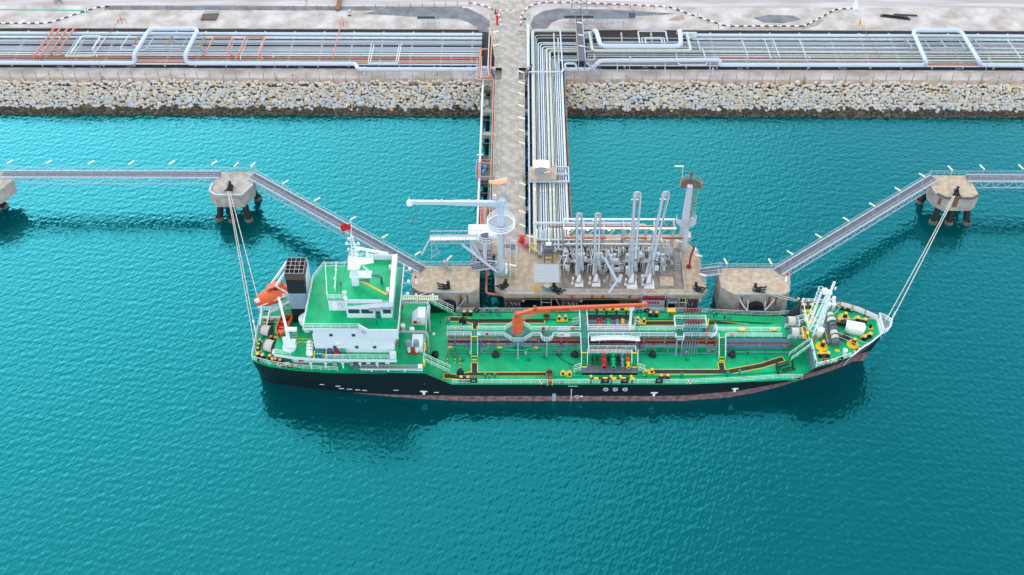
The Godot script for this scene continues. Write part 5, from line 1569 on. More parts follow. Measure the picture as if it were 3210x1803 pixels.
func ship_bow() -> void:
	var gold: Material = M.gold
	# rails of the forecastle
	put("forecastle_rail", MB.new().rail([Vector3(49.0, 7.3, zc(49) + 1.9), Vector3(49.0, 7.3, zc(49) + 7.2), on_bow(51.5, zc(51.5) + 6.75), on_bow(54.8, zc(54.8) + 5.65)], 1.1, 3, 1.3, 0.06).rail([Vector3(49.0, 7.3, zc(49) - 1.3), Vector3(49.0, 7.3, zc(49) - 7.2), on_bow(51.5, zc(51.5) - 6.8), on_bow(53.3, zc(53.3) - 6.3)], 1.1, 3, 1.3, 0.06), M.white, SH)
	# stairs down to the main deck
	for q in [[Vector3(45.9, 4.35, 20.6), Vector3(48.9, 7.35, 19.9)], [Vector3(46.6, 6.95, 15.0), Vector3(48.9, 7.4, 14.6)]]:
		var st = put("forecastle_stair", MB.new().ladder(q[0], q[1], 0.9, 0.26), M.ship_green, SH)
		var o = Vector3(0.1, 0, 0.5)
		put("stair_rail", MB.new().rail([q[0] + o, q[1] + o], 1.0, 2, 1.4, 0.06).rail([q[0] - o, q[1] - o], 1.0, 2, 1.4, 0.06), M.white, st)
	# windlass: drums on one line across
	var line = [Vector3(53.1, 8.35, 13.9), Vector3(52.9, 8.35, 20.6)]
	var wl = put("windlass", MB.new().cyl(line[0], line[1], 0.22, 10).box(Vector3(52.1, 7.75, 17.6), Vector3(1.0, 0.5, 5.2)), M.drum_grey, SH)
	for q in [[0.06, 0.55, 0.8, 1], [0.25, 0.72, 0.9, 1], [0.40, 0.62, 0.5, 0], [0.55, 0.75, 0.45, 0], [0.68, 0.66, 0.9, 1], [0.83, 0.62, 0.8, 1], [0.96, 0.66, 0.5, 0]]:
		var c: Vector3 = (line[0] as Vector3).lerp(line[1], q[0])
		rope_drum(c, Vector3(0, 0, 1), q[1], q[2], wl, "rope_drum" if q[3] else "gear_drum", M.rope if q[3] else M.drum_grey)
	for k in 7:
		put("brake_lever", MB.new().cyl(Vector3(51.6, 7.8, 15.2 + k * 0.8), Vector3(51.5, 8.7, 15.2 + k * 0.8), 0.07, 6), M.yellow, wl)
	put("winch_floor", MB.new().prism([Vector2(51.2, 15.6), Vector2(52.6, 15.6), Vector2(52.4, 20.6), Vector2(51.3, 19.6)], 7.5, 7.56), M.ship_teal, wl)
	for q in [[54.4, 15.9], [54.2, 19.0]]:
		put("chain_stopper", MB.new().bar(on_bow(53.2, q[1] - 0.2, 0.3), on_bow(q[0] + 1.2, q[1] + 0.3, 0.3), 0.35, 0.5).box(on_bow(q[0] + 0.6, q[1] + 0.1, 0.5), Vector3(0.9, 0.7, 0.9)), M.rubber, SH)
		put("chain", MB.new().bar(on_bow(53.0, q[1] - 0.4, 0.7), on_bow(q[0] + 1.6, q[1] + 0.5, 0.4), 0.2, 0.18), M.rusty, SH)
	# guide rollers on yellow discs
	for q in [[Vector3(49.77,7.4,14.29), 1.05], [Vector3(55.44,7.8,14.55), 1.05], [Vector3(50.69,7.5,20.54), 1.05], [Vector3(55.79,7.9,20.39), 1.05]]:
		var p = on_bow(q[0].x, q[0].z, 0.02)
		var d = put("yellow_disc", MB.new().cyl(p - Vector3(0, 0.06, 0), p + Vector3(0, 0.05, 0), q[1], 24), M.yellow, SH)
		var e = p + Vector3(0.15, 0, -0.15)
		put("guide_roller", MB.new().cone(e, e + Vector3(0, 1.0, 0), 0.38, 0.28, 12), M.black, d)
		put("cap", MB.new().cyl(e + Vector3(0, 1.0, 0), e + Vector3(0, 1.2, 0), 0.28, 12), gold, d)
	# bollards
	for q in [[Vector3(49.79,7.4,11.71), 0.0, 0], [Vector3(58.03,8.0,15.5), 0.35, 0], [Vector3(58.25,8.0,19.24), -0.5, 0], [Vector3(50.64,7.4,22.61), 0.0, 0]]:
		var p = on_bow(q[0].x, q[0].z)
		bollard_pair(p, q[1], SH, M.black, gold, 0.26, 0.62, 0.8)
		put("bollard_base", MB.new().box(p + Vector3(0, 0.03, 0.65 if p.z < 14 else -0.5), Vector3(2.0, 0.08, 0.7), Basis(Vector3.UP, -q[1])), M.yellow, SH)
	for p in [Vector3(59.35,8.0,17.17),Vector3(53.01,7.7,21.59),Vector3(58.27,8.0,16.34)]:
		put("yellow_plate", MB.new().box(on_bow(p.x, p.z, 0.03), Vector3(0.75, 0.06, 0.6)), M.yellow, SH)
	put("small_capstan", MB.new().cone(on_bow(59.3, 16.9), on_bow(59.3, 16.9, 0.7), 0.3, 0.16, 10), M.black, SH)
	roller_row([Vector3(48.48,7.4,10.05),Vector3(49.3,7.4,10.19),Vector3(50.17,7.4,10.4)], SH, gold)
	roller_row([on_bow(54.9, 12.2), on_bow(55.9, 12.6), on_bow(56.9, 13.1)], SH, gold)
	roller_row([on_bow(49.9, zc(50) + 6.75), on_bow(50.9, zc(51) + 6.55), on_bow(51.8, zc(52) + 6.35)], SH, gold)
	roller_row([on_bow(55.6, zc(55.6) + 5.0), on_bow(56.5, zc(56.5) + 4.5), on_bow(57.4, zc(57.4) + 3.95)], SH, gold)
	for q in [on_bow(53.0, zc(53) + 6.2, 0.5), on_bow(53.0, zc(53) - 6.4, 0.5)]:
		put("chock", MB.new().ring(q, Vector3(0.25, 0, 1).normalized(), 0.38, 0.18, 14), M.rubber, SH)
	# white covered machine
	var b = []
	for q in [[-1.6, -0.85], [1.3, -0.95], [1.6, 0.0], [1.3, 0.95], [-1.0, 0.95], [-1.6, 0.4]]:
		var v = Vector2(q[0], q[1]).rotated(0.28)
		b.append(Vector2(56.7, 17.4) + v)
	var cov = put("anchor_cover", MB.new().prism(b, 7.8, 9.2), M.white, SH)
	var rg = MB.new()
	var top = b.map(func(v): return Vector3(v.x, 9.2, v.y))
	var m0 = Vector3(55.3, 9.75, 16.95)
	var m1 = Vector3(57.9, 9.65, 17.75)
	rg.quad(top[0], top[1], m1, m0).tri(top[1], top[2], m1).tri(top[2], top[3], m1).quad(top[3], top[4], m0, m1).tri(top[4], top[5], m0).tri(top[5], top[0], m0)
	var rg2 = MB.new()
	for i in range(0, rg.ix.size(), 3):
		rg2.tri(rg.v[rg.ix[i]], rg.v[rg.ix[i + 1]], rg.v[rg.ix[i + 2]])
	put("cover_ridge", rg2, M.white, cov)
	# ventilators
	for q in [[Vector3(50.69,7.6,18.1), 0.62, 1.7], [Vector3(53.06,7.6,12.1), 0.55, 1.4], [Vector3(53.94,7.6,12.45), 0.35, 1.5], [Vector3(53.99,7.8,22.47), 0.38, 1.2]]:
		var p = on_bow(q[0].x, q[0].z)
		var r: float = q[1]
		var t: float = q[2]
		put("mushroom_vent", MB.new().lathe(p, [Vector2(r * 0.8, 0), Vector2(r * 0.8, t * 0.6), Vector2(r, t * 0.65), Vector2(r, t * 0.95), Vector2(r * 0.7, t), Vector2(0, t + 0.06)], 16), M.ship_white, SH)
	put("yellow_pipe", MB.new().pipe([Vector3(48.11,7.6,16.24),Vector3(48.68,7.6,16.23),Vector3(48.87,7.6,18.8)], 0.07, 0.2, 6).box(Vector3(48.75,7.6,17.7), Vector3(0.5, 0.3, 0.6)), M.yellow, SH)
	var sad = put("hose_rack", MB.new().bar(Vector3(47.93,7.45,16.24), Vector3(48.26,7.45,18.88), 0.8, 0.1), M.black, SH)
	for k in 9:
		put("rack_slat", MB.new().box((Vector3(47.88,7.6,16.38) as Vector3).lerp(Vector3(48.22,7.6,19.01), (k + 0.5) / 9.0), Vector3(0.75, 0.14, 0.13)), M.yellow, sad)
	put("vent_grille", MB.new().box(Vector3(50.64,7.8,19.17), Vector3(0.4, 0.7, 0.12)), M.rusty, SH)
	# lattice foremast leaning forward, with a caged ladder
	var base = [on_bow(49.6, 18.2), on_bow(51.2, 16.85), on_bow(49.2, 17.1), on_bow(50.9, 16.0)]
	var head = Vector3(50.95, 16.4, 16.6)
	var lt = MB.new()
	for k in 4:
		lt.bar(base[k], head + (base[k] - Vector3(50.2, base[k].y, 17.0)) * 0.28, 0.2, 0.2)
	for j in 7:
		var u = j / 7.0
		var w = (j + 1) / 7.0
		for pr in [[0, 1], [1, 3], [3, 2], [2, 0]]:
			var a0: Vector3 = base[pr[0]].lerp(head + (base[pr[0]] - Vector3(50.2, base[pr[0]].y, 17.0)) * 0.28, u)
			var b1: Vector3 = base[pr[1]].lerp(head + (base[pr[1]] - Vector3(50.2, base[pr[1]].y, 17.0)) * 0.28, w)
			lt.bar(a0, b1, 0.1, 0.1)
	var mast = put("fore_mast", lt, M.white, SH)
	put("mast_top", MB.new().cyl(Vector3(51.0, 15.5, 16.7), Vector3(51.35, 18.6, 16.5), 0.22, 10).box(Vector3(50.6, 16.4, 16.6), Vector3(1.5, 0.3, 0.9)).box(Vector3(50.2, 16.8, 16.6), Vector3(0.6, 0.6, 0.6)).bar(Vector3(51, 14.9, 16.8), Vector3(52.0, 14.9, 16.8), 0.2, 0.15), M.white, mast)
	put("mast_light", MB.new().cyl(Vector3(51.9, 14.9, 16.8), Vector3(51.9, 15.4, 16.8), 0.3, 12).ball(Vector3(51.95, 14.6, 16.9), Vector3(0.35, 0.25, 0.35)).cyl(Vector3(51.8, 16.9, 16.5), Vector3(51.8, 17.4, 16.5), 0.15, 8), M.white, mast)
	var cg = MB.new()
	var la = on_bow(48.95, 16.9)
	var lb = Vector3(49.9, 16.9, 16.2)
	for e in [-0.25, 0.25]:
		cg.bar(la + Vector3(0, 0, e), lb + Vector3(0, 0, e), 0.09, 0.09)
	for k in 26:
		cg.box(la.lerp(lb, (k + 0.5) / 26.0), Vector3(0.06, 0.06, 0.5))
	for k in 7:
		cg.ring(la.lerp(lb, 0.25 + k * 0.125) + Vector3(-0.35, 0, 0), Vector3.UP, 0.42, 0.05, 12)
	for e in [[-0.75, 0.0], [-0.4, 0.42], [-0.4, -0.42]]:
		cg.bar(la.lerp(lb, 0.25) + Vector3(e[0], 0, e[1]), lb + Vector3(e[0], 0, e[1]), 0.05, 0.05)
	put("mast_ladder", cg, M.white, mast)
	for q in [[Vector3(49.1, 7.9, 12.3), 0], [Vector3(49.1, 7.8, 21.6), 0], [Vector3(49.1, 7.9, 24.2), 1]]:
		put("fire_box", MB.new().box(q[0], Vector3(0.3, 0.5, 0.45)), M.dark_red, SH)
	# two of the crew in red
	var p1 = person(on_bow(49.6, 19.4), 2.4, 0.5, M.red, M.yellow)
	tag(p1, "person in red coveralls and a yellow helmet stooping at the head of the forecastle stairs", "person")
	var p2 = person(on_bow(50.2, zc(50) + 6.3), 0.5, 0.85, M.red, M.dark_red)
	tag(p2, "person in red coveralls bending over beside the bollards at the tanker's near bow rail", "person")


# a person: one continuous skin over jointed capsules (surface nets), dressed by height; lean bends the back forward
func person(at: Vector3, turn: float, lean: float, suit: Material, hat: Material, seated := false) -> Node3D:
	var f = Vector3(sin(turn), 0, cos(turn))
	var s = Vector3(f.z, 0, -f.x)
	var hip = Vector3(0, 0.92, 0)
	var up = (Vector3.UP * cos(lean) + f * sin(lean))
	var neck = hip + up * 0.52
	var head = neck + (up * 0.75 + Vector3.UP * 0.25).normalized() * 0.24
	var j = []
	for e in [-1.0, 1.0]:
		var h: Vector3 = hip + s * 0.1 * e
		var k: Vector3 = h + Vector3(0, -0.43, 0) + f * 0.06
		var a: Vector3 = k + Vector3(0, -0.42, 0) - f * 0.04 + f * 0.12 * e
		if seated:
			k = h + f * 0.40 + Vector3(0, -0.12 - 0.12 * e, 0)
			a = k + Vector3(0, -0.42, 0) - f * 0.03
		j.append_array([[h, k, 0.095, 0.065], [k, a, 0.065, 0.045], [a - Vector3(0, 0.02, 0), a + f * 0.16 - Vector3(0, 0.03, 0), 0.05, 0.04]])
		var sh: Vector3 = neck - up * 0.07 + s * 0.19 * e
		var el: Vector3 = sh + Vector3(0, -0.26, 0) + f * 0.10 + s * 0.04 * e
		var wr: Vector3 = el + Vector3(0, -0.12, 0) + f * 0.2
		if seated:
			el = sh + Vector3(0, -0.22, 0) + f * 0.16
			wr = el + f * 0.24 + Vector3(0, 0.02, 0)
		j.append_array([[sh, el, 0.055, 0.045], [el, wr, 0.045, 0.032], [wr, wr + f * 0.09, 0.036, 0.026]])
	j.append_array([[hip, hip + up * 0.2, 0.14, 0.125], [hip + up * 0.2, neck - up * 0.1, 0.13, 0.15], [neck - up * 0.1 - s * 0.12, neck - up * 0.1 + s * 0.12, 0.09, 0.09], [neck - up * 0.05, head, 0.055, 0.06], [head - Vector3(0, 0.03, 0), head + Vector3(0, 0.05, 0), 0.09, 0.095]])
	var c = 0.035
	var lo = Vector3(-0.75, -0.08, -0.75)
	var n = Vector3i(43, 56, 43)
	var val = {}
	for q in j:
		var a: Vector3 = q[0]
		var b: Vector3 = q[1]
		var r = maxf(q[2], q[3]) + 0.09
		var p0 = Vector3i(((a.min(b) - Vector3.ONE * r - lo) / c).floor())
		var p1 = Vector3i(((a.max(b) + Vector3.ONE * r - lo) / c).ceil())
		for x in range(p0.x, p1.x + 1):
			for y in range(p0.y, p1.y + 1):
				for z in range(p0.z, p1.z + 1):
					var p = lo + Vector3(x, y, z) * c
					var t = clampf((p - a).dot(b - a) / maxf((b - a).length_squared(), 1e-6), 0.0, 1.0)
					var d: float = (p - a.lerp(b, t)).length() - lerpf(q[2], q[3], t)
					var key = Vector3i(x, y, z)
					var o: float = val.get(key, 0.3)
					var hh = clampf(0.5 + 0.5 * (o - d) / 0.03, 0.0, 1.0)
					val[key] = lerpf(o, d, hh) - 0.03 * hh * (1.0 - hh)
	var vert = {}
	var mb = MB.new()
	var corner = [Vector3i(0, 0, 0), Vector3i(1, 0, 0), Vector3i(0, 1, 0), Vector3i(1, 1, 0), Vector3i(0, 0, 1), Vector3i(1, 0, 1), Vector3i(0, 1, 1), Vector3i(1, 1, 1)]
	var pairs = [[0, 1], [2, 3], [4, 5], [6, 7], [0, 2], [1, 3], [4, 6], [5, 7], [0, 4], [1, 5], [2, 6], [3, 7]]
	for key in val:
		var sum = Vector3.ZERO
		var m = 0
		for e in pairs:
			var va: float = val.get(key + corner[e[0]], 0.3)
			var vb: float = val.get(key + corner[e[1]], 0.3)
			if (va < 0.0) != (vb < 0.0):
				sum += (Vector3(key + corner[e[0]])).lerp(Vector3(key + corner[e[1]]), va / (va - vb))
				m += 1
		if m:
			vert[key] = mb.v.size()
			mb.v.append(at + lo + sum / m * c)
			var g = Vector3(val.get(key + Vector3i(1, 0, 0), 0.3) - val.get(key - Vector3i(1, 0, 0), 0.3), val.get(key + Vector3i(0, 1, 0), 0.3) - val.get(key - Vector3i(0, 1, 0), 0.3), val.get(key + Vector3i(0, 0, 1), 0.3) - val.get(key - Vector3i(0, 0, 1), 0.3))
			mb.n.append(g.normalized())
			var yy: float = (lo + sum / m * c).y
			var pp = lo + sum / m * c
			mb.c.append(Color(0.45, 0.26, 0.17) if (pp - head).length() < 0.16 else (Color(0.03, 0.03, 0.03) if yy < 0.1 and not seated else Color(0.5, 0.03, 0.02)))
	for key in vert:
		for ax in 3:
			var d = Vector3i.ZERO
			d[ax] = 1
			var u = Vector3i.ZERO
			u[(ax + 1) % 3] = 1
			var w = Vector3i.ZERO
			w[(ax + 2) % 3] = 1
			var va: float = val.get(key, 0.3)
			var vb: float = val.get(key + d, 0.3)
			if (va < 0.0) == (vb < 0.0):
				continue
			if not (vert.has(key - u) and vert.has(key - w) and vert.has(key - u - w)):
				continue
			var q = [vert[key], vert[key - u], vert[key - u - w], vert[key - w]]
			if va < 0.0:
				mb.ix.append_array([q[0], q[2], q[1], q[0], q[3], q[2]])
			else:
				mb.ix.append_array([q[0], q[1], q[2], q[0], q[2], q[3]])
	if not M.has("skin_suit"):
		var k = mat("skin_suit", 1, 1, 1, 0.8)
		k.vertex_color_use_as_albedo = true
	var o = thing("person", "", "person", at)
	put("body", mb, M.skin_suit, o)
	put("helmet", MB.new().ball(at + head + Vector3(0, 0.07, 0), Vector3(0.125, 0.1, 0.14), 12), hat, o)
	return o



func ordinal(i: int) -> String:
	return ["first", "second", "third", "fourth", "fifth", "sixth", "seventh", "eighth", "ninth", "tenth", "eleventh", "twelfth", "thirteenth", "fourteenth", "fifteenth", "sixteenth"][i]


func jetty() -> void:
	trestle()
	platform()
	jetty_crane()
	process_area()
	loading_arms()
	dolphins()
	lamps()


func trestle() -> void:
	var dk = 5.4
	var xl: float = -3.28
	var xr: float = 0.38
	var wl: float = -4.61
	var wr: float = 1.58
	var z0 = -64.0
	var z1 = -3.0
	var t = thing("jetty_trestle", "long concrete jetty road on beams running from the shore out to the loading platform", "jetty", Vector3(-1.5, 0, -33))
	var zs = [-40.78,-29.09,-25.19,-55.76,-40.71]
	zs.append(z0)
	zs.append(z1)
	zs.append(-8.4)
	zs.sort()
	for i in zs.size() - 1:
		put("road_slab", MB.new().span(Vector3(xl, dk - 0.5, zs[i] + 0.03), Vector3(xr, dk, zs[i + 1] - 0.03)), M.concrete, t)
		put("expansion_joint", MB.new().span(Vector3(xl, dk - 0.1, zs[i + 1] - 0.05), Vector3(xr, dk + 0.012, zs[i + 1] + 0.05)), M.concrete_pale, t)
	for q in [[wl, xl], [xr, wr]]:
		var w = put("walkway", MB.new().span(Vector3(q[0], dk - 0.3, -56.0), Vector3(q[1], dk + 0.12, -3.1 if q[0] < 0 else -8.0)), M.concrete_tan, t)
		var p = MB.new()
		var z = -56.0
		while z < -8.2:
			p.span(Vector3(q[0] + 0.1, dk + 0.1, z + 0.03), Vector3(q[1] - 0.1, dk + 0.17, z + 0.55))
			z += 0.6
		put("walkway_panels", p, M.concrete, w).set_meta("kind", "stuff")
	put("trestle_rail", MB.new().rail([Vector3(wl, dk + 0.1, -56), Vector3(wl, dk + 0.1, -8.5)], 1.05, 2, 2.2, 0.05).rail([Vector3(xl - 0.05, dk + 0.1, -56), Vector3(xl - 0.05, dk + 0.1, -8.5)], 1.05, 2, 2.2, 0.04), M.galv, t)
	put("trestle_rail", MB.new().rail([Vector3(wr, dk + 0.1, -56), Vector3(wr, dk + 0.1, -8.5)], 1.05, 2, 2.2, 0.05), M.galv, t)
	for q in [[wl, xl - 0.9, xl - 0.4], [wr, xr + 0.9, xr + 1.6]]:
		put("splay_wall", MB.new().bar(Vector3(q[0], dk + 0.5, -56), Vector3(q[0] + signf(q[0]) * 1.6, dk + 0.5, -60.5), 0.2, 0.9), M.concrete_dark, t)
		put("abutment_rail", MB.new().rail([Vector3(q[0] + signf(q[0]) * 1.6, dk, -60.5), Vector3(q[0] + signf(q[0]) * 1.6, dk, -71.5)], 1.1, 2, 2.0, 0.06), M.galv, t)
	for z in [-53.5, -46.0, -38.5, -31.0, -23.5, -16.0, -9.5]:
		var b = put("cross_beam", MB.new().span(Vector3(-7.4, 4.1, z - 0.55), Vector3(10.4, 4.95, z + 0.55)), M.concrete if int(z) % 2 == 0 else M.concrete_dark, t)
		for x in [-6.2, -2.0, 1.6, 5.5, 9.2]:
			put("pile", MB.new().cyl(Vector3(x, -3, z), Vector3(x, 4.1, z), 0.42, 12), M.pile, b)
	for z in [-50.0, -42.3, -34.8, -27.2, -19.8, -12.6]:
		put("pipe_bearer", MB.new().span(Vector3(-7.2, 5.1, z - 0.15), Vector3(-5.0, 5.4, z + 0.15)), M.black, t)
		put("pipe_bearer", MB.new().span(Vector3(2.4, 5.1, z - 0.15), Vector3(10.3, 5.4, z + 0.15)), M.black, t)
	put("edge_beam", MB.new().span(Vector3(2.3, 4.9, -58), Vector3(2.5, 5.3, -4)).span(Vector3(10.1, 4.9, -58), Vector3(10.3, 5.3, -4)).span(Vector3(-7.2, 4.9, -58), Vector3(-7.0, 5.3, 4.0)), M.steel, t)
	# concrete ramp up from the yard
	put("approach_slab", MB.new().quad(Vector3(-6.2, 4.52, -76), Vector3(3.0, 4.52, -76), Vector3(3.0, 4.52, -90), Vector3(-6.2, 4.52, -90)).quad(Vector3(-4.9, dk - 0.01, -64), Vector3(2.1, dk - 0.01, -64), Vector3(3.0, 4.52, -76), Vector3(-6.2, 4.52, -76)).quad(Vector3(-4.9, dk - 0.01, -60.4), Vector3(2.1, dk - 0.01, -60.4), Vector3(2.1, dk - 0.01, -64), Vector3(-4.9, dk - 0.01, -64)), M.concrete, t)
	put("approach_fill", MB.new().span(Vector3(-4.9, 3.0, -71.9), Vector3(-4.7, 5.2, -56)).span(Vector3(1.9, 3.0, -71.9), Vector3(2.1, 5.2, -56)), M.concrete, t)
	put("pipe_gap_shade", MB.new().span(Vector3(2.5, 4.96, -60.0), Vector3(10.1, 5.04, -8.8)), M.under_pipe_shade, t)  # added dark sheet, stands in for the shade between the trestle pipes
	# pipes along the right of the road; each turns east into the yard's corridor
	var runs = [[2.41,0.17,-61.0,0],[3.42,0.37,-73.76,2],[4.02,0.07,-72.41,1],[4.29,0.07,-71.37,1],[4.59,0.15,-69.35,0],[5.08,0.15,-68.78,0],[5.52,0.17,-67.8,1],[5.9,0.1,-67.13,3],[6.41,0.27,-66.83,2],[7.07,0.27,-65.97,2],[7.54,0.09,-64.45,1],[7.83,0.07,-63.87,1],[8.18,0.13,-63.2,1],[8.57,0.15,-62.62,0],[9.01,0.17,-71.0,1]]
	var pm = [M.pipe_blue, M.pipe_white, M.pipe_cream, M.pipe_grey]
	var word = ["pale blue", "white", "cream", "grey"]
	for i in runs.size():
		var q: Array = runs[i]
		var pts = [Vector3(q[0] + 0.02, 5.55 + q[1], -3.4 + 0.2 * (i % 4))]
		if i > 0 and i < 14:
			pts.append(Vector3(q[0], 5.55 + q[1], q[2]))
			pts.append(Vector3(12.97 if i % 3 else 120.0, 5.55 + q[1], q[2]))
		else:
			pts.append(Vector3(q[0], 5.55 + q[1], q[2]))
		var p = put("pipeline", MB.new().pipe(pts, maxf(q[1], 0.07), 0.9, 10), pm[q[3]])
		tag(p, ["slim", "medium", "thick"][0 if q[1] < 0.12 else (1 if q[1] < 0.2 else 2)] + " " + word[q[3]] + " trestle pipeline, " + ordinal(i) + " to the right of the jetty road", "pipeline", "pipelines beside the jetty road")
		if q[1] > 0.12:
			put("pipe_label", MB.new().box(Vector3(q[0], 5.56 + q[1] * 2.0, -20.04), Vector3(q[1] * 0.9, 0.02, 0.9)), M.white, p)
		for z in [-44.0, -30.0, -16.0]:
			if q[1] > 0.15:
				put("joint_band", MB.new().cyl(Vector3(q[0], 5.55 + q[1], z - 0.06), Vector3(q[0], 5.55 + q[1], z + 0.06), q[1] + 0.03, 12), pm[q[3]], p)
	var bx: float = 9.51
	tag(put("pipeline", MB.new().pipe([Vector3(bx, 6.0, -3.0), Vector3(bx, 6.0, -58.5), Vector3(bx + 0.9, 6.0, -59.43), Vector3(10.17, 6.6, -60.39), Vector3(12.62, 6.6, -60.39), Vector3(12.7, 5.6, -59.65)], 0.24, 0.8, 12), M.pipe_blue), "thick pale blue pipeline at the outer right edge of the trestle, bending at the shore", "pipeline")
	tag(put("pipeline", MB.new().pipe([Vector3(bx + 0.55, 5.9, -3.0), Vector3(bx + 0.55, 5.9, -54.0)], 0.13, 0.5, 10), M.rusty), "thin rust-streaked pipeline along the outermost right edge of the trestle", "pipeline")
	tag(put("pipeline", MB.new().pipe([Vector3(9.52, 6.5, -72.85), Vector3(9.74, 6.5, -57.48), Vector3(2.53, 6.5, -57.44), Vector3(2.41, 5.8, -57.6)], 0.16, 0.6, 10), M.pipe_blue), "pale blue pipeline bridging across the other pipes where the trestle meets the shore", "pipeline")
	tag(put("pipeline", MB.new().pipe([Vector3(8.08, 6.5, -71.88), Vector3(8.13, 6.5, -58.36)], 0.12, 0.6, 10), M.pipe_white), "white pipeline running north to south over the pipe bends beside the jetty road", "pipeline")
	# salmon fire-water and thin lines along the left of the road
	var left = [[-6.65,0.14,0,-16.5,6.0],[-6.25,0.12,0,-16.5,-2.0],[-5.74,0.14,0,-16.5,-2.0],[-4.99,0.16,0,-56.0,2.5],[-7.17,0.1,1,-56.0,-6.0],[-5.39,0.06,2,-56.0,0.0],[-5.99,0.06,1,-16.0,0.0]]
	var lm = [M.pipe_salmon, M.pipe_white, M.line_green]
	for i in left.size():
		var q: Array = left[i]
		var p = put("pipeline", MB.new().pipe([Vector3(q[0], 5.6, q[3]), Vector3(q[0], 5.6, q[4])] if i != 0 else [Vector3(q[0], 5.6, q[3]), Vector3(q[0], 5.6, -3.0)], q[1], 0.3, 10), lm[q[2]])
		tag(p, ["salmon", "white", "thin green"][q[2]] + " pipeline left of the jetty road, " + ordinal(i) + " beside its walkway", "pipeline", "pipelines left of the jetty road")
	tag(put("pipeline", MB.new().cyl(Vector3(-7.22, 5.4, -54.0), Vector3(-7.22, 5.4, -7.0), 0.24, 10), M.pipe_white), "thick whitish pipeline along the outermost left edge of the trestle", "pipeline")
	# salmon pipe dropping between the dolphin and the platform
	var sx = Vector3(-5.33,4.5,0.29)
	tag(put("pipeline", MB.new().pipe([Vector3(sx.x, 4.6, -1.0), Vector3(sx.x, 4.6, 5.87), Vector3(-2.0, 4.0, 5.87)], 0.22, 0.7, 12), M.pipe_salmon), "bright salmon pipeline turning a corner between the left dolphin and the platform", "pipeline")
	var und = put("pipe_stand", MB.new().span(Vector3(-6.6, 4.0, 2.0), Vector3(-3.8, 4.2, 2.2)).span(Vector3(-6.6, 4.0, 3.4), Vector3(-3.8, 4.2, 3.6)).span(Vector3(-6.6, 4.0, 4.6), Vector3(-3.8, 4.2, 4.8)).span(Vector3(-6.6, 2.0, 0.0), Vector3(-6.4, 4.2, 6.0)), M.black)
	tag(und, "dark steel frame carrying the salmon pipe between the left dolphin and the platform", "pipe support")
	# valve station hanging on the left side
	var vx0: float = -7.9
	var vx1: float = -4.71
	var vz0: float = -28.56
	var vz1: float = -23.63
	var vs = thing("valve_station", "steel platform with salmon pipes and two blue bottles hung on the trestle's left side", "valve station", Vector3((vx0 + vx1) / 2, 5.2, (vz0 + vz1) / 2))
	put("floor_grating", MB.new().span(Vector3(vx0, 5.1, vz0), Vector3(vx1, 5.25, vz1)), M.grating, vs)
	put("guard_rail", MB.new().rail([Vector3(vx1, 5.25, vz1), Vector3(vx0, 5.25, vz1), Vector3(vx0, 5.25, vz0), Vector3(vx1, 5.25, vz0)], 1.1, 3, 1.1, 0.05), M.galv, vs)
	put("manifold_pipe", MB.new().pipe([Vector3(vx0 + 0.5, 5.7, vz1 - 0.6), Vector3(vx1 - 0.3, 5.7, vz1 - 0.6), Vector3(vx1 - 0.3, 5.9, vz0 + 0.6), Vector3(vx0 + 0.5, 6.1, vz0 + 0.6), Vector3(vx0 + 0.5, 5.7, vz1 - 0.6)], 0.15, 0.5, 10), M.pipe_salmon, vs)
	for q in [Vector3(-6.47,5.9,-25.38),Vector3(-6.17,5.9,-26.73)]:
		put("blue_bottle", MB.new().lathe(Vector3(q.x, 5.4, q.z), [Vector2(0.2, 0), Vector2(0.26, 0.1), Vector2(0.26, 1.0), Vector2(0.1, 1.2), Vector2(0, 1.3)], 12), M.bottle_blue, vs)
	put("roof_lamp", MB.new().cyl(Vector3(vx0 + 0.1, 7.6, vz0), Vector3(vx0 + 1.3, 7.6, vz0), 0.12, 8), M.tube_cream, vs)
	# red hose boxes on the walkways
	tag(put("hose_box", MB.new().box(Vector3(-4.58,6.0,-23.39), Vector3(0.35, 0.9, 0.6)), M.rusty), "rust-red hose box on the left walkway beside the valve station", "hose box")
	tag(put("hose_box", MB.new().box(Vector3(1.49,6.0,-23.38), Vector3(0.35, 0.9, 0.6)), M.rusty), "rust-red hose box on the right walkway beside the white instrument hut", "hose box")
	# white instrument hut over the pipes
	var hut = thing("instrument_hut", "small white-roofed instrument hut on a gantry over the trestle pipes", "hut", Vector3(3.26,6.6,-24.83))
	var hp = Vector3(3.24,6.6,-22.84)
	put("gantry_floor", MB.new().span(Vector3(2.4, 6.5, hp.z - 3.4), Vector3(7.6, 6.65, hp.z + 0.5)), M.concrete_tan, hut)
	put("cabin", MB.new().span(Vector3(3.5, 6.65, hp.z - 2.6), Vector3(5.6, 8.4, hp.z - 0.9)), M.steel, hut)
	put("roof", MB.new().quad(Vector3(3.1, 8.5, hp.z - 0.7), Vector3(4.65, 8.75, hp.z - 0.7), Vector3(4.65, 8.75, hp.z - 3.0), Vector3(3.1, 8.5, hp.z - 3.0)).quad(Vector3(4.65, 8.75, hp.z - 0.7), Vector3(6.2, 8.5, hp.z - 0.7), Vector3(6.2, 8.5, hp.z - 3.0), Vector3(4.65, 8.75, hp.z - 3.0)), M.white, hut)
	put("guard_rail", MB.new().rail([Vector3(2.5, 6.65, hp.z + 0.4), Vector3(7.6, 6.65, hp.z + 0.4), Vector3(7.6, 6.65, hp.z - 3.3)], 1.1, 3, 1.2, 0.06), M.galv, hut)
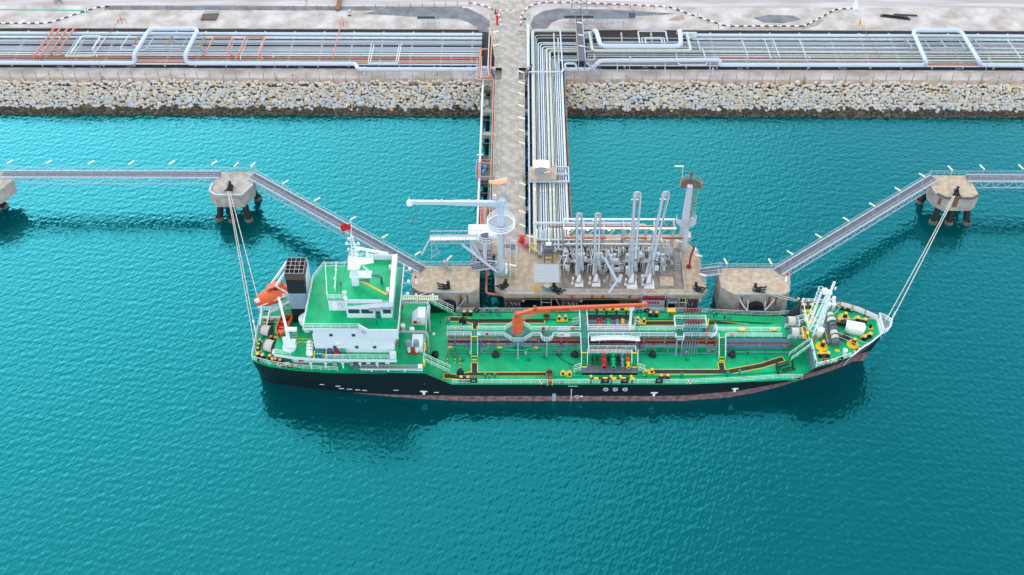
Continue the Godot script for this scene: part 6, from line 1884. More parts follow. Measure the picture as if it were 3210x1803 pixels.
	put("gantry_beam", MB.new().bar(Vector3(2.4, 6.35, hp.z + 0.7), Vector3(13.3 - 3.2, 6.35, hp.z + 0.7), 0.3, 0.3).bar(Vector3(7.6, 6.35, hp.z - 1.5), Vector3(10.0, 6.35, hp.z - 1.5), 0.25, 0.25).bar(Vector3(7.6, 6.35, hp.z - 3.6), Vector3(10.0, 6.35, hp.z - 3.6), 0.25, 0.25).bar(Vector3(10.0, 6.35, hp.z - 3.7), Vector3(10.0, 6.35, hp.z + 0.8), 0.25, 0.25), M.pipe_grey, hut)
	put("hut_lamp", MB.new().cyl(Vector3(5.2, 7.6, hp.z - 0.4), Vector3(6.4, 7.7, hp.z - 0.7), 0.13, 8), M.tube_cream, hut)


func platform() -> void:
	var t = thing("loading_platform", "wide concrete loading platform on thick piers beside the tanker", "jetty platform", Vector3(15, 0, 0))
	var o = [Vector2(-3.8, -3.0), Vector2(-3.78, 5.45), Vector2(-2.05, 6.9), Vector2(32.4, 6.95), Vector2(33.6, 5.7), Vector2(32.9, -3.7), Vector2(31.2, -6.6), Vector2(31.3, -8.5), Vector2(0.42, -8.5), Vector2(0.42, -3.0)]
	put("deck_slab", MB.new().prism(o, 4.55, 5.4), M.concrete_tan, t)
	put("process_slab", MB.new().span(Vector3(8.0, 5.4, -5.0), Vector3(29.6, 5.43, 5.4)), M.slab, t)
	put("bund_wall", MB.new().span(Vector3(7.75, 5.4, -3.6), Vector3(8.0, 5.75, 6.4)).span(Vector3(29.6, 5.4, -3.6), Vector3(29.85, 5.75, 6.2)), M.concrete, t)
	put("edge_kerb", MB.new().span(Vector3(-2.0, 5.4, 6.55), Vector3(32.0, 5.55, 6.85)).bar(Vector3(-3.65, 5.5, 5.3), Vector3(-2.05, 5.5, 6.75), 0.3, 0.25).bar(Vector3(-3.65, 5.5, 1.0), Vector3(-3.65, 5.5, 5.3), 0.3, 0.25).bar(Vector3(31.2, 5.5, 6.75), Vector3(32.3, 5.5, 6.75), 0.35, 0.25).bar(Vector3(32.3, 5.5, 6.75), Vector3(33.4, 5.5, 5.6), 0.35, 0.25), M.galv, t)
	for x in [[-2.2, 0.85], [8.0, 11.15], [18.3, 21.6], [28.5, 32.2]]:
		var p = put("pier", MB.new().span(Vector3(x[0], -3, -2.0), Vector3(x[1], 4.56, 6.2)), M.concrete_dark, t)
		put("pier_band", MB.new().span(Vector3(x[0] - 0.01, 3.7, -2.0), Vector3(x[1] + 0.01, 4.56, 6.26)), M.concrete, p)
		for e in [0.35, 1.2, 1.9, 2.7]:
			put("fender_eye", MB.new().bar(Vector3(x[0] + e, 2.7, 6.3), Vector3(x[0] + e + (0.4 if e > 1.0 and e < 2.0 else 0.0), 2.0, 6.3), 0.1, 0.1), M.white, p)
		put("corner_float", MB.new().ball(Vector3(x[1] + 0.35, 2.6, 5.6), Vector3(0.35, 0.5, 0.35)), M.white, p)
	put("boat_steps", MB.new().bar(Vector3(4.4, 5.3, 7.0), Vector3(4.4, 1.0, 7.2), 0.15, 0.15).bar(Vector3(6.2, 5.3, 7.0), Vector3(6.2, 1.0, 7.2), 0.15, 0.15).bar(Vector3(4.4, 3.6, 7.1), Vector3(6.2, 3.6, 7.1), 0.12, 0.12).bar(Vector3(6.9, 4.4, 6.9), Vector3(8.1, 1.2, 6.4), 0.2, 0.2), M.galv, t)
	put("front_rail", MB.new().rail([Vector3(-1.9, 5.5, 6.65), Vector3(2.3, 5.5, 6.65)], 1.05, 2, 1.4, 0.05).rail([Vector3(7.9, 5.5, 6.65), Vector3(21.8, 5.5, 6.65)], 1.05, 2, 1.4, 0.05).rail([Vector3(21.9, 6.1, 5.9), Vector3(26.0, 6.1, 5.9)], 1.05, 2, 1.4, 0.05).rail([Vector3(26.6, 5.5, 6.65), Vector3(31.0, 5.5, 6.65)], 1.05, 2, 1.4, 0.05), M.galv, t)
	put("side_rail", MB.new().rail([Vector3(33.4, 5.4, 4.6), Vector3(33.0, 5.4, 2.6)], 1.1, 2, 1.4, 0.05).rail([Vector3(32.85, 5.4, 0.6), Vector3(32.8, 5.4, -3.6), Vector3(30.6, 5.4, -3.6)], 1.1, 2, 1.4, 0.05), M.galv, t)
	put("service_line", MB.new().cyl(Vector3(-2.0, 4.35, 7.05), Vector3(21.8, 4.35, 7.05), 0.1, 8), M.rusty, t)
	for x in [9.8, 13.3, 15.2, 19.9, 22.8]:
		put("red_bracket", MB.new().box(Vector3(x, 5.0, 6.98), Vector3(0.25, 0.7, 0.2)), M.red, t)
	put("paint_mark", MB.new().box(Vector3(1.31,5.42,4.11), Vector3(0.75, 0.02, 0.1)).box(Vector3(1.07,5.42,3.94), Vector3(0.1, 0.02, 0.4)).box(Vector3(1.81,5.42,3.68), Vector3(0.35, 0.02, 0.1)).box(Vector3(2.32,5.42,3.32), Vector3(0.35, 0.02, 0.12), Basis(Vector3.UP, 0.6)).ring(Vector3(2.32,5.42,3.06), Vector3.UP, 0.15, 0.03, 10), M.concrete_pale, t)
	# lift-off cover slab
	tag(put("cover_slab", MB.new().span(Vector3(25.4, 5.42, 2.7), Vector3(27.8, 5.75, 4.9)), M.concrete_tan), "square tan cover slab lying on the platform right of the loading arms", "cover slab")
	# hydraulic access gangways hung at the front edge
	var hg = thing("hose_gantry", "grey framed gantry with dark red beams hung on the platform's front edge", "gantry", Vector3(24.0, 3.0, 7.4))
	put("frame", MB.new().span(Vector3(21.9, 2.6, 7.0), Vector3(22.1, 6.4, 7.2)).span(Vector3(26.0, 2.6, 7.0), Vector3(26.2, 6.4, 7.2)).span(Vector3(22.0, 3.0, 7.3), Vector3(26.1, 3.15, 8.4)).span(Vector3(22.0, 4.0, 7.9), Vector3(26.1, 4.1, 8.0)), M.galv, hg)
	put("back_plate", MB.new().quad(Vector3(22.1, 3.1, 8.3), Vector3(26.0, 3.1, 8.3), Vector3(26.0, 4.6, 7.1), Vector3(22.1, 4.6, 7.1)), M.steel, hg)
	put("red_beam", MB.new().span(Vector3(22.1, 4.6, 7.05), Vector3(26.0, 5.2, 7.4)), M.dark_red, hg)
	for k in 5:
		put("red_hook", MB.new().box(Vector3(22.9 + k * 0.5, 4.2, 7.6), Vector3(0.22, 0.35, 0.2)), M.dark_red, hg)
	var gw = thing("access_tower", "galvanised stair frame with yellow chains at the platform's front right", "access ladder", Vector3(27.5, 2.0, 7.6))
	var f = MB.new()
	for q in [[26.5, 7.1], [28.0, 7.1], [28.4, 7.1], [29.8, 7.1], [26.5, 8.3], [28.0, 8.3], [28.4, 8.3], [29.8, 8.3]]:
		f.bar(Vector3(q[0], 0.5, q[1]), Vector3(q[0], 5.6, q[1]), 0.12, 0.12)
	for y in [2.2, 3.6, 5.0]:
		f.bar(Vector3(26.5, y, 8.3), Vector3(28.0, y, 8.3), 0.1, 0.1).bar(Vector3(28.4, y, 8.3), Vector3(29.8, y, 8.3), 0.1, 0.1)
	f.bar(Vector3(26.5, 2.2, 8.3), Vector3(28.0, 3.6, 8.3), 0.1, 0.1).bar(Vector3(28.0, 2.2, 8.3), Vector3(26.5, 3.6, 8.3), 0.1, 0.1)
	put("frame", f, M.galv, gw)
	put("landing", MB.new().span(Vector3(26.5, 4.6, 7.1), Vector3(28.0, 4.7, 8.3)), M.grating, gw)
	put("landing", MB.new().span(Vector3(28.5, 3.4, 7.1), Vector3(29.7, 3.5, 8.3)), M.grating, gw)
	put("chain", MB.new().bar(Vector3(28.5, 5.2, 7.6), Vector3(28.5, 3.6, 8.2), 0.12, 0.12).bar(Vector3(29.6, 5.2, 7.6), Vector3(29.6, 3.6, 8.2), 0.12, 0.12), M.yellow, gw)
	# corrugated lean-to with things under it
	var sh = thing("corrugated_shelter", "open shelter with a grey corrugated roof on the platform beside the loading arms", "shelter", Vector3(5.3, 5.4, 4.2))
	var rr = []
	for i in 2:
		var r = []
		for k in 49:
			r.append(Vector3(3.05 + (7.55 - 3.05) * i, 7.8 + 0.3 * (1.0 - k / 48.0) + 0.06 * sin(k * PI / 2.0), 2.1 + 4.2 * k / 48.0))
		rr.append(r)
	rr.reverse()
	put("roof", MB.new().sheet(rr), M.galv, sh)
	for q in [[3.2, 2.3], [7.4, 2.3], [3.2, 6.1], [7.4, 6.1]]:
		put("post", MB.new().bar(Vector3(q[0], 5.4, q[1]), Vector3(q[0], 7.8, q[1]), 0.12, 0.12), M.steel, sh)
	tag(put("striped_board", MB.new().box(Vector3(3.25, 6.2, 6.3), Vector3(0.28, 1.5, 0.2)).box(Vector3(3.75, 6.2, 6.3), Vector3(0.28, 1.5, 0.2)), M.yellow), "pair of yellow uprights standing under the front of the corrugated shelter", "barrier")
	var bx = put("covered_crate", MB.new().prism([Vector2(4.6, 5.6), Vector2(5.4, 6.3), Vector2(6.3, 5.7), Vector2(5.5, 5.0)], 5.4, 6.4), M.ship_grey)
	tag(bx, "blue-grey crate with an orange lid set cornerwise under the corrugated shelter", "crate")
	put("lid", MB.new().prism([Vector2(4.65, 5.6), Vector2(5.4, 6.22), Vector2(6.2, 5.7), Vector2(5.5, 5.05)], 6.4, 6.5), M.tube_cream, bx)
	hook_set(Vector3(6.9, 5.4, 5.9), 0.8, "heap of black mooring gear under the right corner of the corrugated shelter", 1.15)
	hook_set(Vector3(-2.1, 5.4, 5.0), PI * 0.75, "black quick-release mooring hooks at the platform's front left corner", 1.0)
	hook_set(Vector3(31.8,5.5,5.6), PI * 0.2, "black quick-release mooring hooks at the platform's front right corner", 1.0)
	# stairs up to the crane walk
	var st = thing("access_stairs", "straight grey access stairs with handrails climbing to the gangway landing beside the crane", "stairs", Vector3(-0.6, 5.4, 1.5))
	put("flight", MB.new().ladder(Vector3(-0.6, 5.4, 3.4), Vector3(-0.6, 8.6, -1.2), 0.95, 0.3, 0.3), M.concrete, st)
	put("handrail", MB.new().rail([Vector3(-1.1, 5.4, 3.4), Vector3(-1.1, 8.6, -1.2)], 1.0, 2, 1.4, 0.05).rail([Vector3(-0.1, 5.4, 3.4), Vector3(-0.1, 8.6, -1.2)], 1.0, 2, 1.4, 0.05).rail([Vector3(-0.1, 8.6, -1.2), Vector3(-0.1, 8.6, -2.4), Vector3(-1.1, 8.6, -2.4)], 1.0, 2, 1.2, 0.05), M.white, st)
	put("landing", MB.new().span(Vector3(-1.1, 8.5, -2.4), Vector3(-0.1, 8.6, -1.2)), M.grating, st)
	put("landing", MB.new().span(Vector3(-3.0, 8.5, -2.4), Vector3(-1.1, 8.6, -1.6)), M.grating, st)
	put("landing_post", MB.new().bar(Vector3(-0.1, 5.4, -2.3), Vector3(-0.1, 8.5, -2.3), 0.12, 0.12).bar(Vector3(-1.1, 5.4, -2.3), Vector3(-1.1, 8.5, -2.3), 0.12, 0.12), M.steel, st)
	# red tarpaulin bundle, pink bin and yellow barrier by the road end
	var tb = MB.new()
	var rows = []
	for i in 7:
		var r = []
		for j in 11:
			var f2 = TAU * j / 10.0
			var w = (0.1 + sin(PI * i / 6.0) * 0.7) * (1.0 + 0.18 * sin(f2 * 3.0 + i))
			r.append(Vector3(0.95,6.3,-6.04) + Vector3(w * 0.75 * cos(f2), 0.9 - i * 0.3, -w * sin(f2) * 1.2))
		rows.append(r)
	rows.reverse()
	tb.sheet(rows)
	tag(put("covered_monitor", tb, M.red), "bright red tarpaulin-wrapped bundle standing at the platform end of the right walkway", "covered bundle")
	var bin = put("waste_bin", MB.new().prism([Vector2(-0.35, -0.4), Vector2(0.35, -0.4), Vector2(0.35, 0.4), Vector2(-0.35, 0.4)].map(func(v): return v + Vector2(1.83, -5.19)), 5.4, 6.5), mat("faded_pink", 0.55, 0.12, 0.17, 0.6))
	tag(bin, "faded pink wheeled bin between the red bundle and the yellow barrier", "bin")
	put("lid", MB.new().box(Vector3(1.83,5.6,-5.19) * Vector3(1, 0, 1) + Vector3(0, 6.55, 0), Vector3(0.8, 0.1, 0.9)), M.faded_pink, bin)
	var yb = put("yellow_barrier", MB.new().bar(Vector3(2.24,6.4,-4.61), Vector3(3.9,6.4,-2.81), 0.12, 0.12).bar(Vector3(2.25,5.6,-4.95), Vector3(3.75,5.6,-3.27), 0.25, 0.2).bar(Vector3(3.5,6.6,-4.65), Vector3(3.5,5.5,-3.73), 0.14, 0.14).bar(Vector3(2.24,6.6,-4.76), Vector3(3.83,6.6,-4.65), 0.14, 0.14), M.yellow)
	tag(yb, "yellow pipe barrier beside the pink bin at the end of the pipe rack", "barrier")
	# red fire monitor at the right
	var fm = thing("fire_monitor", "dark red fire monitor on a tall stand near the platform's right rear corner", "fire monitor", Vector3(30.95,5.4,0.02))
	var fp = Vector3(30.95,5.4,0.02)
	put("stand", MB.new().cyl(fp, fp + Vector3(0, 3.4, 0), 0.16, 10).box(fp + Vector3(0, 0.1, 0), Vector3(0.8, 0.25, 0.7)).cyl(fp + Vector3(-0.5, 0.5, 0), fp + Vector3(0, 0.5, 0), 0.2, 10), M.dark_red, fm)
	put("nozzle", MB.new().cyl(fp + Vector3(0.1, 3.3, 0), fp + Vector3(0.5, 5.3, -0.2), 0.17, 10).ring(fp + Vector3(0.1, 3.4, 0.3), Vector3.BACK, 0.25, 0.05, 12), M.dark_red, fm)
	put("nozzle_tip", MB.new().cone(fp + Vector3(0.5, 5.1, -0.2), fp + Vector3(0.75, 4.2, 0.0), 0.08, 0.2, 8), M.white, fm)


# a mooring-hook stand: base, post, capstan and hooks, all black
func hook_set(at: Vector3, turn: float, label: String, k := 1.0) -> Node3D:
	var o = thing("mooring_hooks", label, "mooring hooks", at, "mooring hooks on the dolphins and the platform")
	var d = Vector3(cos(turn), 0, sin(turn))
	var s = Vector3(-d.z, 0, d.x)
	put("base", MB.new().box(at + Vector3(0, 0.25 * k, 0), Vector3(1.3, 0.5, 0.9) * k, Basis(Vector3.UP, -turn)), M.rubber, o)
	put("capstan", MB.new().lathe(at - d * 0.35 * k, [Vector2(0.32, 0.4), Vector2(0.28, 0.8), Vector2(0.2, 1.1), Vector2(0.3, 1.45), Vector2(0.0, 1.55)].map(func(v): return v * k), 12), M.rubber, o)
	for e in [-0.45, 0.0, 0.45]:
		put("hook", MB.new().pipe([at + d * 0.4 * k + s * e * k + Vector3(0, 0.5 * k, 0), at + d * 1.15 * k + s * e * 1.3 * k + Vector3(0, 0.45 * k, 0), at + d * 1.5 * k + s * e * 1.5 * k + Vector3(0, 0.8 * k, 0)], 0.14 * k, 0.3, 7), M.rubber, o)
	put("motor", MB.new().cyl(at - d * 0.7 * k + s * 0.3 * k + Vector3(0, 0.6 * k, 0), at - d * 0.2 * k + s * 0.5 * k + Vector3(0, 0.6 * k, 0), 0.22 * k, 10), M.drum_grey, o)
	return o



func jetty_crane() -> void:
	var c = Vector3(-2.7, 5.4, 1.55)
	var t = thing("jib_crane", "tall pale blue jib crane with a round platform and long level jib on the jetty", "crane", c)
	var col = MB.new().cyl(c + Vector3(0, 0.3, 0), Vector3(c.x, 21.0, c.z), 0.58, 18)
	for k in 6:
		var f = TAU * k / 6.0
		col.box(c + Vector3(cos(f), 0, sin(f)) * 0.75 + Vector3(0, 0.7, 0), Vector3(0.45, 0.9, 0.06), Basis(Vector3.UP, -f))
	put("column", col, M.pipe_blue, t)
	put("foot", MB.new().box(c + Vector3(0, 0.2, 0), Vector3(2.6, 0.4, 2.2)), M.concrete, t)
	put("foot_rail", MB.new().rail([c + Vector3(-1.2, 0, -0.6), c + Vector3(-1.2, 0, 1.4), c + Vector3(1.3, 0, 1.4), c + Vector3(1.3, 0, -0.4)], 0.6, 1, 1.2, 0.07), M.line_green, t)
	put("control_box", MB.new().box(c + Vector3(0.9, 0.9, 0.6), Vector3(0.5, 0.9, 0.6)).box(c + Vector3(0.9, 1.2, -0.2), Vector3(0.4, 1.6, 0.5)), M.white, t)
	var ring = []
	for k in 25:
		var f = TAU * k / 24.0
		ring.append(Vector3(c.x + 2.35 * cos(f), 17.2, c.z + 2.35 * sin(f)))
	var pf = put("round_platform", MB.new().prism(ring.slice(0, 24).map(func(v): return Vector2(v.x, v.z)), 17.08, 17.2), M.steel, t)
	var rl = MB.new()
	for y in [0.0, 0.55, 1.1]:
		rl.ring(Vector3(c.x, 17.2 + y, c.z), Vector3.UP, 2.35, 0.06 if y else 0.12, 28)
	for k in 14:
		var f = TAU * k / 14.0
		rl.bar(Vector3(c.x + 2.35 * cos(f), 17.2, c.z + 2.35 * sin(f)), Vector3(c.x + 2.35 * cos(f), 18.3, c.z + 2.35 * sin(f)), 0.05, 0.05)
	put("platform_rail", rl, M.white, pf)
	for k in 6:
		var f = TAU * k / 6.0
		put("bracket", MB.new().bar(Vector3(c.x + 0.5 * cos(f), 15.9, c.z + 0.5 * sin(f)), Vector3(c.x + 2.2 * cos(f), 17.1, c.z + 2.2 * sin(f)), 0.14, 0.14), M.pipe_blue, pf)
	put("slew_head", MB.new().box(Vector3(c.x - 0.1, 21.0, c.z), Vector3(1.5, 0.6, 1.3)).box(Vector3(c.x + 0.3, 22.0, c.z), Vector3(0.9, 1.6, 1.0)).box(Vector3(c.x + 0.9, 21.6, c.z + 0.3), Vector3(0.8, 1.1, 0.9)).box(Vector3(c.x - 1.0, 23.0, c.z - 0.6), Vector3(0.6, 0.7, 0.5)), M.pipe_blue, t)
	put("head_guard", MB.new().rail([Vector3(c.x - 0.6, 22.8, c.z + 0.7), Vector3(c.x + 1.0, 22.8, c.z + 0.7), Vector3(c.x + 1.6, 21.4, c.z - 0.6), Vector3(c.x + 0.4, 22.8, c.z - 0.8)], 0.9, 3, 0.7, 0.05), M.steel, t)
	var jib = put("jib", MB.new().bar(Vector3(c.x, 22.0, c.z), Vector3(-10.5, 22.1, c.z), 0.62, 0.85).bar(Vector3(-10.5, 22.1, c.z), Vector3(-17.9, 22.2, c.z), 0.52, 0.7), M.pipe_blue, t)
	put("jib_head", MB.new().cyl(Vector3(-18.0, 22.0, c.z - 0.3), Vector3(-18.0, 22.0, c.z + 0.3), 0.55, 12).bar(Vector3(-18.0, 22.6, c.z), Vector3(-18.0, 23.2, c.z), 0.1, 0.1), M.white, jib)
	for x in [-13.6, -12.6, -8.0, -6.6]:
		put("jib_lug", MB.new().box(Vector3(x, 22.6, c.z), Vector3(0.2, 0.4, 0.2)), M.tube_cream, jib)
	put("jib_ram", MB.new().cyl(Vector3(c.x - 0.4, 20.6, c.z), Vector3(-6.5, 21.8, c.z), 0.16, 10), M.steel, jib)
	put("hoist_rope", MB.new().cyl(Vector3(-17.9, 21.6, c.z), Vector3(-17.8, 17.6, c.z), 0.04, 5).cyl(Vector3(-17.2, 21.6, c.z), Vector3(-17.0, 18.7, c.z), 0.05, 5).box(Vector3(-17.8, 17.4, c.z), Vector3(0.25, 0.6, 0.25)), M.rusty, jib)
	put("column_ladder", MB.new().bar(Vector3(c.x + 0.75, 9.0, c.z + 0.3), Vector3(c.x + 0.75, 16.9, c.z + 0.3), 0.06, 0.5), M.pipe_blue, t)
	# wind sock behind the crane head
	var ws = thing("wind_sock", "faded orange wind sock blowing left above the jetty crane's head", "wind sock", Vector3(-2.6, 21.4, 0.8))
	put("sock_pole", MB.new().cyl(Vector3(-2.0, 22.4, 0.9), Vector3(-1.6, 26.6, 0.8), 0.05, 6), M.steel, ws)
	var rows = []
	for i in 8:
		var r = []
		var u = i / 7.0
		for j in 11:
			var f = TAU * j / 10.0
			var w = lerpf(0.72, 0.36, u) * (1.0 - 0.12 * sin(u * 9.0))
			r.append(Vector3(-1.6 - u * 3.0, 26.4 - 0.25 * u - 0.25 * sin(u * 3.0) + w * sin(f) * 0.8, 0.8 + w * cos(f)))
		rows.append(r)
	put("sock", MB.new().sheet(rows), M.fluo_orange, ws)
	# gangway carried by its own post and struts
	var gp = Vector3(-5.55, 6.3, -0.6)
	var g = thing("shore_gangway", "white steel shore gangway on a post and raking struts left of the jetty crane", "gangway", gp)
	put("post", MB.new().cyl(Vector3(-5.6, 6.0, 0.2), Vector3(-5.6, 11.9, -0.3), 0.36, 14), M.pipe_blue, g)
	var basket = MB.new()
	for y in [0.0, 0.55, 1.1]:
		basket.ring(Vector3(-5.3, 12.0 + y, -0.5), Vector3.UP, 1.4, 0.06, 20)
	for k in 12:
		var f = TAU * k / 12.0
		basket.bar(Vector3(-5.3 + 1.4 * cos(f), 12.0, -0.5 + 1.4 * sin(f)), Vector3(-5.3 + 1.4 * cos(f), 13.1, -0.5 + 1.4 * sin(f)), 0.05, 0.05)
	put("basket", basket, M.white, g)
	put("basket_floor", MB.new().cyl(Vector3(-5.3, 11.9, -0.5), Vector3(-5.3, 12.0, -0.5), 1.4, 20), M.grating, g)
	var br = MB.new()
	var gx0 = -15.2
	for z in [-1.6, -0.3]:
		for y in [10.7, 11.5, 12.5]:
			br.bar(Vector3(gx0, y, z), Vector3(-6.2, y + 0.2, z), 0.12, 0.12)
		for k in 14:
			var x = lerpf(gx0, -6.4, k / 14.0)
			br.bar(Vector3(x, 10.7 if k % 2 else 11.5, z), Vector3(x + 0.63, 11.5 if k % 2 else 10.7, z), 0.08, 0.08).bar(Vector3(x, 11.5, z), Vector3(x, 12.5, z), 0.05, 0.05)
	put("gangway_truss", br, M.galv, g)
	for k in 15:
		put("deck_panel", MB.new().box(Vector3(lerpf(gx0, -6.4, (k + 0.5) / 15.0), 11.45, -0.95), Vector3(0.56, 0.06, 1.1)), M.white, g)
	put("tip_ladder", MB.new().bar(Vector3(gx0, 11.2, -1.2), Vector3(gx0 - 1.7, 7.8, -0.6), 0.5, 0.08).bar(Vector3(gx0 + 0.2, 10.8, -0.4), Vector3(gx0 + 0.1, 7.2, 0.2), 0.1, 0.1).bar(Vector3(gx0 + 0.3, 10.8, -1.4), Vector3(gx0 + 1.5, 7.6, -0.9), 0.1, 0.1).bar(Vector3(gx0 - 0.1, 7.6, 0.1), Vector3(gx0 + 1.6, 8.2, -0.7), 0.09, 0.09).bar(Vector3(gx0 + 0.1, 9.0, 0.0), Vector3(gx0 + 1.2, 9.0, -0.9), 0.07, 0.07), M.galv, g)
	put("strut", MB.new().cyl(Vector3(-3.3, 6.0, 2.1), Vector3(-9.7, 10.4, -0.6), 0.24, 10), M.pipe_blue, g)
	put("strut", MB.new().cyl(Vector3(-5.8, 7.0, 0.5), Vector3(-7.8, 10.5, -1.0), 0.14, 8), M.pipe_blue, g)
	put("strut", MB.new().cyl(Vector3(-6.0, 7.0, 0.5), Vector3(-8.2, 8.8, -1.4), 0.14, 8), M.pipe_blue, g)
	put("tie_frame", MB.new().bar(Vector3(-5.5, 7.4, 0.4), Vector3(-2.9, 7.8, 1.3), 0.16, 0.16).bar(Vector3(-5.5, 6.3, 0.7), Vector3(-2.9, 6.6, 1.5), 0.16, 0.16).bar(Vector3(-5.3, 6.3, 0.7), Vector3(-4.4, 7.5, 0.8), 0.12, 0.12).bar(Vector3(-4.4, 6.4, 0.9), Vector3(-3.3, 7.7, 1.2), 0.12, 0.12), M.pipe_blue, g)
	put("power_box", MB.new().box(Vector3(-3.9, 13.0, -0.2), Vector3(1.0, 0.9, 0.8)).box(Vector3(-4.3, 12.2, -1.0), Vector3(1.2, 0.6, 1.0)), M.white, g)
	# white flat-roofed substation beside it
	var hb = thing("switch_room", "flat white-roofed switch room behind the gangway on the jetty's left side", "hut", Vector3(-6.5, 5.4, -4.5))
	var h0 = Vector3(-8.68,9.2,-6.96)
	var h1 = Vector3(-4.51,9.2,-3.46)
	put("roof", MB.new().span(Vector3(h0.x, 9.0, h0.z), Vector3(h0.x + 3.1, 9.2, h1.z)).span(Vector3(h0.x + 3.15, 8.9, h0.z + 0.1), Vector3(h1.x, 9.1, h1.z - 0.2)), M.white, hb)
	put("wall", MB.new().span(Vector3(h0.x + 0.3, 5.0, h0.z + 0.3), Vector3(h1.x - 0.2, 8.95, h1.z - 0.4)), M.ship_white, hb)
	put("support_frame", MB.new().span(Vector3(h0.x + 0.3, 3.6, h0.z + 0.3), Vector3(h1.x, 5.0, h0.z + 0.6)).span(Vector3(h0.x + 0.3, 3.6, h1.z - 0.7), Vector3(h1.x, 5.0, h1.z - 0.4)), M.steel, hb)
	for k in 4:
		put("roof_rib", MB.new().span(Vector3(h0.x + 0.1, 9.2, h0.z + 0.3 + k * 1.05), Vector3(h0.x + 3.0, 9.23, h0.z + 0.38 + k * 1.05)), M.ship_white, hb)
	# small scaffold with red pumps between gangway and crane
	var sc = thing("pump_skid", "pipe skid with dark red pumps under the gangway's landing", "pump skid", Vector3(-5.2, 4.5, -1.5))
	var fr = MB.new()
	for x in [-7.9, -6.2, -4.4]:
		for z in [-2.9, -0.8]:
			fr.bar(Vector3(x, 3.5, z), Vector3(x, 8.0, z), 0.13, 0.13)
	for y in [4.2, 5.4, 6.8, 8.0]:
		fr.bar(Vector3(-7.9, y, -0.8), Vector3(-4.4, y, -0.8), 0.1, 0.1).bar(Vector3(-7.9, y, -2.9), Vector3(-4.4, y, -2.9), 0.1, 0.1)
	put("frame", fr, M.galv, sc)
	for q in [[-5.6, 5.9, -1.6], [-4.9, 5.2, -1.2], [-6.8, 5.4, -1.4]]:
		put("pump", MB.new().cyl(Vector3(q[0], q[1], q[2]), Vector3(q[0], q[1] + 1.1, q[2]), 0.3, 12), M.dark_red, sc)
		put("pump_pipe", MB.new().pipe([Vector3(q[0], q[1], q[2]), Vector3(q[0] + 0.8, q[1], q[2]), Vector3(q[0] + 0.8, q[1] - 1.0, q[2] + 0.6)], 0.12, 0.3, 8), M.pipe_red, sc)


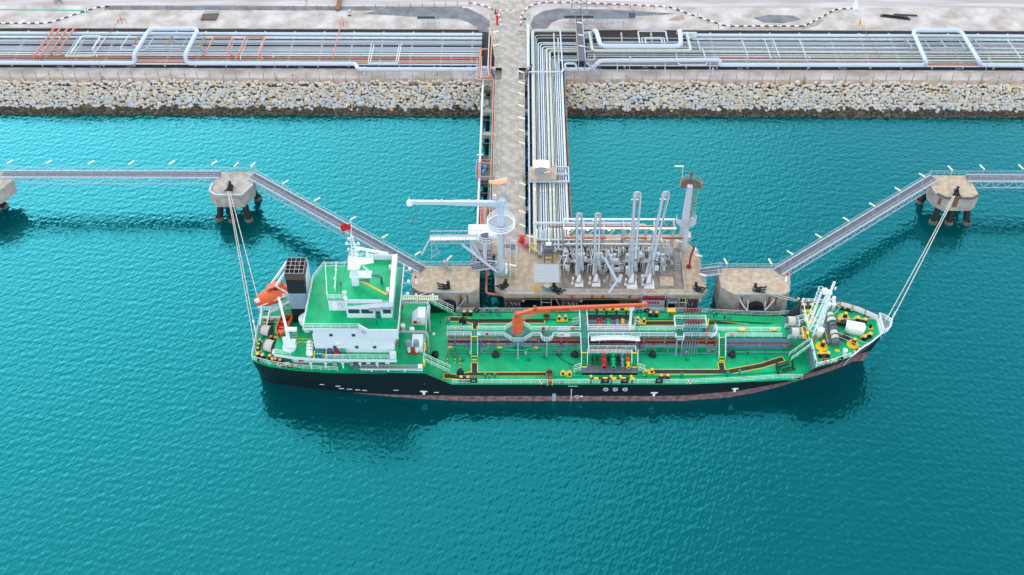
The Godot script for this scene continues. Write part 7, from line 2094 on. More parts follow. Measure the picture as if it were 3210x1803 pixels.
func process_area() -> void:
	# overhead pipe rack: two rows of posts and the beams on them
	var r = thing("overhead_pipe_rack", "galvanised overhead pipe rack with rusty trays behind the loading arms", "pipe rack", Vector3(18, 5.4, -4.5))
	for x in [8.4, 12.0, 15.55, 19.1, 24.6, 28.1]:
		for z in [-3.5, -5.6]:
			put("post", MB.new().bar(Vector3(x, 5.4, z), Vector3(x, 11.7, z), 0.26, 0.26), M.steel, r)
		put("cross_beam", MB.new().bar(Vector3(x, 11.6, -3.3), Vector3(x, 11.6, -5.8), 0.22, 0.22), M.galv, r)
		put("cross_beam", MB.new().bar(Vector3(x, 9.0, -3.5), Vector3(x, 9.0, -5.6), 0.18, 0.18), M.galv, r)
	for z in [-3.4, -5.75]:
		put("long_beam", MB.new().bar(Vector3(8.3, 11.72, z), Vector3(28.4, 11.72, z), 0.24, 0.24), M.white, r)
	for q in [[9.6, -3.4], [7.6, -3.45], [9.6, -5.6]]:
		put("long_beam", MB.new().bar(Vector3(8.4, q[0], q[1]), Vector3(28.1, q[0], q[1]), 0.16, 0.16), M.galv, r)
	for x in [8.6, 12.2, 15.8, 19.3, 24.8]:
		put("brace", MB.new().bar(Vector3(x, 9.0, -3.5), Vector3(x + 1.8, 11.5, -3.5), 0.12, 0.12).bar(Vector3(x + 3.2, 9.0, -5.6), Vector3(x + 1.4, 11.5, -5.6), 0.12, 0.12).bar(Vector3(x + 0.1, 6.0, -3.5), Vector3(x + 2.6, 8.8, -3.5), 0.1, 0.1), M.galv, r)
	for k in 7:
		put("rack_pipe", MB.new().cyl(Vector3(8.6 + 0.7 * (k % 3), 6.5 + 0.42 * k, -2.9 + 0.33 * (k % 4)), Vector3(27.5 - 1.9 * (k % 4), 6.5 + 0.42 * k, -2.9 + 0.33 * (k % 4)), 0.11 + 0.04 * (k % 3), 8), [M.white, M.pipe_cream, M.pipe_white][k % 3], r)
	put("cable_tray", MB.new().span(Vector3(6.0, 11.3, -4.35), Vector3(28.2, 11.42, -3.95)), M.rusty, r)
	put("rack_pipe", MB.new().cyl(Vector3(2.9, 11.3, -5.1), Vector3(22.0, 11.3, -5.1), 0.28, 12), M.pipe_blue, r)
	put("rack_pipe", MB.new().cyl(Vector3(8.4, 11.2, -4.55), Vector3(24.5, 11.2, -4.55), 0.16, 10), M.pipe_white, r)
	for q in [[8.5, 10.6], [12.1, 16.0], [19.2, 23.2], [26.0, 29.6]]:
		put("rusty_tray", MB.new().span(Vector3(q[0], 10.05, -2.75), Vector3(q[1], 10.2, -2.35)), M.rusty, r)
	for x in [9.4, 12.6, 16.4, 20.4, 24.4]:
		var b = put("flood_lamp", MB.new().box(Vector3(x, 11.65, -3.1), Vector3(0.34, 0.26, 0.3)), M.lamp_lit, r)
		var l = OmniLight3D.new()
		l.name = "flood_lamp_light"
		l.light_color = Color(1.0, 0.72, 0.42)
		l.light_energy = 1.6
		l.light_size = 0.1
		l.omni_range = 60.0
		l.omni_attenuation = 2.0
		l.shadow_enabled = true
		l.position = Vector3(x, 11.65, -3.1)
		add_child(l, true)
	# header pipes coming off the trestle and turning along the platform
	for i in 9:
		var y = 5.75 + 0.38 * (i % 3)
		var z = -6.6 + i * 0.42
		var x1: float = [27.5, 14.0, 26.5, 22.0, 12.5, 25.0, 19.0, 24.0, 16.0][i]
		tag(put("header_pipe", MB.new().pipe([Vector3(3.2 + i * 0.55, y, -9.0), Vector3(3.2 + i * 0.55, y, z), Vector3(x1, y, z), Vector3(x1, y + 0.6, z + 1.2)], 0.2 if i % 2 else 0.15, 0.6, 10), [M.pipe_cream, M.pipe_white, M.pipe_grey][i % 3]), ["cream", "white", "grey"][i % 3] + " header pipe bending off the trestle, " + ordinal(i) + " row from the back", "pipeline", "header pipes under the overhead rack")
	# valve clusters and small piping in front: each a skid of its own
	for i in 7:
		var x: float = [9.5, 11.8, 14.4, 16.7, 19.2, 21.6, 25.4][i]
		var sk = thing("valve_skid", ["grey", "white", "dark"][i % 3] + " valve cluster under the overhead rack, " + ordinal(i) + " from its left end", "valve skid", Vector3(x, 5.43, -1.6), "valve skids behind the loading arms")
		put("skid_floor", MB.new().span(Vector3(x - 1.0, 6.2, -2.6), Vector3(x + 1.0, 6.3, -0.3)), M.grating, sk)
		for k in 10:
			var px = x - 0.98 + k * 0.22 + rng.randf_range(-0.08, 0.08)
			var h = rng.randf_range(0.9, 2.1)
			var m: Material = [M.white, M.pipe_white, M.pipe_grey, M.pipe_cream, M.black][rng.randi_range(0, 4)]
			var z0 = rng.randf_range(-2.6, -1.9)
			put("riser_pipe", MB.new().pipe([Vector3(px, 5.6, z0), Vector3(px, 6.3 + h, z0), Vector3(px, 6.3 + h, z0 + rng.randf_range(0.7, 1.6)), Vector3(px, 5.7, z0 + 1.7)], rng.randf_range(0.07, 0.16), 0.3, 8), m, sk)
			if k % 2 == 0:
				var v = put("valve", MB.new().cyl(Vector3(px - 0.22, 6.2 + h * 0.5, z0), Vector3(px + 0.22, 6.2 + h * 0.5, z0), 0.2, 10).cyl(Vector3(px, 6.2 + h * 0.5, z0), Vector3(px, 6.7 + h * 0.5, z0 + 0.1), 0.06, 6), [M.black, M.white, M.drum_grey][k % 3], sk)
				put("hand_wheel", MB.new().ring(Vector3(px, 6.7 + h * 0.5, z0 + 0.1), Vector3(0, 1, 0.3).normalized(), 0.2, 0.035, 10), M.black if i % 2 else M.steel, v)
		for k in 9:
			var px = x - 1.1 + k * 0.27
			var zf = rng.randf_range(-0.2, 2.2)
			var h = rng.randf_range(6.2, 8.6)
			put("service_pipe", MB.new().pipe([Vector3(px, 5.5, zf), Vector3(px, h, zf), Vector3(px + rng.randf_range(-1.3, 1.3), h, zf), Vector3(px + 0.4, h + 0.2, -2.4)], rng.randf_range(0.05, 0.1), 0.25, 6), [M.pipe_grey, M.steel, M.black, M.pipe_white][(k + i) % 4], sk)
		put("junction_box", MB.new().box(Vector3(x - 0.4, 6.2, 1.0 + 0.3 * (i % 3)), Vector3(0.7, 1.0, 0.5)), M.steel if i % 2 else M.white, sk)
		put("skid_rail", MB.new().rail([Vector3(x - 1.1, 6.3, -0.3), Vector3(x + 1.1, 6.3, -0.3)], 1.0, 3, 0.9, 0.05), M.galv, sk)
		put("cabinet", MB.new().box(Vector3(x + 0.7, 7.2, -0.9), Vector3(0.8, 1.2, 0.5)), M.white, sk)
	tag(put("catwalk", MB.new().span(Vector3(8.6, 7.2, -0.2), Vector3(26.0, 7.32, 0.7)), M.galv), "long grating catwalk crossing behind the loading arms at mid height", "catwalk")
	for k in 12:
		var x = 9.2 + k * 1.35
		tag(put("branch_pipe", MB.new().pipe([Vector3(x, 6.9, -2.0), Vector3(x, 6.9, 0.9), Vector3(x, 5.5, 1.2)], 0.1 + 0.05 * (k % 3), 0.4, 8), [M.pipe_grey, M.steel, M.pipe_white][k % 3]), ["grey", "steel", "white"][k % 3] + " branch pipe dropping behind the loading arms, " + ordinal(k) + " from the left", "pipe", "branch pipes behind the loading arms")
	# walk-up ladders, cabinets and odds on the process slab
	var ld = thing("step_unit", "white step unit with black treads standing left of the first loading arm", "steps", Vector3(8.8, 5.4, 0.2))
	put("frame", MB.new().ladder(Vector3(8.85, 5.43, 1.0), Vector3(8.85, 8.1, -0.9), 0.95, 0.42, 0.3), M.white, ld)
	put("top_plate", MB.new().span(Vector3(8.4, 8.1, -1.7), Vector3(9.3, 8.18, -0.9)), M.galv, ld)
	var an = thing("analyser_frame", "grey steel frame with small tanks and yellow valves at the corner of the pipe bends", "equipment frame", Vector3(5.73,5.4,-1.22))
	var ap = Vector3(5.73,5.4,-1.22)
	var af = MB.new()
	for q in [[-0.7, -1.4], [0.7, -1.4], [-0.7, 0.2], [0.7, 0.2]]:
		af.bar(ap + Vector3(q[0], 0, q[1]), ap + Vector3(q[0], 3.3, q[1]), 0.16, 0.16)
	for y in [0.8, 1.7, 2.5, 3.3]:
		af.bar(ap + Vector3(-0.7, y, 0.2), ap + Vector3(0.7, y, 0.2), 0.12, 0.12).bar(ap + Vector3(-0.7, y, -1.4), ap + Vector3(0.7, y, -1.4), 0.12, 0.12).bar(ap + Vector3(0.7, y, -1.4), ap + Vector3(0.7, y, 0.2), 0.12, 0.12)
	put("frame", af, M.drum_grey, an)
	put("shelf", MB.new().box(ap + Vector3(0, 2.6, -0.6), Vector3(1.4, 0.08, 1.6)).box(ap + Vector3(0, 3.35, -0.6), Vector3(1.5, 0.08, 1.7)), M.grating, an)
	put("vessel", MB.new().cyl(ap + Vector3(-0.5, 3.7, -0.8), ap + Vector3(0.5, 3.7, -0.8), 0.35, 12), M.white, an)
	put("yellow_valve", MB.new().box(ap + Vector3(-0.3, 1.2, 0.1), Vector3(0.35, 0.35, 0.3)).box(ap + Vector3(0.4, 1.2, 0.1), Vector3(0.35, 0.35, 0.3)), M.yellow, an)
	tag(put("pump_box", MB.new().box(Vector3(4.21,5.8,-2.71), Vector3(0.7, 0.8, 0.8)), M.ship_grey), "blue-grey pump box between the yellow barrier and the equipment frame", "pump")
	for i in 2:
		var p = [Vector3(15.19,5.43,1.48),Vector3(18.73,6.0,1.36)][i]
		var cb = thing("hydraulic_cabinet", ["low steel cabinet with a pipe hoop right of the second loading arm", "low steel cabinet with a pipe hoop behind the folded third loading arm"][i], "cabinet", p)
		put("cabinet", MB.new().box(p + Vector3(0, 0.4, 0), Vector3(0.8, 0.8, 0.8)), M.steel, cb)
		put("hoop", MB.new().pipe([p + Vector3(-0.5, 0, -0.3), p + Vector3(-0.5, 1.4, -0.3), p + Vector3(0.5, 1.4, -0.3), p + Vector3(0.5, 0.8, -0.3)], 0.08, 0.2, 8), M.white, cb)
	tag(put("blue_box", MB.new().box(Vector3(18.07,7.2,0.12), Vector3(0.75, 0.6, 0.6)), M.bottle_blue), "bright blue equipment box among the pipes behind the third loading arm", "box")
	var bb = Vector3(21.8,8.0,-0.44)
	tag(put("black_bag", MB.new().ball(bb, Vector3(0.42, 0.6, 0.42), 12), M.rubber), "round black bag hanging between the two tall loading arms", "bag")
	var el = put("elbow_pipe", MB.new().pipe([Vector3(24.29,7.6,0.07), Vector3(26.11,7.4,-0.14), Vector3(26.23,5.5,0.48)], 0.3, 0.7, 12), M.pipe_white)
	tag(el, "thick white elbow pipe standing on the slab right of the fourth loading arm", "pipe")
	put("foot_flange", MB.new().cyl(Vector3(26.23,5.43,0.58), Vector3(26.23,5.43,0.58) + Vector3(0, 0.12, 0), 0.45, 12), M.pipe_white, el)
	var fn = Vector3(27.78,6.2,-0.18)
	tag(put("drain_funnel", MB.new().cone(fn, fn + Vector3(0, 0.5, 0), 0.4, 0.12, 12).pipe([fn + Vector3(0, 0.5, 0), fn + Vector3(-0.9, 0.9, -0.2), fn + Vector3(-1.4, 1.6, -0.4)], 0.06, 0.3, 6), M.galv), "small galvanised funnel with a thin pipe beside the white elbow pipe", "funnel")
	# raised steel deck with its stair at the right rear
	var rd = thing("raised_deck", "grey steel deck with a short stair at the right end of the overhead rack", "platform", Vector3(27.2, 5.4, -2.5))
	put("deck_plate", MB.new().span(Vector3(24.9, 7.6, -3.1), Vector3(28.0, 7.72, -1.5)), M.steel, rd)
	put("front_panel", MB.new().span(Vector3(24.9, 7.0, -1.5), Vector3(28.0, 7.75, -1.4)), M.galv, rd)
	put("guard_rail", MB.new().rail([Vector3(24.9, 7.72, -1.5), Vector3(28.0, 7.72, -1.5)], 1.0, 2, 1.0, 0.06), M.galv, rd)
	put("deck_post", MB.new().bar(Vector3(25.0, 5.4, -1.6), Vector3(25.0, 7.6, -1.6), 0.14, 0.14).bar(Vector3(27.9, 5.4, -1.6), Vector3(27.9, 7.6, -1.6), 0.14, 0.14), M.steel, rd)
	put("stair", MB.new().ladder(Vector3(28.8, 5.43, 1.0), Vector3(28.8, 7.7, -1.6), 0.9, 0.26), M.steel, rd)
	for k in 5:
		tag(put("cooler_tube", MB.new().cyl(Vector3(25.0, 6.0 + 0.25 * k, -5.2 + 0.35 * k), Vector3(27.6, 6.0 + 0.25 * k, -5.2 + 0.35 * k), 0.14, 8), M.white if k % 2 else M.pipe_cream), ["cream", "white"][k % 2] + " short tube below the rack's right end, " + ordinal(k) + " from the back", "pipe", "short tubes under the rack's right end")
	tag(put("concrete_block", MB.new().span(Vector3(30.9, 5.4, -8.2), Vector3(31.9, 6.5, -6.6)), M.concrete_pale), "pale concrete block at the platform's rear corner behind the grey tower", "block")
	for k in 3:
		tag(put("return_bend", MB.new().pipe([Vector3(18.2 + k * 1.9, 9.0, -6.5), Vector3(18.2 + k * 1.9, 9.9, -6.2), Vector3(19.6 + k * 1.9, 9.9, -6.2), Vector3(19.6 + k * 1.9, 6.5, -5.9)], 0.26, 0.6, 10), M.pipe_cream if k else M.pipe_white), ["white", "cream", "cream"][k] + " return bend rising behind the overhead rack, " + ordinal(k) + " from the left", "pipe", "return bends behind the rack")
	# the grey tower with two galleries
	var tp = Vector3(30.2, 5.4, -4.9)
	var tw = thing("jetty_tower", "tall grey cylindrical tower with two ringed galleries at the platform's right rear", "tower", tp)
	put("shaft", MB.new().cone(tp, Vector3(30.05, 12.0, -4.95), 0.85, 0.72, 18).cone(Vector3(30.05, 12.0, -4.95), Vector3(30.0, 20.3, -5.0), 0.68, 0.5, 18), M.pipe_grey, tw)
	for q in [[12.1, 1.75, 4.2, 1.3], [20.2, 1.9, 3.6, -1.8]]:
		var gl = MB.new()
		for y in [0.0, 0.5, 1.0]:
			gl.ring(Vector3(30.2, q[0] + y, -5.0), Vector3.UP, q[1], 0.05, 20, q[2], q[3])
		var n = 9
		for k in n:
			var f: float = q[3] + q[2] * k / (n - 1)
			var s = Vector3.UP.cross(Vector3.RIGHT).normalized()
			var u = Vector3.UP.cross(s).normalized()
			var p: Vector3 = Vector3(30.2, q[0], -5.0) + s * q[1] * cos(f) + u * q[1] * sin(f)
			gl.bar(p, p + Vector3(0, 1.0, 0), 0.05, 0.05)
		put("gallery_rail", gl, M.post_yellow if q[0] > 15 else M.galv, tw)
		var arc = [Vector2(30.2, -5.0)]
		for k in 10:
			var f: float = q[3] + q[2] * k / 9.0
			arc.append(Vector2(30.2 + q[1] * sin(f) * -1.0, -5.0 - q[1] * cos(f)))
		put("gallery_floor", MB.new().prism(arc, q[0] - 0.12, q[0]), M.soot if q[0] > 15 else M.steel, tw)
	put("beacon_post", MB.new().cyl(Vector3(30.1, 20.2, -5.4), Vector3(30.0, 23.0, -5.4), 0.1, 8).cone(Vector3(30.0, 22.6, -5.4), Vector3(30.0, 23.2, -5.4), 0.22, 0.05, 8), M.dark_red, tw)
	put("tower_ladder", MB.new().bar(Vector3(30.9, 5.4, -5.4), Vector3(30.9, 20.2, -5.5), 0.06, 0.45), M.post_yellow, tw)
	var cg = MB.new()
	for k in 9:
		cg.ring(Vector3(31.3, 13.6 + k * 0.75, -5.5), Vector3.UP, 0.45, 0.035, 12)
	put("ladder_cage", cg, M.post_yellow, tw)
	put("gallery_lamp", MB.new().bar(Vector3(28.6, 21.2, -6.0), Vector3(28.6, 23.8, -6.1), 0.06, 0.06).cyl(Vector3(28.65, 23.8, -6.1), Vector3(27.1, 23.8, -6.1), 0.12, 8), M.tube_cream, tw)


func loading_arms() -> void:
	var spec = [[Vector3(10.9, 5.4, 4.2), Vector3(10.25, 20.1, 2.3), 0], [Vector3(13.9, 5.4, 4.1), Vector3(13.4, 20.1, 2.3), 0], [Vector3(20.2, 5.4, 4.4), Vector3(19.75, 24.0, 1.4), 1], [Vector3(23.2, 5.4, 4.4), Vector3(24.5, 24.1, 1.4), 1]]
	var nm = ["first", "second", "fourth", "fifth"]
	for i in 4:
		var b: Vector3 = spec[i][0]
		var h: Vector3 = spec[i][1]
		var big: bool = spec[i][2] == 1
		var k = 1.25 if big else 1.0
		var t = thing("marine_loader", ["slim", "slim", "tall", "tall"][i] + " pale loading arm folded upright on the platform, " + nm[i] + " of the five from the left", "loading arm", b, "marine loading arms")
		put("base_plate", MB.new().box(b + Vector3(0.2, 0.08, 0.1), Vector3(1.5 * k, 0.16, 1.5 * k)), M.white, t)
		var w = 0.62 * k
		var cone = MB.new()
		var a0 = b + Vector3(0.25, 0.15, 0.5)
		cone.quad(a0 + Vector3(-w, 0, 0.15), a0 + Vector3(w, 0, 0.15), a0 + Vector3(0.22, 2.1 * k, -0.5), a0 + Vector3(-0.22, 2.1 * k, -0.5))
		cone.quad(a0 + Vector3(w, 0, 0.15), a0 + Vector3(w, 0, -1.0), a0 + Vector3(0.22, 2.1 * k, -0.8), a0 + Vector3(0.22, 2.1 * k, -0.5))
		cone.quad(a0 + Vector3(-w, 0, -1.0), a0 + Vector3(-w, 0, 0.15), a0 + Vector3(-0.22, 2.1 * k, -0.5), a0 + Vector3(-0.22, 2.1 * k, -0.8))
		cone.quad(a0 + Vector3(w, 0, -1.0), a0 + Vector3(-w, 0, -1.0), a0 + Vector3(-0.22, 2.1 * k, -0.8), a0 + Vector3(0.22, 2.1 * k, -0.8))
		put("gusset_base", cone, M.white, t)
		var top = b + Vector3(0, 6.2 * k, -0.9)
		put("riser", MB.new().cyl(b + Vector3(0.1, 0.2, -0.2), top, 0.24 * k, 14), M.pipe_grey, t)
		put("riser_hydraulics", MB.new().cyl(b + Vector3(0.55 * k, 0.6, 0), b + Vector3(0.45, 5.0 * k, -0.7), 0.1, 8).cyl(b + Vector3(-0.5 * k, 0.4, 0.2), b + Vector3(-0.4, 3.6 * k, -0.4), 0.06, 8), M.rusty, t)
		put("red_pipe", MB.new().pipe([b + Vector3(-0.8, 2.0, 0.0), b + Vector3(-0.8, 0.9, 0.7), b + Vector3(0.5, 0.9, 0.7), b + Vector3(0.55, 3.2, -0.1)], 0.07, 0.2, 6), M.pipe_red, t)
		put("swivel", MB.new().cyl(top + Vector3(-0.5, 0, 0), top + Vector3(0.6, 0, 0), 0.36 * k, 14).box(top + Vector3(0.7, 0.1, 0.2), Vector3(0.5, 0.9, 0.6)), M.galv, t)
		var arm = put("inboard_arm", MB.new().cyl(b + Vector3(-0.35 * k, 2.2, 0.0), h, 0.22 * k, 14), M.pipe_grey, t)
		put("outboard_arm", MB.new().cyl(h + Vector3(0.75 * k, -0.1, 0.1), b + Vector3(0.3 * k, 6.5 if big else 7.0, 0.1), 0.16 * k, 12), M.pipe_grey, t)
		put("rust_band", MB.new().cyl(h + Vector3(0.73 * k, -0.9, 0.1), h + Vector3(0.66 * k, -2.6, 0.1), 0.17 * k, 10), M.rusty, t)
		if big:
			put("balance_beam", MB.new().cyl(h + Vector3(0.35, -5.4, 0.6), b + Vector3(0.0, 3.0, 0.3), 0.18, 12), M.pipe_grey, t)
		put("apex_sheave", MB.new().ring(h + Vector3(0.35 * k, 0.0, 0.05), Vector3.BACK, 0.42 * k, 0.16, 14).cyl(h + Vector3(0.35 * k, 0, -0.1), h + Vector3(0.35 * k, 0, 0.25), 0.2, 10), M.galv, arm)
		put("apex_lamp", MB.new().bar(h + Vector3(-0.55, -1.0, 0.2), h + Vector3(0.9, -1.0, 0.2), 0.2, 0.14), M.tube_cream, arm)
		put("pantograph_wire", MB.new().cyl(h + Vector3(0.7, 0, 0.4), b + Vector3(0.8, 5.0, 0.4), 0.035, 5).cyl(h + Vector3(-0.3, 0, 0.4), b + Vector3(-0.6, 5.0, 0.5), 0.035, 5), M.drum_grey, arm)
		put("counterweight", MB.new().box(b + Vector3(0.7 * k, 5.0 * k, -1.2), Vector3(0.9, 1.0, 0.6) * k, Basis(Vector3.BACK, -0.6)), M.pipe_grey, t)
		if big:
			put("hood", MB.new().box(b + Vector3(0.55 if i == 2 else -0.9, 1.0, -0.3), Vector3(0.75, 1.9, 0.7)).box(b + Vector3(-0.75 if i == 2 else 0.6, 3.2, -0.4), Vector3(0.7, 1.6, 0.7)), M.galv, t)
		put("coupler", MB.new().cyl(b + Vector3(0.35, 6.0, 0.2), b + Vector3(0.45, 5.0, 0.5), 0.3, 12).box(b + Vector3(0.6, 4.2, 0.3), Vector3(0.5, 0.6, 0.5)), M.steel, t)
		put("hose_valves", MB.new().box(b + Vector3(-0.9, 1.4, 0.2), Vector3(0.3, 0.7, 0.3)).box(b + Vector3(-1.0, 0.6, 0.5), Vector3(0.35, 0.4, 0.3)), M.white, t)
	# the third arm, lowered towards the ship
	var b = Vector3(17.0, 5.4, 4.2)
	var t = thing("marine_loader", "pale loading arm bent low and reaching over the platform edge toward the tanker's orange crane", "loading arm", b, "marine loading arms")
	put("base_plate", MB.new().box(b + Vector3(0.2, 0.08, 0.1), Vector3(1.5, 0.16, 1.5)), M.galv, t)
	put("gusset_base", MB.new().cone(b + Vector3(0.25, 0.15, 0.1), b + Vector3(0.1, 2.2, -0.3), 0.7, 0.25, 4), M.galv, t)
	put("riser", MB.new().cyl(b + Vector3(0, 0.2, -0.3), b + Vector3(-0.6, 6.0, -1.2), 0.25, 12), M.pipe_grey, t)
	put("inboard_arm", MB.new().cyl(Vector3(15.26,11.0,3.32), Vector3(17.59,8.6,6.97), 0.24, 12), M.pipe_grey, t)
	put("rear_strut", MB.new().cyl(Vector3(15.94,12.0,2.59), Vector3(17.01,8.6,3.79), 0.2, 10), M.pipe_grey, t)
	put("elbow", MB.new().cyl(Vector3(17.7,8.6,7.13), Vector3(18.23,9.0,5.57), 0.34, 12).box(Vector3(17.5,8.4,3.67), Vector3(1.3, 0.7, 0.5)), M.galv, t)
	put("outboard_arm", MB.new().cyl(Vector3(18.16,9.0,5.66), Vector3(15.9, 8.3, 9.3), 0.19, 12), M.pipe_grey, t)
	put("red_pipe", MB.new().pipe([b + Vector3(-0.8, 1.8, 0.0), b + Vector3(-0.8, 0.9, 0.6), b + Vector3(0.5, 0.9, 0.6), b + Vector3(0.5, 3.0, -0.1)], 0.07, 0.2, 6), M.pipe_red, t)
	put("hose_valves", MB.new().box(b + Vector3(-1.5, 0.9, 0.2), Vector3(0.5, 0.4, 0.4)).box(b + Vector3(-1.0, 1.5, 0.1), Vector3(0.3, 0.8, 0.3)).box(b + Vector3(0.2, 4.6, -1.0), Vector3(1.2, 0.9, 0.8)), M.steel, t)



func catwalk(a: Vector3, b: Vector3, label: String, truss := true) -> void:
	var t = thing("catwalk", label, "catwalk", (a + b) / 2.0, "catwalks linking the dolphins")
	var d = (b - a).normalized()
	var s = Vector3(-d.z, 0, d.x)
	if s.z < 0:
		s = -s
	var l = (b - a).length()
	var w = 0.85
	var n = maxi(2, roundi(l / 2.2))
	for k in n:
		var c = a.lerp(b, (k + 0.5) / n)
		put("deck_panel", MB.new().box(c, Vector3(l / n - 0.05, 0.08, w * 2), Basis(d, Vector3.UP, s)), M.grating, t)
	var g = MB.new()
	for e in [-1.0, 1.0]:
		g.bar(a + s * (w + 0.05) * e, b + s * (w + 0.05) * e, 0.18, 0.3)
		if truss:
			g.bar(a + s * w * e - Vector3.UP * 1.6 + d * 1.6, b + s * w * e - Vector3.UP * 1.6 - d * 1.6, 0.16, 0.16)
			for k in n:
				var p = a.lerp(b, float(k) / n) + s * w * e
				var q = a.lerp(b, (k + 1.0) / n) + s * w * e
				var m = a.lerp(b, (k + 0.5) / n) + s * w * e - Vector3.UP * 1.6
				g.bar(p, m, 0.11, 0.11).bar(m, q, 0.11, 0.11)
	put("truss_girder", g, M.pipe_grey, t)
	for e in [-1.0, 1.0]:
		put("handrail", MB.new().rail([a + s * w * e, b + s * w * e], 1.1, 2, 2.2, 0.05), M.galv, t)


func dolphin(o: Array, top: float, low: float, piles: Array, label: String, m: Material, hooks: Vector3, turn: float, hl: String) -> Node3D:
	var c = Vector2.ZERO
	for q in o:
		c += q / o.size()
	var t = thing("mooring_dolphin", label, "dolphin", Vector3(c.x, 0, c.y), "mooring and breasting dolphins")
	var cap = put("concrete_cap", MB.new().prism(o, low, top), M.concrete, t)
	put("cap_top", MB.new().prism(o.map(func(v): return c + (v - c) * 0.985), top - 0.02, top + 0.015), m, cap)
	for q in piles:
		var p = put("raked_pile", MB.new().cyl(Vector3(q[2], low, q[3]), Vector3(q[0] + (q[0] - q[2]) * 0.4, -2.0, q[1] + (q[1] - q[3]) * 0.4), 0.62, 14), M.pile, t)
		put("pile_collar", MB.new().lathe(Vector3(q[0], 0, q[1]), [Vector2(0.66, -0.3), Vector2(0.85, 0.0), Vector2(0.8, 0.45), Vector2(0.64, 0.75)], 14), M.concrete_dark, p)
	if hl:
		hook_set(hooks, turn, hl, 1.0)
	return t


func kerb_on(t: Node3D, pts: Array, m: Material) -> void:
	var k = MB.new()
	for i in pts.size() - 1:
		k.bar(pts[i], pts[i + 1], 0.35, 0.3)
	put("edge_kerb", k, m, t)


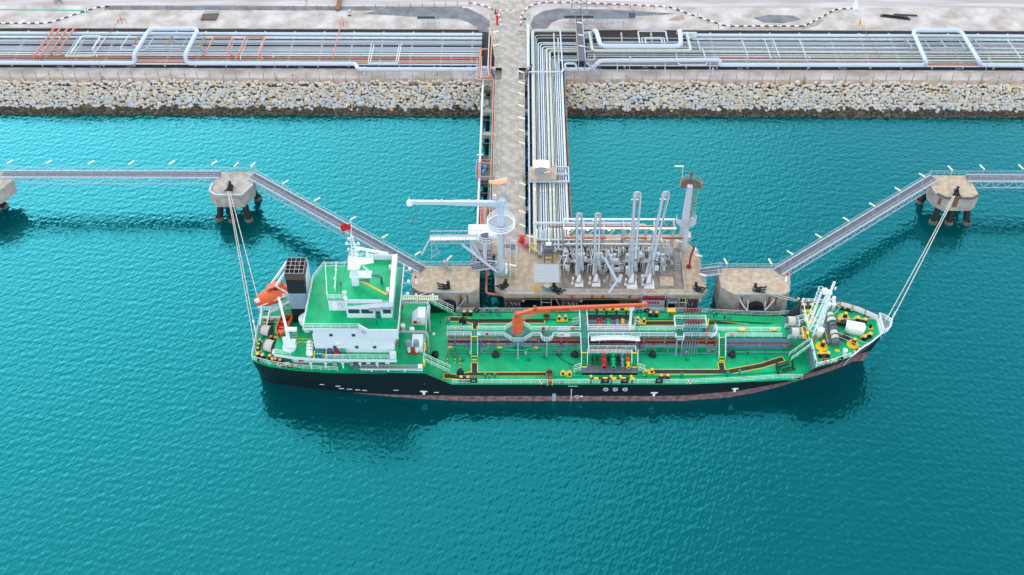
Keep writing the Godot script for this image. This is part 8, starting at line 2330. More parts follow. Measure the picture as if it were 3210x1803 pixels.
func dolphins() -> void:
	var V = func(l): return l.map(func(p): return Vector2(p[0], p[1]))
	var lm = dolphin(V.call([[-57.6, -24.6], [-50.7, -24.6], [-50.3, -20.8], [-52.0, -17.6], [-57.1, -17.6], [-58.5, -19.0], [-58.3, -21.2]]), 6.4, 3.6, [[-57.4, -18.1, -56.8, -18.8], [-54.9, -17.8, -54.5, -18.6], [-51.7, -17.8, -52.2, -18.8], [-50.9, -24.0, -51.6, -23.6], [-57.8, -24.2, -57.0, -23.6]], "octagonal concrete mooring dolphin on dark raked piles at the left, joining two catwalks", M.concrete, Vector3(-54.49,6.4,-19.69), PI * 0.5, "black mooring hooks with rusty stain on the left octagonal dolphin")
	kerb_on(lm, [Vector3(-58.2, 6.5, -21.1), Vector3(-58.4, 6.5, -19.0), Vector3(-57.0, 6.5, -17.75), Vector3(-52.1, 6.5, -17.75), Vector3(-50.5, 6.5, -20.8)], M.galv)
	put("painted_patch", MB.new().box(Vector3(-54.6, 5.0, -17.6), Vector3(2.8, 1.5, 0.05)), M.concrete_pale, lm)
	put("rear_rail", MB.new().rail([Vector3(-57.6, 6.4, -24.5), Vector3(-50.2, 6.4, -24.5)], 1.1, 2, 1.5, 0.05), M.galv, lm)
	var rm = dolphin(V.call([[79.6, -24.3], [87.0, -24.3], [87.6, -18.6], [86.3, -17.5], [81.2, -17.5], [79.6, -18.9], [79.0, -21.1]]), 6.4, 3.4, [[80.3, -17.9, 80.8, -18.7], [83.3, -17.7, 83.4, -18.6], [86.7, -17.7, 86.3, -18.6], [79.1, -23.7, 79.9, -23.2], [87.6, -24.0, 86.8, -23.4]], "octagonal concrete mooring dolphin on dark raked piles at the right, rust-streaked in front", M.concrete_tan, Vector3(83.33,6.4,-18.93), PI * 0.6, "black mooring hooks with rust stain on the right octagonal dolphin")
	kerb_on(rm, [Vector3(79.7, 6.48, -18.9), Vector3(81.25, 6.48, -17.62), Vector3(86.25, 6.48, -17.62), Vector3(87.5, 6.48, -18.6)], M.concrete_dark)
	put("rust_streak", MB.new().box(Vector3(83.1, 5.3, -17.48), Vector3(0.9, 2.0, 0.04)).box(Vector3(80.3, 5.2, -18.15), Vector3(0.5, 1.6, 0.05), Basis(Vector3.UP, -0.75)), M.rusty, rm)
	put("rear_rail", MB.new().rail([Vector3(79.5, 6.4, -24.3), Vector3(86.6, 6.4, -24.3)], 1.1, 2, 1.5, 0.05), M.galv, rm)
	dolphin(V.call([[-106.5, -24.6], [-98.2, -24.6], [-96.7, -22.1], [-98.2, -19.2], [-100.0, -17.6], [-105.0, -17.6], [-106.5, -19.0]]), 6.4, 3.4, [[-100.2, -21.5, -100.4, -20.6], [-101.0, -18.0, -101.4, -18.7]], "concrete mooring dolphin cut off by the left edge of the picture", M.concrete, Vector3.ZERO, 0.0, "")
	# breasting dolphins: solid blocks down to the water with rubber fenders
	for side in 2:
		var o: Array = V.call([[-18.4, 0.9], [-6.5, 0.9], [-6.5, 6.3], [-8.3, 7.65], [-14.7, 7.65], [-16.8, 7.3], [-18.3, 6.2]]) if side == 0 else V.call([[35.8, 1.2], [47.6, 1.2], [48.3, 3.0], [47.8, 6.7], [46.6, 7.8], [38.1, 7.8], [35.9, 5.9]])
		var t = dolphin(o, 6.4, -3.0, [], "tan-topped concrete breasting dolphin left of the platform beside the tanker's deckhouse" if side == 0 else "tan-topped concrete breasting dolphin right of the platform beside the tanker's bow", M.concrete_tan, Vector3(-12.23,6.4,6.32) if side == 0 else Vector3(41.98,6.4,6.6), PI * 0.95 if side == 0 else 0.35, "black mooring hooks on the breasting dolphin left of the platform" if side == 0 else "black mooring hooks on the breasting dolphin right of the platform")
		kerb_on(t, [Vector3(o[3].x - 0.2, 6.5, o[3].y - 0.12), Vector3(o[4].x, 6.5, o[4].y - 0.12)] if side == 0 else [Vector3(o[4].x, 6.5, o[4].y - 0.12), Vector3(o[5].x, 6.5, o[5].y - 0.12)], M.steel)
		var fx = -11.9 if side == 0 else 42.0
		var fz = 7.7 if side == 0 else 7.85
		var fd = put("fender", MB.new().cyl(Vector3(fx, 3.6, fz), Vector3(fx, 3.6, fz + 0.9), 1.35, 20), M.rubber, t)
		put("fender_panel", MB.new().span(Vector3(fx - 1.6, 0.6, fz + 0.9), Vector3(fx + 1.6, 3.6, fz + 1.2)), M.drum_grey, fd)
		for e in [-1.0, 1.0]:
			put("fender_chain", MB.new().pipe([Vector3(fx + e * 3.0, 5.4, fz + 0.05), Vector3(fx + e * 2.3, 4.2, fz + 0.4), Vector3(fx + e * 1.5, 3.6, fz + 1.0)], 0.14, 0.4, 6).cyl(Vector3(fx + e * 1.5, 5.2, fz + 0.1), Vector3(fx + e * 1.5, 3.7, fz + 1.0), 0.09, 6), M.white if side else M.galv, fd)
		put("wall_streak", MB.new().box(Vector3(fx - 2.6, 4.6, fz + 0.02 - 0.03), Vector3(0.35, 2.8, 0.05)).box(Vector3(fx + 2.2, 4.6, fz - 0.01), Vector3(0.4, 2.8, 0.05)).box(Vector3(fx + 3.4, 4.9, fz - 0.01), Vector3(0.25, 2.2, 0.05)), M.rusty, t)
		put("rear_rail", MB.new().rail([Vector3(o[0].x, 6.4, o[0].y), Vector3(o[1].x, 6.4, o[1].y)], 1.1, 3, 1.6, 0.05), M.galv, t)
		put("side_rail", MB.new().rail([Vector3(o[6].x, 6.4, o[6].y - 2.5), Vector3(o[6].x, 6.4, o[6].y)], 1.0, 2, 1.4, 0.06) if side == 0 else MB.new().rail([Vector3(48.1, 6.4, 3.1), Vector3(47.8, 6.4, 6.0)], 1.1, 2, 1.4, 0.05), M.galv, t)
		var q = Vector3(-12.65,6.6,0.32) if side == 0 else Vector3(40.9, 6.6, 3.4)
		if side == 0:
			tag(put("lamp_cabinet", MB.new().box(Vector3(q.x, 7.1, 1.1), Vector3(0.8, 1.4, 0.5)), M.steel), "grey cabinet at the rear rail of the left breasting dolphin", "cabinet")
		put("lifting_ring", MB.new().ring(Vector3(fx + 0.2 if side == 0 else 40.6, 6.45, 2.2 if side == 0 else 3.0), Vector3.UP, 0.35, 0.06, 14), M.concrete_pale, t)
		var bp = Vector3(-17.55,6.4,5.45) if side == 0 else Vector3(47.4, 6.4, 4.5)
		var bl = thing("beacon_light", "small red beacon on a white stand at the left edge of the left breasting dolphin" if side == 0 else "small red beacon on a white stand at the right edge of the right breasting dolphin", "beacon", bp)
		put("stand", MB.new().cyl(bp, bp + Vector3(0, 1.6, 0), 0.08, 8).cyl(bp, bp + Vector3(0, 0.4, 0), 0.22, 10).cyl(bp + Vector3(0, 0.9, 0), bp + Vector3(0, 1.1, 0), 0.18, 10), M.white, bl)
		put("lens", MB.new().cyl(bp + Vector3(0, 1.6, 0), bp + Vector3(0, 2.1, 0), 0.16, 10), M.red, bl)
	catwalk(Vector3(-99.2, 6.55, -23.5), Vector3(-57.2, 6.55, -23.6), "long level catwalk from the left picture edge to the left octagonal dolphin")
	catwalk(Vector3(-51.0, 6.55, -23.3), Vector3(-16.7, 6.55, 2.1), "long slanting catwalk from the left octagonal dolphin to the left breasting dolphin")
	catwalk(Vector3(80.2, 6.55, -23.4), Vector3(46.3, 6.55, 2.3), "long slanting catwalk from the right octagonal dolphin to the right breasting dolphin")
	catwalk(Vector3(86.4, 6.55, -23.3), Vector3(118.0, 6.55, -23.3), "level catwalk from the right octagonal dolphin off the right picture edge")
	catwalk(Vector3(32.8, 5.7, 1.7), Vector3(36.4, 6.45, 1.8), "short level footbridge between the platform and the right breasting dolphin", false)
	catwalk(Vector3(-7.9, 6.5, 1.4), Vector3(-4.3, 6.2, 0.3), "short sloping footbridge between the left breasting dolphin and the platform", false)


# slim tube lamps on posts: one is built, the others are its copies
func lamps() -> void:
	var proto = thing("walkway_lamp", "", "lamp", Vector3.ZERO, "tube lamps on the walkways and dolphins")
	put("lamp_post", MB.new().cyl(Vector3(0, 0, 0), Vector3(0, 2.4, 0), 0.045, 6), M.galv, proto)
	put("lamp_tube", MB.new().cyl(Vector3(0, 2.4, 0.1), Vector3(0, 2.52, -1.2), 0.14, 10), M.tube_cream, proto)
	var first = true
	var sets = [
		[[Vector3(-97.51,9.0,-23.82),Vector3(-90.05,9.0,-23.86),Vector3(-81.92,9.0,-23.8),Vector3(-74.21,9.0,-23.71),Vector3(-66.43,9.0,-23.75),Vector3(-58.32,9.0,-23.76)], -0.75, "along the level left catwalk, %s lamp from the picture's left edge", 6.6],
		[[Vector3(-43.96,9.0,-18.25),Vector3(-37.41,9.0,-13.44),Vector3(-30.27,9.0,-8.27),Vector3(-24.03,9.0,-3.58),Vector3(-17.9,9.0,0.79)], -0.9, "along the slanting left catwalk, %s below the octagonal dolphin", 6.6],
		[[Vector3(77.17,9.0,-20.9),Vector3(71.69,9.0,-16.83),Vector3(66.02,9.0,-12.47),Vector3(60.44,9.0,-8.47),Vector3(54.63,9.0,-4.06),Vector3(48.84,9.0,0.28)], 0.85, "along the slanting right catwalk, %s below the octagonal dolphin", 6.6],
		[[Vector3(82.89,9.0,-22.82),Vector3(89.04,9.0,-23.15),Vector3(96.47,9.0,-23.26)], 0.5, "behind the right octagonal dolphin, %s lamp from the left", 6.6],
		[[Vector3(-54.0,9.0,-23.42),Vector3(-50.8,9.0,-23.44)], -0.6, "at the left octagonal dolphin's rear rail, %s from the left", 6.4],
		[[Vector3(37.02,9.0,2.45),Vector3(44.85,9.0,2.47)], 0.35, "at the right breasting dolphin's rear rail, %s from the left", 6.4],
		[[Vector3(-12.16,9.0,1.81)], -0.6, "behind the left breasting dolphin's cabinet, %s and only lamp there", 6.4],
		[[Vector3(1.36,8.1,-55.21),Vector3(1.35,8.1,-51.38),Vector3(1.35,8.1,-47.54),Vector3(1.34,8.1,-43.55),Vector3(1.34,8.1,-39.52),Vector3(1.51,8.1,-39.53),Vector3(1.5,8.1,-35.57),Vector3(1.49,8.1,-31.6),Vector3(1.56,8.1,-19.41),Vector3(1.55,8.1,-15.54),Vector3(1.54,8.1,-11.52),Vector3(1.53,8.1,-7.87)], 1.15, "on the right walkway, %s lamp out from the shore", 5.5],
		[[Vector3(-5.23,8.1,-70.19),Vector3(-5.15,8.1,-65.1)], -1.2, "at the shore end's left rail, %s lamp from the yard", 5.4],
		[[Vector3(32.95,8.0,-0.25),Vector3(33.2,8.0,4.59),Vector3(29.87,8.5,-3.92)], 1.3, "near the right end of the platform, %s along its rail", 5.5],
		[[Vector3(3.06,8.0,-5.05),Vector3(-0.09,8.2,2.33),Vector3(-5.83,9.2,-7.34),Vector3(-0.69,10.5,-2.35)], 1.4, "near the jib crane and stairs, %s from the road", 5.5]]
	for s in sets:
		for i in s[0].size():
			var p: Vector3 = s[0][i]
			var at = Vector3(p.x, s[3], p.z)
			var label: String = "cream tube lamp " + s[2] % ordinal(i)
			if first:
				first = false
				proto.position = at
				proto.rotation.y = s[1]
				proto.set_meta("label", label)
			else:
				copy(proto, at, s[1], label)



func flat_poly(called: String, o: Array, y: float, m: Material) -> void:
	var p = MB.new()
	var v = PackedVector2Array(o.map(func(q): return Vector2(q.x, q.z)))
	var t = Geometry2D.triangulate_polygon(v)
	for i in range(0, t.size(), 3):
		var a = Vector3(v[t[i]].x, y, v[t[i]].y)
		var b = Vector3(v[t[i + 1]].x, y, v[t[i + 1]].y)
		var c = Vector3(v[t[i + 2]].x, y, v[t[i + 2]].y)
		if (b - a).cross(c - a).y > 0:
			p.tri(a, b, c)
		else:
			p.tri(a, c, b)
	struct(called, p, m)


func kerb(pts: Array, c0: Material, label: String) -> void:
	var k = thing("striped_kerb", label, "kerb", pts[0], "striped kerbs along the quay road")
	var cur = Curve3D.new()
	cur.bake_interval = 0.2
	for p in pts:
		cur.add_point(p)
	var l = cur.get_baked_length()
	var n = int(l / 0.95)
	for i in n:
		var a = cur.sample_baked(i * l / n + 0.02)
		var b = cur.sample_baked((i + 1) * l / n - 0.02)
		put("kerb_block", MB.new().bar(a + Vector3(0, 0.12, 0), b + Vector3(0, 0.1, 0), 0.22, 0.2), M.white if i % 2 else c0, k)


func yard() -> void:
	var g = 4.5
	# quay road, gravel strip, asphalt bends
	var zr: float = -85.53
	struct("quay_road", MB.new().quad(Vector3(-400, 4.506, zr), Vector3(400, 4.506, zr), Vector3(400, 4.506, zr - 60), Vector3(-400, 4.506, zr - 60)), M.road)
	struct("gravel_strip", MB.new().quad(Vector3(-94.85, 4.508, -83.76), Vector3(-12.68, 4.508, -83.76), Vector3(-12.68, 4.508, zr), Vector3(-94.85, 4.508, zr)), M.asphalt)
	flat_poly("asphalt_bend", [Vector3(-35.45,4.5,-82.38),Vector3(-31.51,4.5,-83.95),Vector3(-11.55,4.5,-84.95),Vector3(-8.07,4.5,-82.12),Vector3(-5.3,4.5,-78.53),Vector3(-5.9,4.5,-74.99),Vector3(-8.47,4.5,-75.44),Vector3(-9.06,4.5,-76.93),Vector3(-11.14,4.5,-79.09),Vector3(-13.65,4.5,-80.4),Vector3(-26.11,4.5,-81.54)], 4.512, M.asphalt)
	flat_poly("asphalt_bend", [Vector3(2.99,4.5,-78.57),Vector3(3.8,4.5,-81.58),Vector3(5.86,4.5,-83.74),Vector3(9.28,4.5,-84.86),Vector3(20.64,4.5,-84.51),Vector3(25.16,4.5,-84.0),Vector3(36.41,4.5,-82.96),Vector3(32.95,4.5,-82.25),Vector3(27.28,4.5,-81.9),Vector3(18.21,4.5,-80.85),Vector3(10.32,4.5,-80.73),Vector3(7.82,4.5,-79.19),Vector3(6.66,4.5,-76.62),Vector3(3.31,4.5,-76.21)], 4.512, M.asphalt)
	flat_poly("rust_patch", [Vector3(34.13,4.5,-80.13),Vector3(36.07,4.5,-81.75),Vector3(37.71,4.5,-82.36),Vector3(38.01,4.5,-80.75),Vector3(36.56,4.5,-79.74)], 4.514, M.earth)
	flat_poly("rust_patch", [Vector3(46.71,4.5,-77.0),Vector3(56.38,4.5,-77.33),Vector3(63.85,4.5,-77.23),Vector3(68.68,4.5,-80.35),Vector3(69.85,4.5,-80.84),Vector3(67.77,4.5,-78.2),Vector3(64.29,4.5,-76.62),Vector3(50.38,4.5,-76.45)], 4.514, M.earth)
	flat_poly("damp_patch", [Vector3(53.71,4.5,-81.23),Vector3(57.4,4.5,-82.46),Vector3(63.06,4.5,-82.25),Vector3(64.4,4.5,-80.57),Vector3(60.4,4.5,-79.11),Vector3(55.6,4.5,-79.32)], 4.514, M.asphalt)
	struct("green_line", MB.new().quad(Vector3(-125.49,4.52,-83.6), Vector3(-98.8,4.52,-83.16), Vector3(-98.93,4.52,-83.69), Vector3(-125.65,4.52,-84.09)), M.line_green)
	struct("green_line", MB.new().quad(Vector3(-71.66,4.52,-82.82), Vector3(-68.03,4.52,-82.84), Vector3(-68.01,4.52,-83.33), Vector3(-71.64,4.52,-83.31)), M.line_green)
	# striped kerbs
	kerb([Vector3(-121.45,4.5,-78.04),Vector3(-106.44,4.5,-78.12),Vector3(-104.67,4.5,-79.04),Vector3(-98.79,4.5,-83.27),Vector3(-96.22,4.5,-84.84),Vector3(-94.0,4.5,-85.1)], M.black, "black and white striped kerb stepping along the yard edge at the far left")
	kerb([Vector3(-11.27,4.5,-87.02),Vector3(-8.96,4.5,-86.41),Vector3(-6.65,4.5,-85.19),Vector3(-4.81,4.5,-83.35),Vector3(-3.99,4.5,-81.33),Vector3(-3.65,4.5,-77.55)], M.pipe_red, "red and white striped kerb curving round the left side of the jetty entrance")
	kerb([Vector3(0.75,4.5,-77.57),Vector3(0.86,4.5,-81.76),Vector3(2.0,4.5,-84.53),Vector3(3.83,4.5,-86.44),Vector3(6.59,4.5,-87.32),Vector3(13.91,4.5,-87.15),Vector3(23.03,4.5,-86.58),Vector3(34.37,4.5,-85.61)], M.pipe_red, "red and white striped kerb curving round the right side of the jetty entrance")
	kerb([Vector3(34.82,4.5,-85.53),Vector3(39.31,4.5,-82.57),Vector3(43.75,4.5,-79.78),Vector3(46.67,4.5,-77.93),Vector3(48.78,4.5,-77.7),Vector3(50.55,4.5,-77.77),Vector3(64.49,4.5,-77.85),Vector3(66.63,4.5,-79.38),Vector3(73.0,4.5,-84.74),Vector3(77.44,4.5,-85.16)], M.black, "black and white striped kerb zigzagging along the yard edge at the right")
	# marker posts along the road
	var mp = [Vector3(-98.4,4.5,-82.66),Vector3(-90.98,4.5,-83.92),Vector3(-88.26,4.5,-83.94),Vector3(-85.48,4.5,-83.75),Vector3(-82.78,4.5,-83.89),Vector3(-80.3,4.5,-83.98),Vector3(-77.51,4.5,-83.71),Vector3(-74.79,4.5,-83.72),Vector3(-66.89,4.5,-84.05),Vector3(-64.61,4.5,-84.06),Vector3(-61.98,4.5,-83.99),Vector3(-61.87,4.5,-83.99),Vector3(-59.27,4.5,-84.09),Vector3(-56.54,4.5,-84.1),Vector3(-53.93,4.5,-84.12),Vector3(-51.28,4.5,-84.21),Vector3(-48.59,4.5,-84.23),Vector3(-45.98,4.5,-84.28),Vector3(-43.26,4.5,-84.3),Vector3(-35.19,4.5,-84.42),Vector3(-32.53,4.5,-84.76),Vector3(-29.88,4.5,-84.94),Vector3(-27.23,4.5,-85.08),Vector3(-24.56,4.5,-85.38),Vector3(-21.88,4.5,-85.6),Vector3(-19.17,4.5,-85.74),Vector3(-16.49,4.5,-85.96),Vector3(-13.8,4.5,-86.1),Vector3(-11.13,4.5,-86.19),Vector3(4.52,4.5,-86.48),Vector3(7.16,4.5,-87.12),Vector3(9.89,4.5,-86.51),Vector3(17.96,4.5,-85.6),Vector3(20.71,4.5,-85.86),Vector3(23.3,4.5,-85.26),Vector3(25.97,4.5,-85.36),Vector3(28.74,4.5,-84.96),Vector3(31.45,4.5,-84.69),Vector3(34.12,4.5,-84.58),Vector3(36.78,4.5,-84.59),Vector3(40.91,4.5,-81.25),Vector3(43.0,4.5,-79.1),Vector3(45.2,4.5,-76.82),Vector3(48.01,4.5,-77.15),Vector3(50.71,4.5,-76.92),Vector3(53.43,4.5,-76.84),Vector3(56.06,4.5,-76.95),Vector3(58.77,4.5,-76.87),Vector3(61.41,4.5,-76.98),Vector3(64.35,4.5,-77.0),Vector3(70.25,4.5,-81.56)]
	var pr: Node3D = null
	for i in mp.size():
		var p: Vector3 = mp[i]
		var lb = "short yellowish marker post along the quay road, "
		if pr == null:
			pr = put("marker_post", MB.new().box(p + Vector3(0, 0.55, 0), Vector3(0.14, 1.1, 0.14)), M.post_yellow)
			tag(pr, lb + "first from the left", "marker post", "marker posts along the quay road")
		else:
			copy(pr, p, 0.0, lb + nth(i) + " from the left")
	# edge walls of the pipe corridor
	var cz0: float = -76.21
	var cz1: float = -60.93
	for q in [[-400.0, -9.0, "left"], [9.0, 400.0, "right"]]:
		var w = thing("corridor_wall", "low concrete edge walls of the sunken pipe corridor " + q[2] + " of the jetty road", "low wall", Vector3((q[0] + q[1]) / 2, 4.5, cz0), "pipe corridor edge walls")
		put("rear_wall", MB.new().span(Vector3(q[0], 4.4, cz0 - 0.15), Vector3(q[1], 4.7, cz0 + 0.15)), M.concrete_pale, w)
		put("front_wall", MB.new().span(Vector3(q[0], 4.4, cz1 - 0.12), Vector3(q[1], 4.62, cz1 + 0.12)), M.concrete_pale, w)
	corridor_pipes()
	loops()
	fences()
	yard_things()


func nth(i: int) -> String:
	if i < 16:
		return ordinal(i)
	if i < 19:
		return ["seventeenth", "eighteenth", "nineteenth"][i - 16]
	var t: String = ["twent", "thirt", "fort", "fift"][(i + 1) / 10 - 2]
	return t + "ieth" if (i + 1) % 10 == 0 else t + "y-" + ordinal((i + 1) % 10 - 1)


func corridor_pipes() -> void:
	# sleepers across the corridor that the pipes lie on
	for i in 36:
		var x = -116.0 + i * 6.63
		if absf(x - 0.5) < 9.5:
			continue
		var s = put("pipe_sleeper", MB.new().span(Vector3(x - 0.18, 4.5, -74.57), Vector3(x + 0.18, 5.0, -61.63)), M.concrete)
		tag(s, "low concrete sleeper under the corridor pipes, " + nth(i) + " place from the left", "pipe support", "pipe sleepers in the corridor")
	# [row in the photograph's second strip, radius, material]
	var rows = [[-72.82,0.4,0],[-71.55,0.3,1],[-70.78,0.1,3],[-70.32,0.13,3],[-69.83,0.12,3],[-69.3,0.09,3],[-68.28,0.11,3],[-67.79,0.11,3],[-67.3,0.12,3],[-66.67,0.17,3],[-65.74,0.2,1],[-64.96,0.19,1],[-64.11,0.17,4],[-63.59,0.06,1],[-63.23,0.07,1],[-62.82,0.08,3],[-62.46,0.15,4],[-61.77,0.17,0]]
	var pm = [M.pipe_blue, M.pipe_white, M.pipe_cream, M.pipe_grey, M.pipe_salmon]
	var word = ["pale blue", "white", "cream", "grey", "salmon"]
	for side in 2:
		for i in rows.size():
			var q: Array = rows[i]
			var x0 = -125.0 if side == 0 else (15.3 if i > 3 else 38.71)
			var x1 = -7.8 if side == 0 else 125.0
			var m: Material = pm[q[2]]
			if side == 1 and i in [2, 3]:
				x0 = 19.02
			var p = put("pipeline", MB.new().cyl(Vector3(x0, 5.0 + q[1], q[0]), Vector3(x1, 5.0 + q[1], q[0]), q[1], 12), m)
			tag(p, ["slim", "medium", "thick"][0 if q[1] < 0.12 else (1 if q[1] < 0.25 else 2)] + " " + word[q[2]] + " corridor pipeline " + ["left", "right"][side] + " of the jetty, " + nth(i) + " line from the quay road", "pipeline", "pipelines in the yard corridor")
			if i == 1:
				for k in 18:
					put("lagging_joint", MB.new().cyl(Vector3(x0 + 3.0 + k * 6.1, 5.0 + q[1], q[0]), Vector3(x0 + 3.1 + k * 6.1, 5.0 + q[1], q[0]), q[1] + 0.02, 12), M.pipe_cream, p)
	# the big outer blue line with its S-bends
	var zb: float = -61.56
	var zn: float = -59.64
	var a = -82.38
	var b = -71.34
	tag(put("pipeline", MB.new().pipe([Vector3(-125, 5.5, zb), Vector3(a, 5.5, zb), Vector3(a, 7.4, zb - 0.3), Vector3(-81.07,7.4,-71.72), Vector3(-70.37,7.4,-71.78), Vector3(b, 7.4, zb - 0.3), Vector3(b, 5.5, zb), Vector3(-34.68, 5.5, zb), Vector3(-34.32, 5.5, zn), Vector3(-9.03, 5.5, zn), Vector3(-7.76, 5.5, zn - 0.6), Vector3(-4.6, 5.5, zn - 0.2)], 0.44, 1.3, 14), M.pipe_blue), "thickest pale blue pipeline left of the jetty with a raised rectangular loop over the corridor", "pipeline")
	var zc2: float = -61.56
	tag(put("pipeline", MB.new().pipe([Vector3(10.41,5.5,-59.78), Vector3(16.14,5.5,-59.81), Vector3(17.54,6.6,-61.44), Vector3(43.62,6.6,-61.83), Vector3(43.52,5.5,-61.57), Vector3(87.97,5.5,-61.71), Vector3(87.27,7.4,-60.23), Vector3(87.07,7.4,-72.01), Vector3(97.67,7.4,-72.07), Vector3(98.68,7.4,-60.29), Vector3(99.74,5.5,-61.77), Vector3(117.35,5.5,-61.69)], 0.44, 1.3, 14), M.pipe_blue), "thickest pale blue pipeline right of the jetty with S-bends and a raised loop", "pipeline")
	tag(put("pipeline", MB.new().pipe([Vector3(14.71,5.6,-72.87), Vector3(16.68,5.8,-72.97), Vector3(17.26,8.0,-71.03), Vector3(18.04,8.0,-64.63), Vector3(35.35,8.0,-64.72), Vector3(35.73,8.0,-71.12), Vector3(35.56,5.8,-72.68), Vector3(39.81,5.5,-73.15)], 0.5, 1.6, 14), M.pipe_blue), "very thick pale blue pipeline making a wide U over the corridor right of the footbridge", "pipeline")
	tag(put("pipeline", MB.new().pipe([Vector3(15.1,5.6,-71.6), Vector3(15.85,5.8,-71.31), Vector3(15.85,7.6,-70.66), Vector3(16.2,7.6,-63.62), Vector3(37.43,7.6,-63.73), Vector3(37.15,7.6,-70.77), Vector3(37.46,5.6,-71.72), Vector3(39.68,5.5,-71.88)], 0.34, 0.9, 14), M.pipe_cream), "thick cream pipeline following below the wide blue U right of the footbridge", "pipeline")


func loops() -> void:
	# salmon risers crossing the corridor at the far left
	var sal = [[Vector3(-104.73,5.4,-63.31),Vector3(-104.21,6.6,-62.7),Vector3(-102.81,6.6,-73.2),Vector3(-103.48,5.0,-75.21)],[Vector3(-103.38,5.4,-63.32),Vector3(-102.86,6.6,-62.71),Vector3(-101.45,6.6,-73.2),Vector3(-102.19,5.0,-75.22)],[Vector3(-101.33,5.4,-64.62),Vector3(-101.03,6.6,-64.37),Vector3(-99.8,6.6,-73.21),Vector3(-100.51,5.0,-75.22)],[Vector3(-98.69,5.4,-64.45),Vector3(-99.53,6.6,-64.38),Vector3(-98.31,6.6,-73.22),Vector3(-99.0,5.0,-75.23)]]
	for i in 4:
		tag(put("cross_pipe", MB.new().pipe(sal[i], 0.2, 0.5, 10), M.pipe_salmon), "salmon pipe rising and crossing the left corridor, " + ordinal(i) + " of the four from the left", "pipe", "salmon cross pipes at the far left")
	var lp = [[[Vector3(-97.27,5.6,-64.17),Vector3(-96.59,6.6,-63.84),Vector3(-95.83,6.6,-70.04),Vector3(-91.69,6.6,-70.06),Vector3(-92.26,6.6,-64.98),Vector3(-91.95,5.6,-65.31)],0.2,1],[[Vector3(-97.49,6.5,-62.69),Vector3(-96.68,6.5,-69.42)],0.08,1],[[Vector3(-95.87,6.5,-63.44),Vector3(-95.34,6.5,-68.86)],0.06,1],[[Vector3(-97.6,6.5,-62.69),Vector3(-91.61,6.5,-62.73),Vector3(-90.58,6.5,-69.45)],0.09,1],[[Vector3(-85.37,6.4,-70.39),Vector3(-85.65,6.4,-70.66),Vector3(-86.44,6.4,-65.67),Vector3(-86.0,6.2,-65.4),Vector3(-81.47,6.2,-65.43),Vector3(-80.67,6.4,-65.89),Vector3(-80.05,6.4,-70.04)],0.12,1],[[Vector3(-80.62,6.4,-65.7),Vector3(-73.08,6.4,-65.74),Vector3(-72.64,6.4,-70.08)],0.07,3],[[Vector3(-68.45,5.5,-64.28),Vector3(-67.29,6.6,-64.37),Vector3(-66.76,6.6,-69.73),Vector3(-62.51,6.6,-69.76),Vector3(-62.95,6.6,-64.76),Vector3(-61.99,5.5,-64.31)],0.19,4],[[Vector3(-61.08,5.5,-62.78),Vector3(-60.19,6.6,-63.67),Vector3(-59.68,6.6,-69.77),Vector3(-55.39,6.6,-69.79),Vector3(-55.8,6.6,-63.69),Vector3(-54.99,5.5,-62.88)],0.19,4],[[Vector3(-59.59,6.4,-61.76),Vector3(-59.72,6.4,-63.22),Vector3(-59.26,6.4,-69.69),Vector3(-55.78,6.4,-69.71),Vector3(-56.19,6.4,-63.24)],0.07,1],[[Vector3(-31.29,6.4,-67.45),Vector3(-31.56,6.4,-60.81),Vector3(-26.04,6.4,-60.84),Vector3(-25.77,6.4,-67.48)],0.1,1],[[Vector3(-31.86,6.4,-67.83),Vector3(-32.0,6.4,-60.45),Vector3(-25.59,6.4,-60.48),Vector3(-25.32,6.4,-67.86)],0.1,1],[[Vector3(26.81,6.6,-67.84),Vector3(26.71,6.6,-72.6),Vector3(32.84,6.6,-72.63),Vector3(32.93,6.6,-68.63)],0.16,0],[[Vector3(27.37,6.5,-67.99),Vector3(27.38,6.5,-70.26),Vector3(32.22,6.5,-70.29),Vector3(32.35,6.5,-68.02)],0.13,0],[[Vector3(28.11,6.6,-67.85),Vector3(28.03,6.6,-69.74),Vector3(31.62,6.6,-69.75),Vector3(31.79,6.6,-67.87)],0.2,2],[[Vector3(49.37,6.4,-69.69),Vector3(49.88,6.4,-63.2),Vector3(49.85,5.6,-63.25)],0.08,1],[[Vector3(54.36,6.4,-69.94),Vector3(54.74,6.4,-62.79),Vector3(54.89,5.6,-63.27)],0.08,1],[[Vector3(56.23,6.4,-69.72),Vector3(56.64,6.4,-63.46),Vector3(56.76,5.6,-63.72)],0.08,1],[[Vector3(61.98,6.4,-69.75),Vector3(62.41,6.4,-63.49),Vector3(62.52,5.6,-63.75)],0.08,1],[[Vector3(107.64,6.4,-69.76),Vector3(108.66,6.4,-63.07)],0.08,1],[[Vector3(89.36,6.4,-70.12),Vector3(90.07,6.4,-66.07),Vector3(97.56,6.4,-66.11),Vector3(96.93,6.4,-70.16)],0.1,3],[[Vector3(39.24,6.4,-69.71),Vector3(39.66,6.4,-69.52),Vector3(39.89,6.0,-66.17)],0.12,0],[[Vector3(40.3,6.4,-66.33),Vector3(40.7,6.2,-62.93)],0.13,0],[[Vector3(34.41,6.4,-64.45),Vector3(34.51,6.4,-60.8),Vector3(34.99,6.4,-60.26),Vector3(40.5,6.4,-60.29),Vector3(40.9,6.2,-61.84)],0.12,0],[[Vector3(16.74,6.2,-64.46),Vector3(16.75,6.2,-62.26),Vector3(15.38,6.0,-62.54)],0.14,1]]
	var pm = [M.pipe_blue, M.pipe_white, M.pipe_cream, M.pipe_grey, M.pipe_salmon]
	var word = ["pale blue", "white", "cream", "grey", "salmon"]
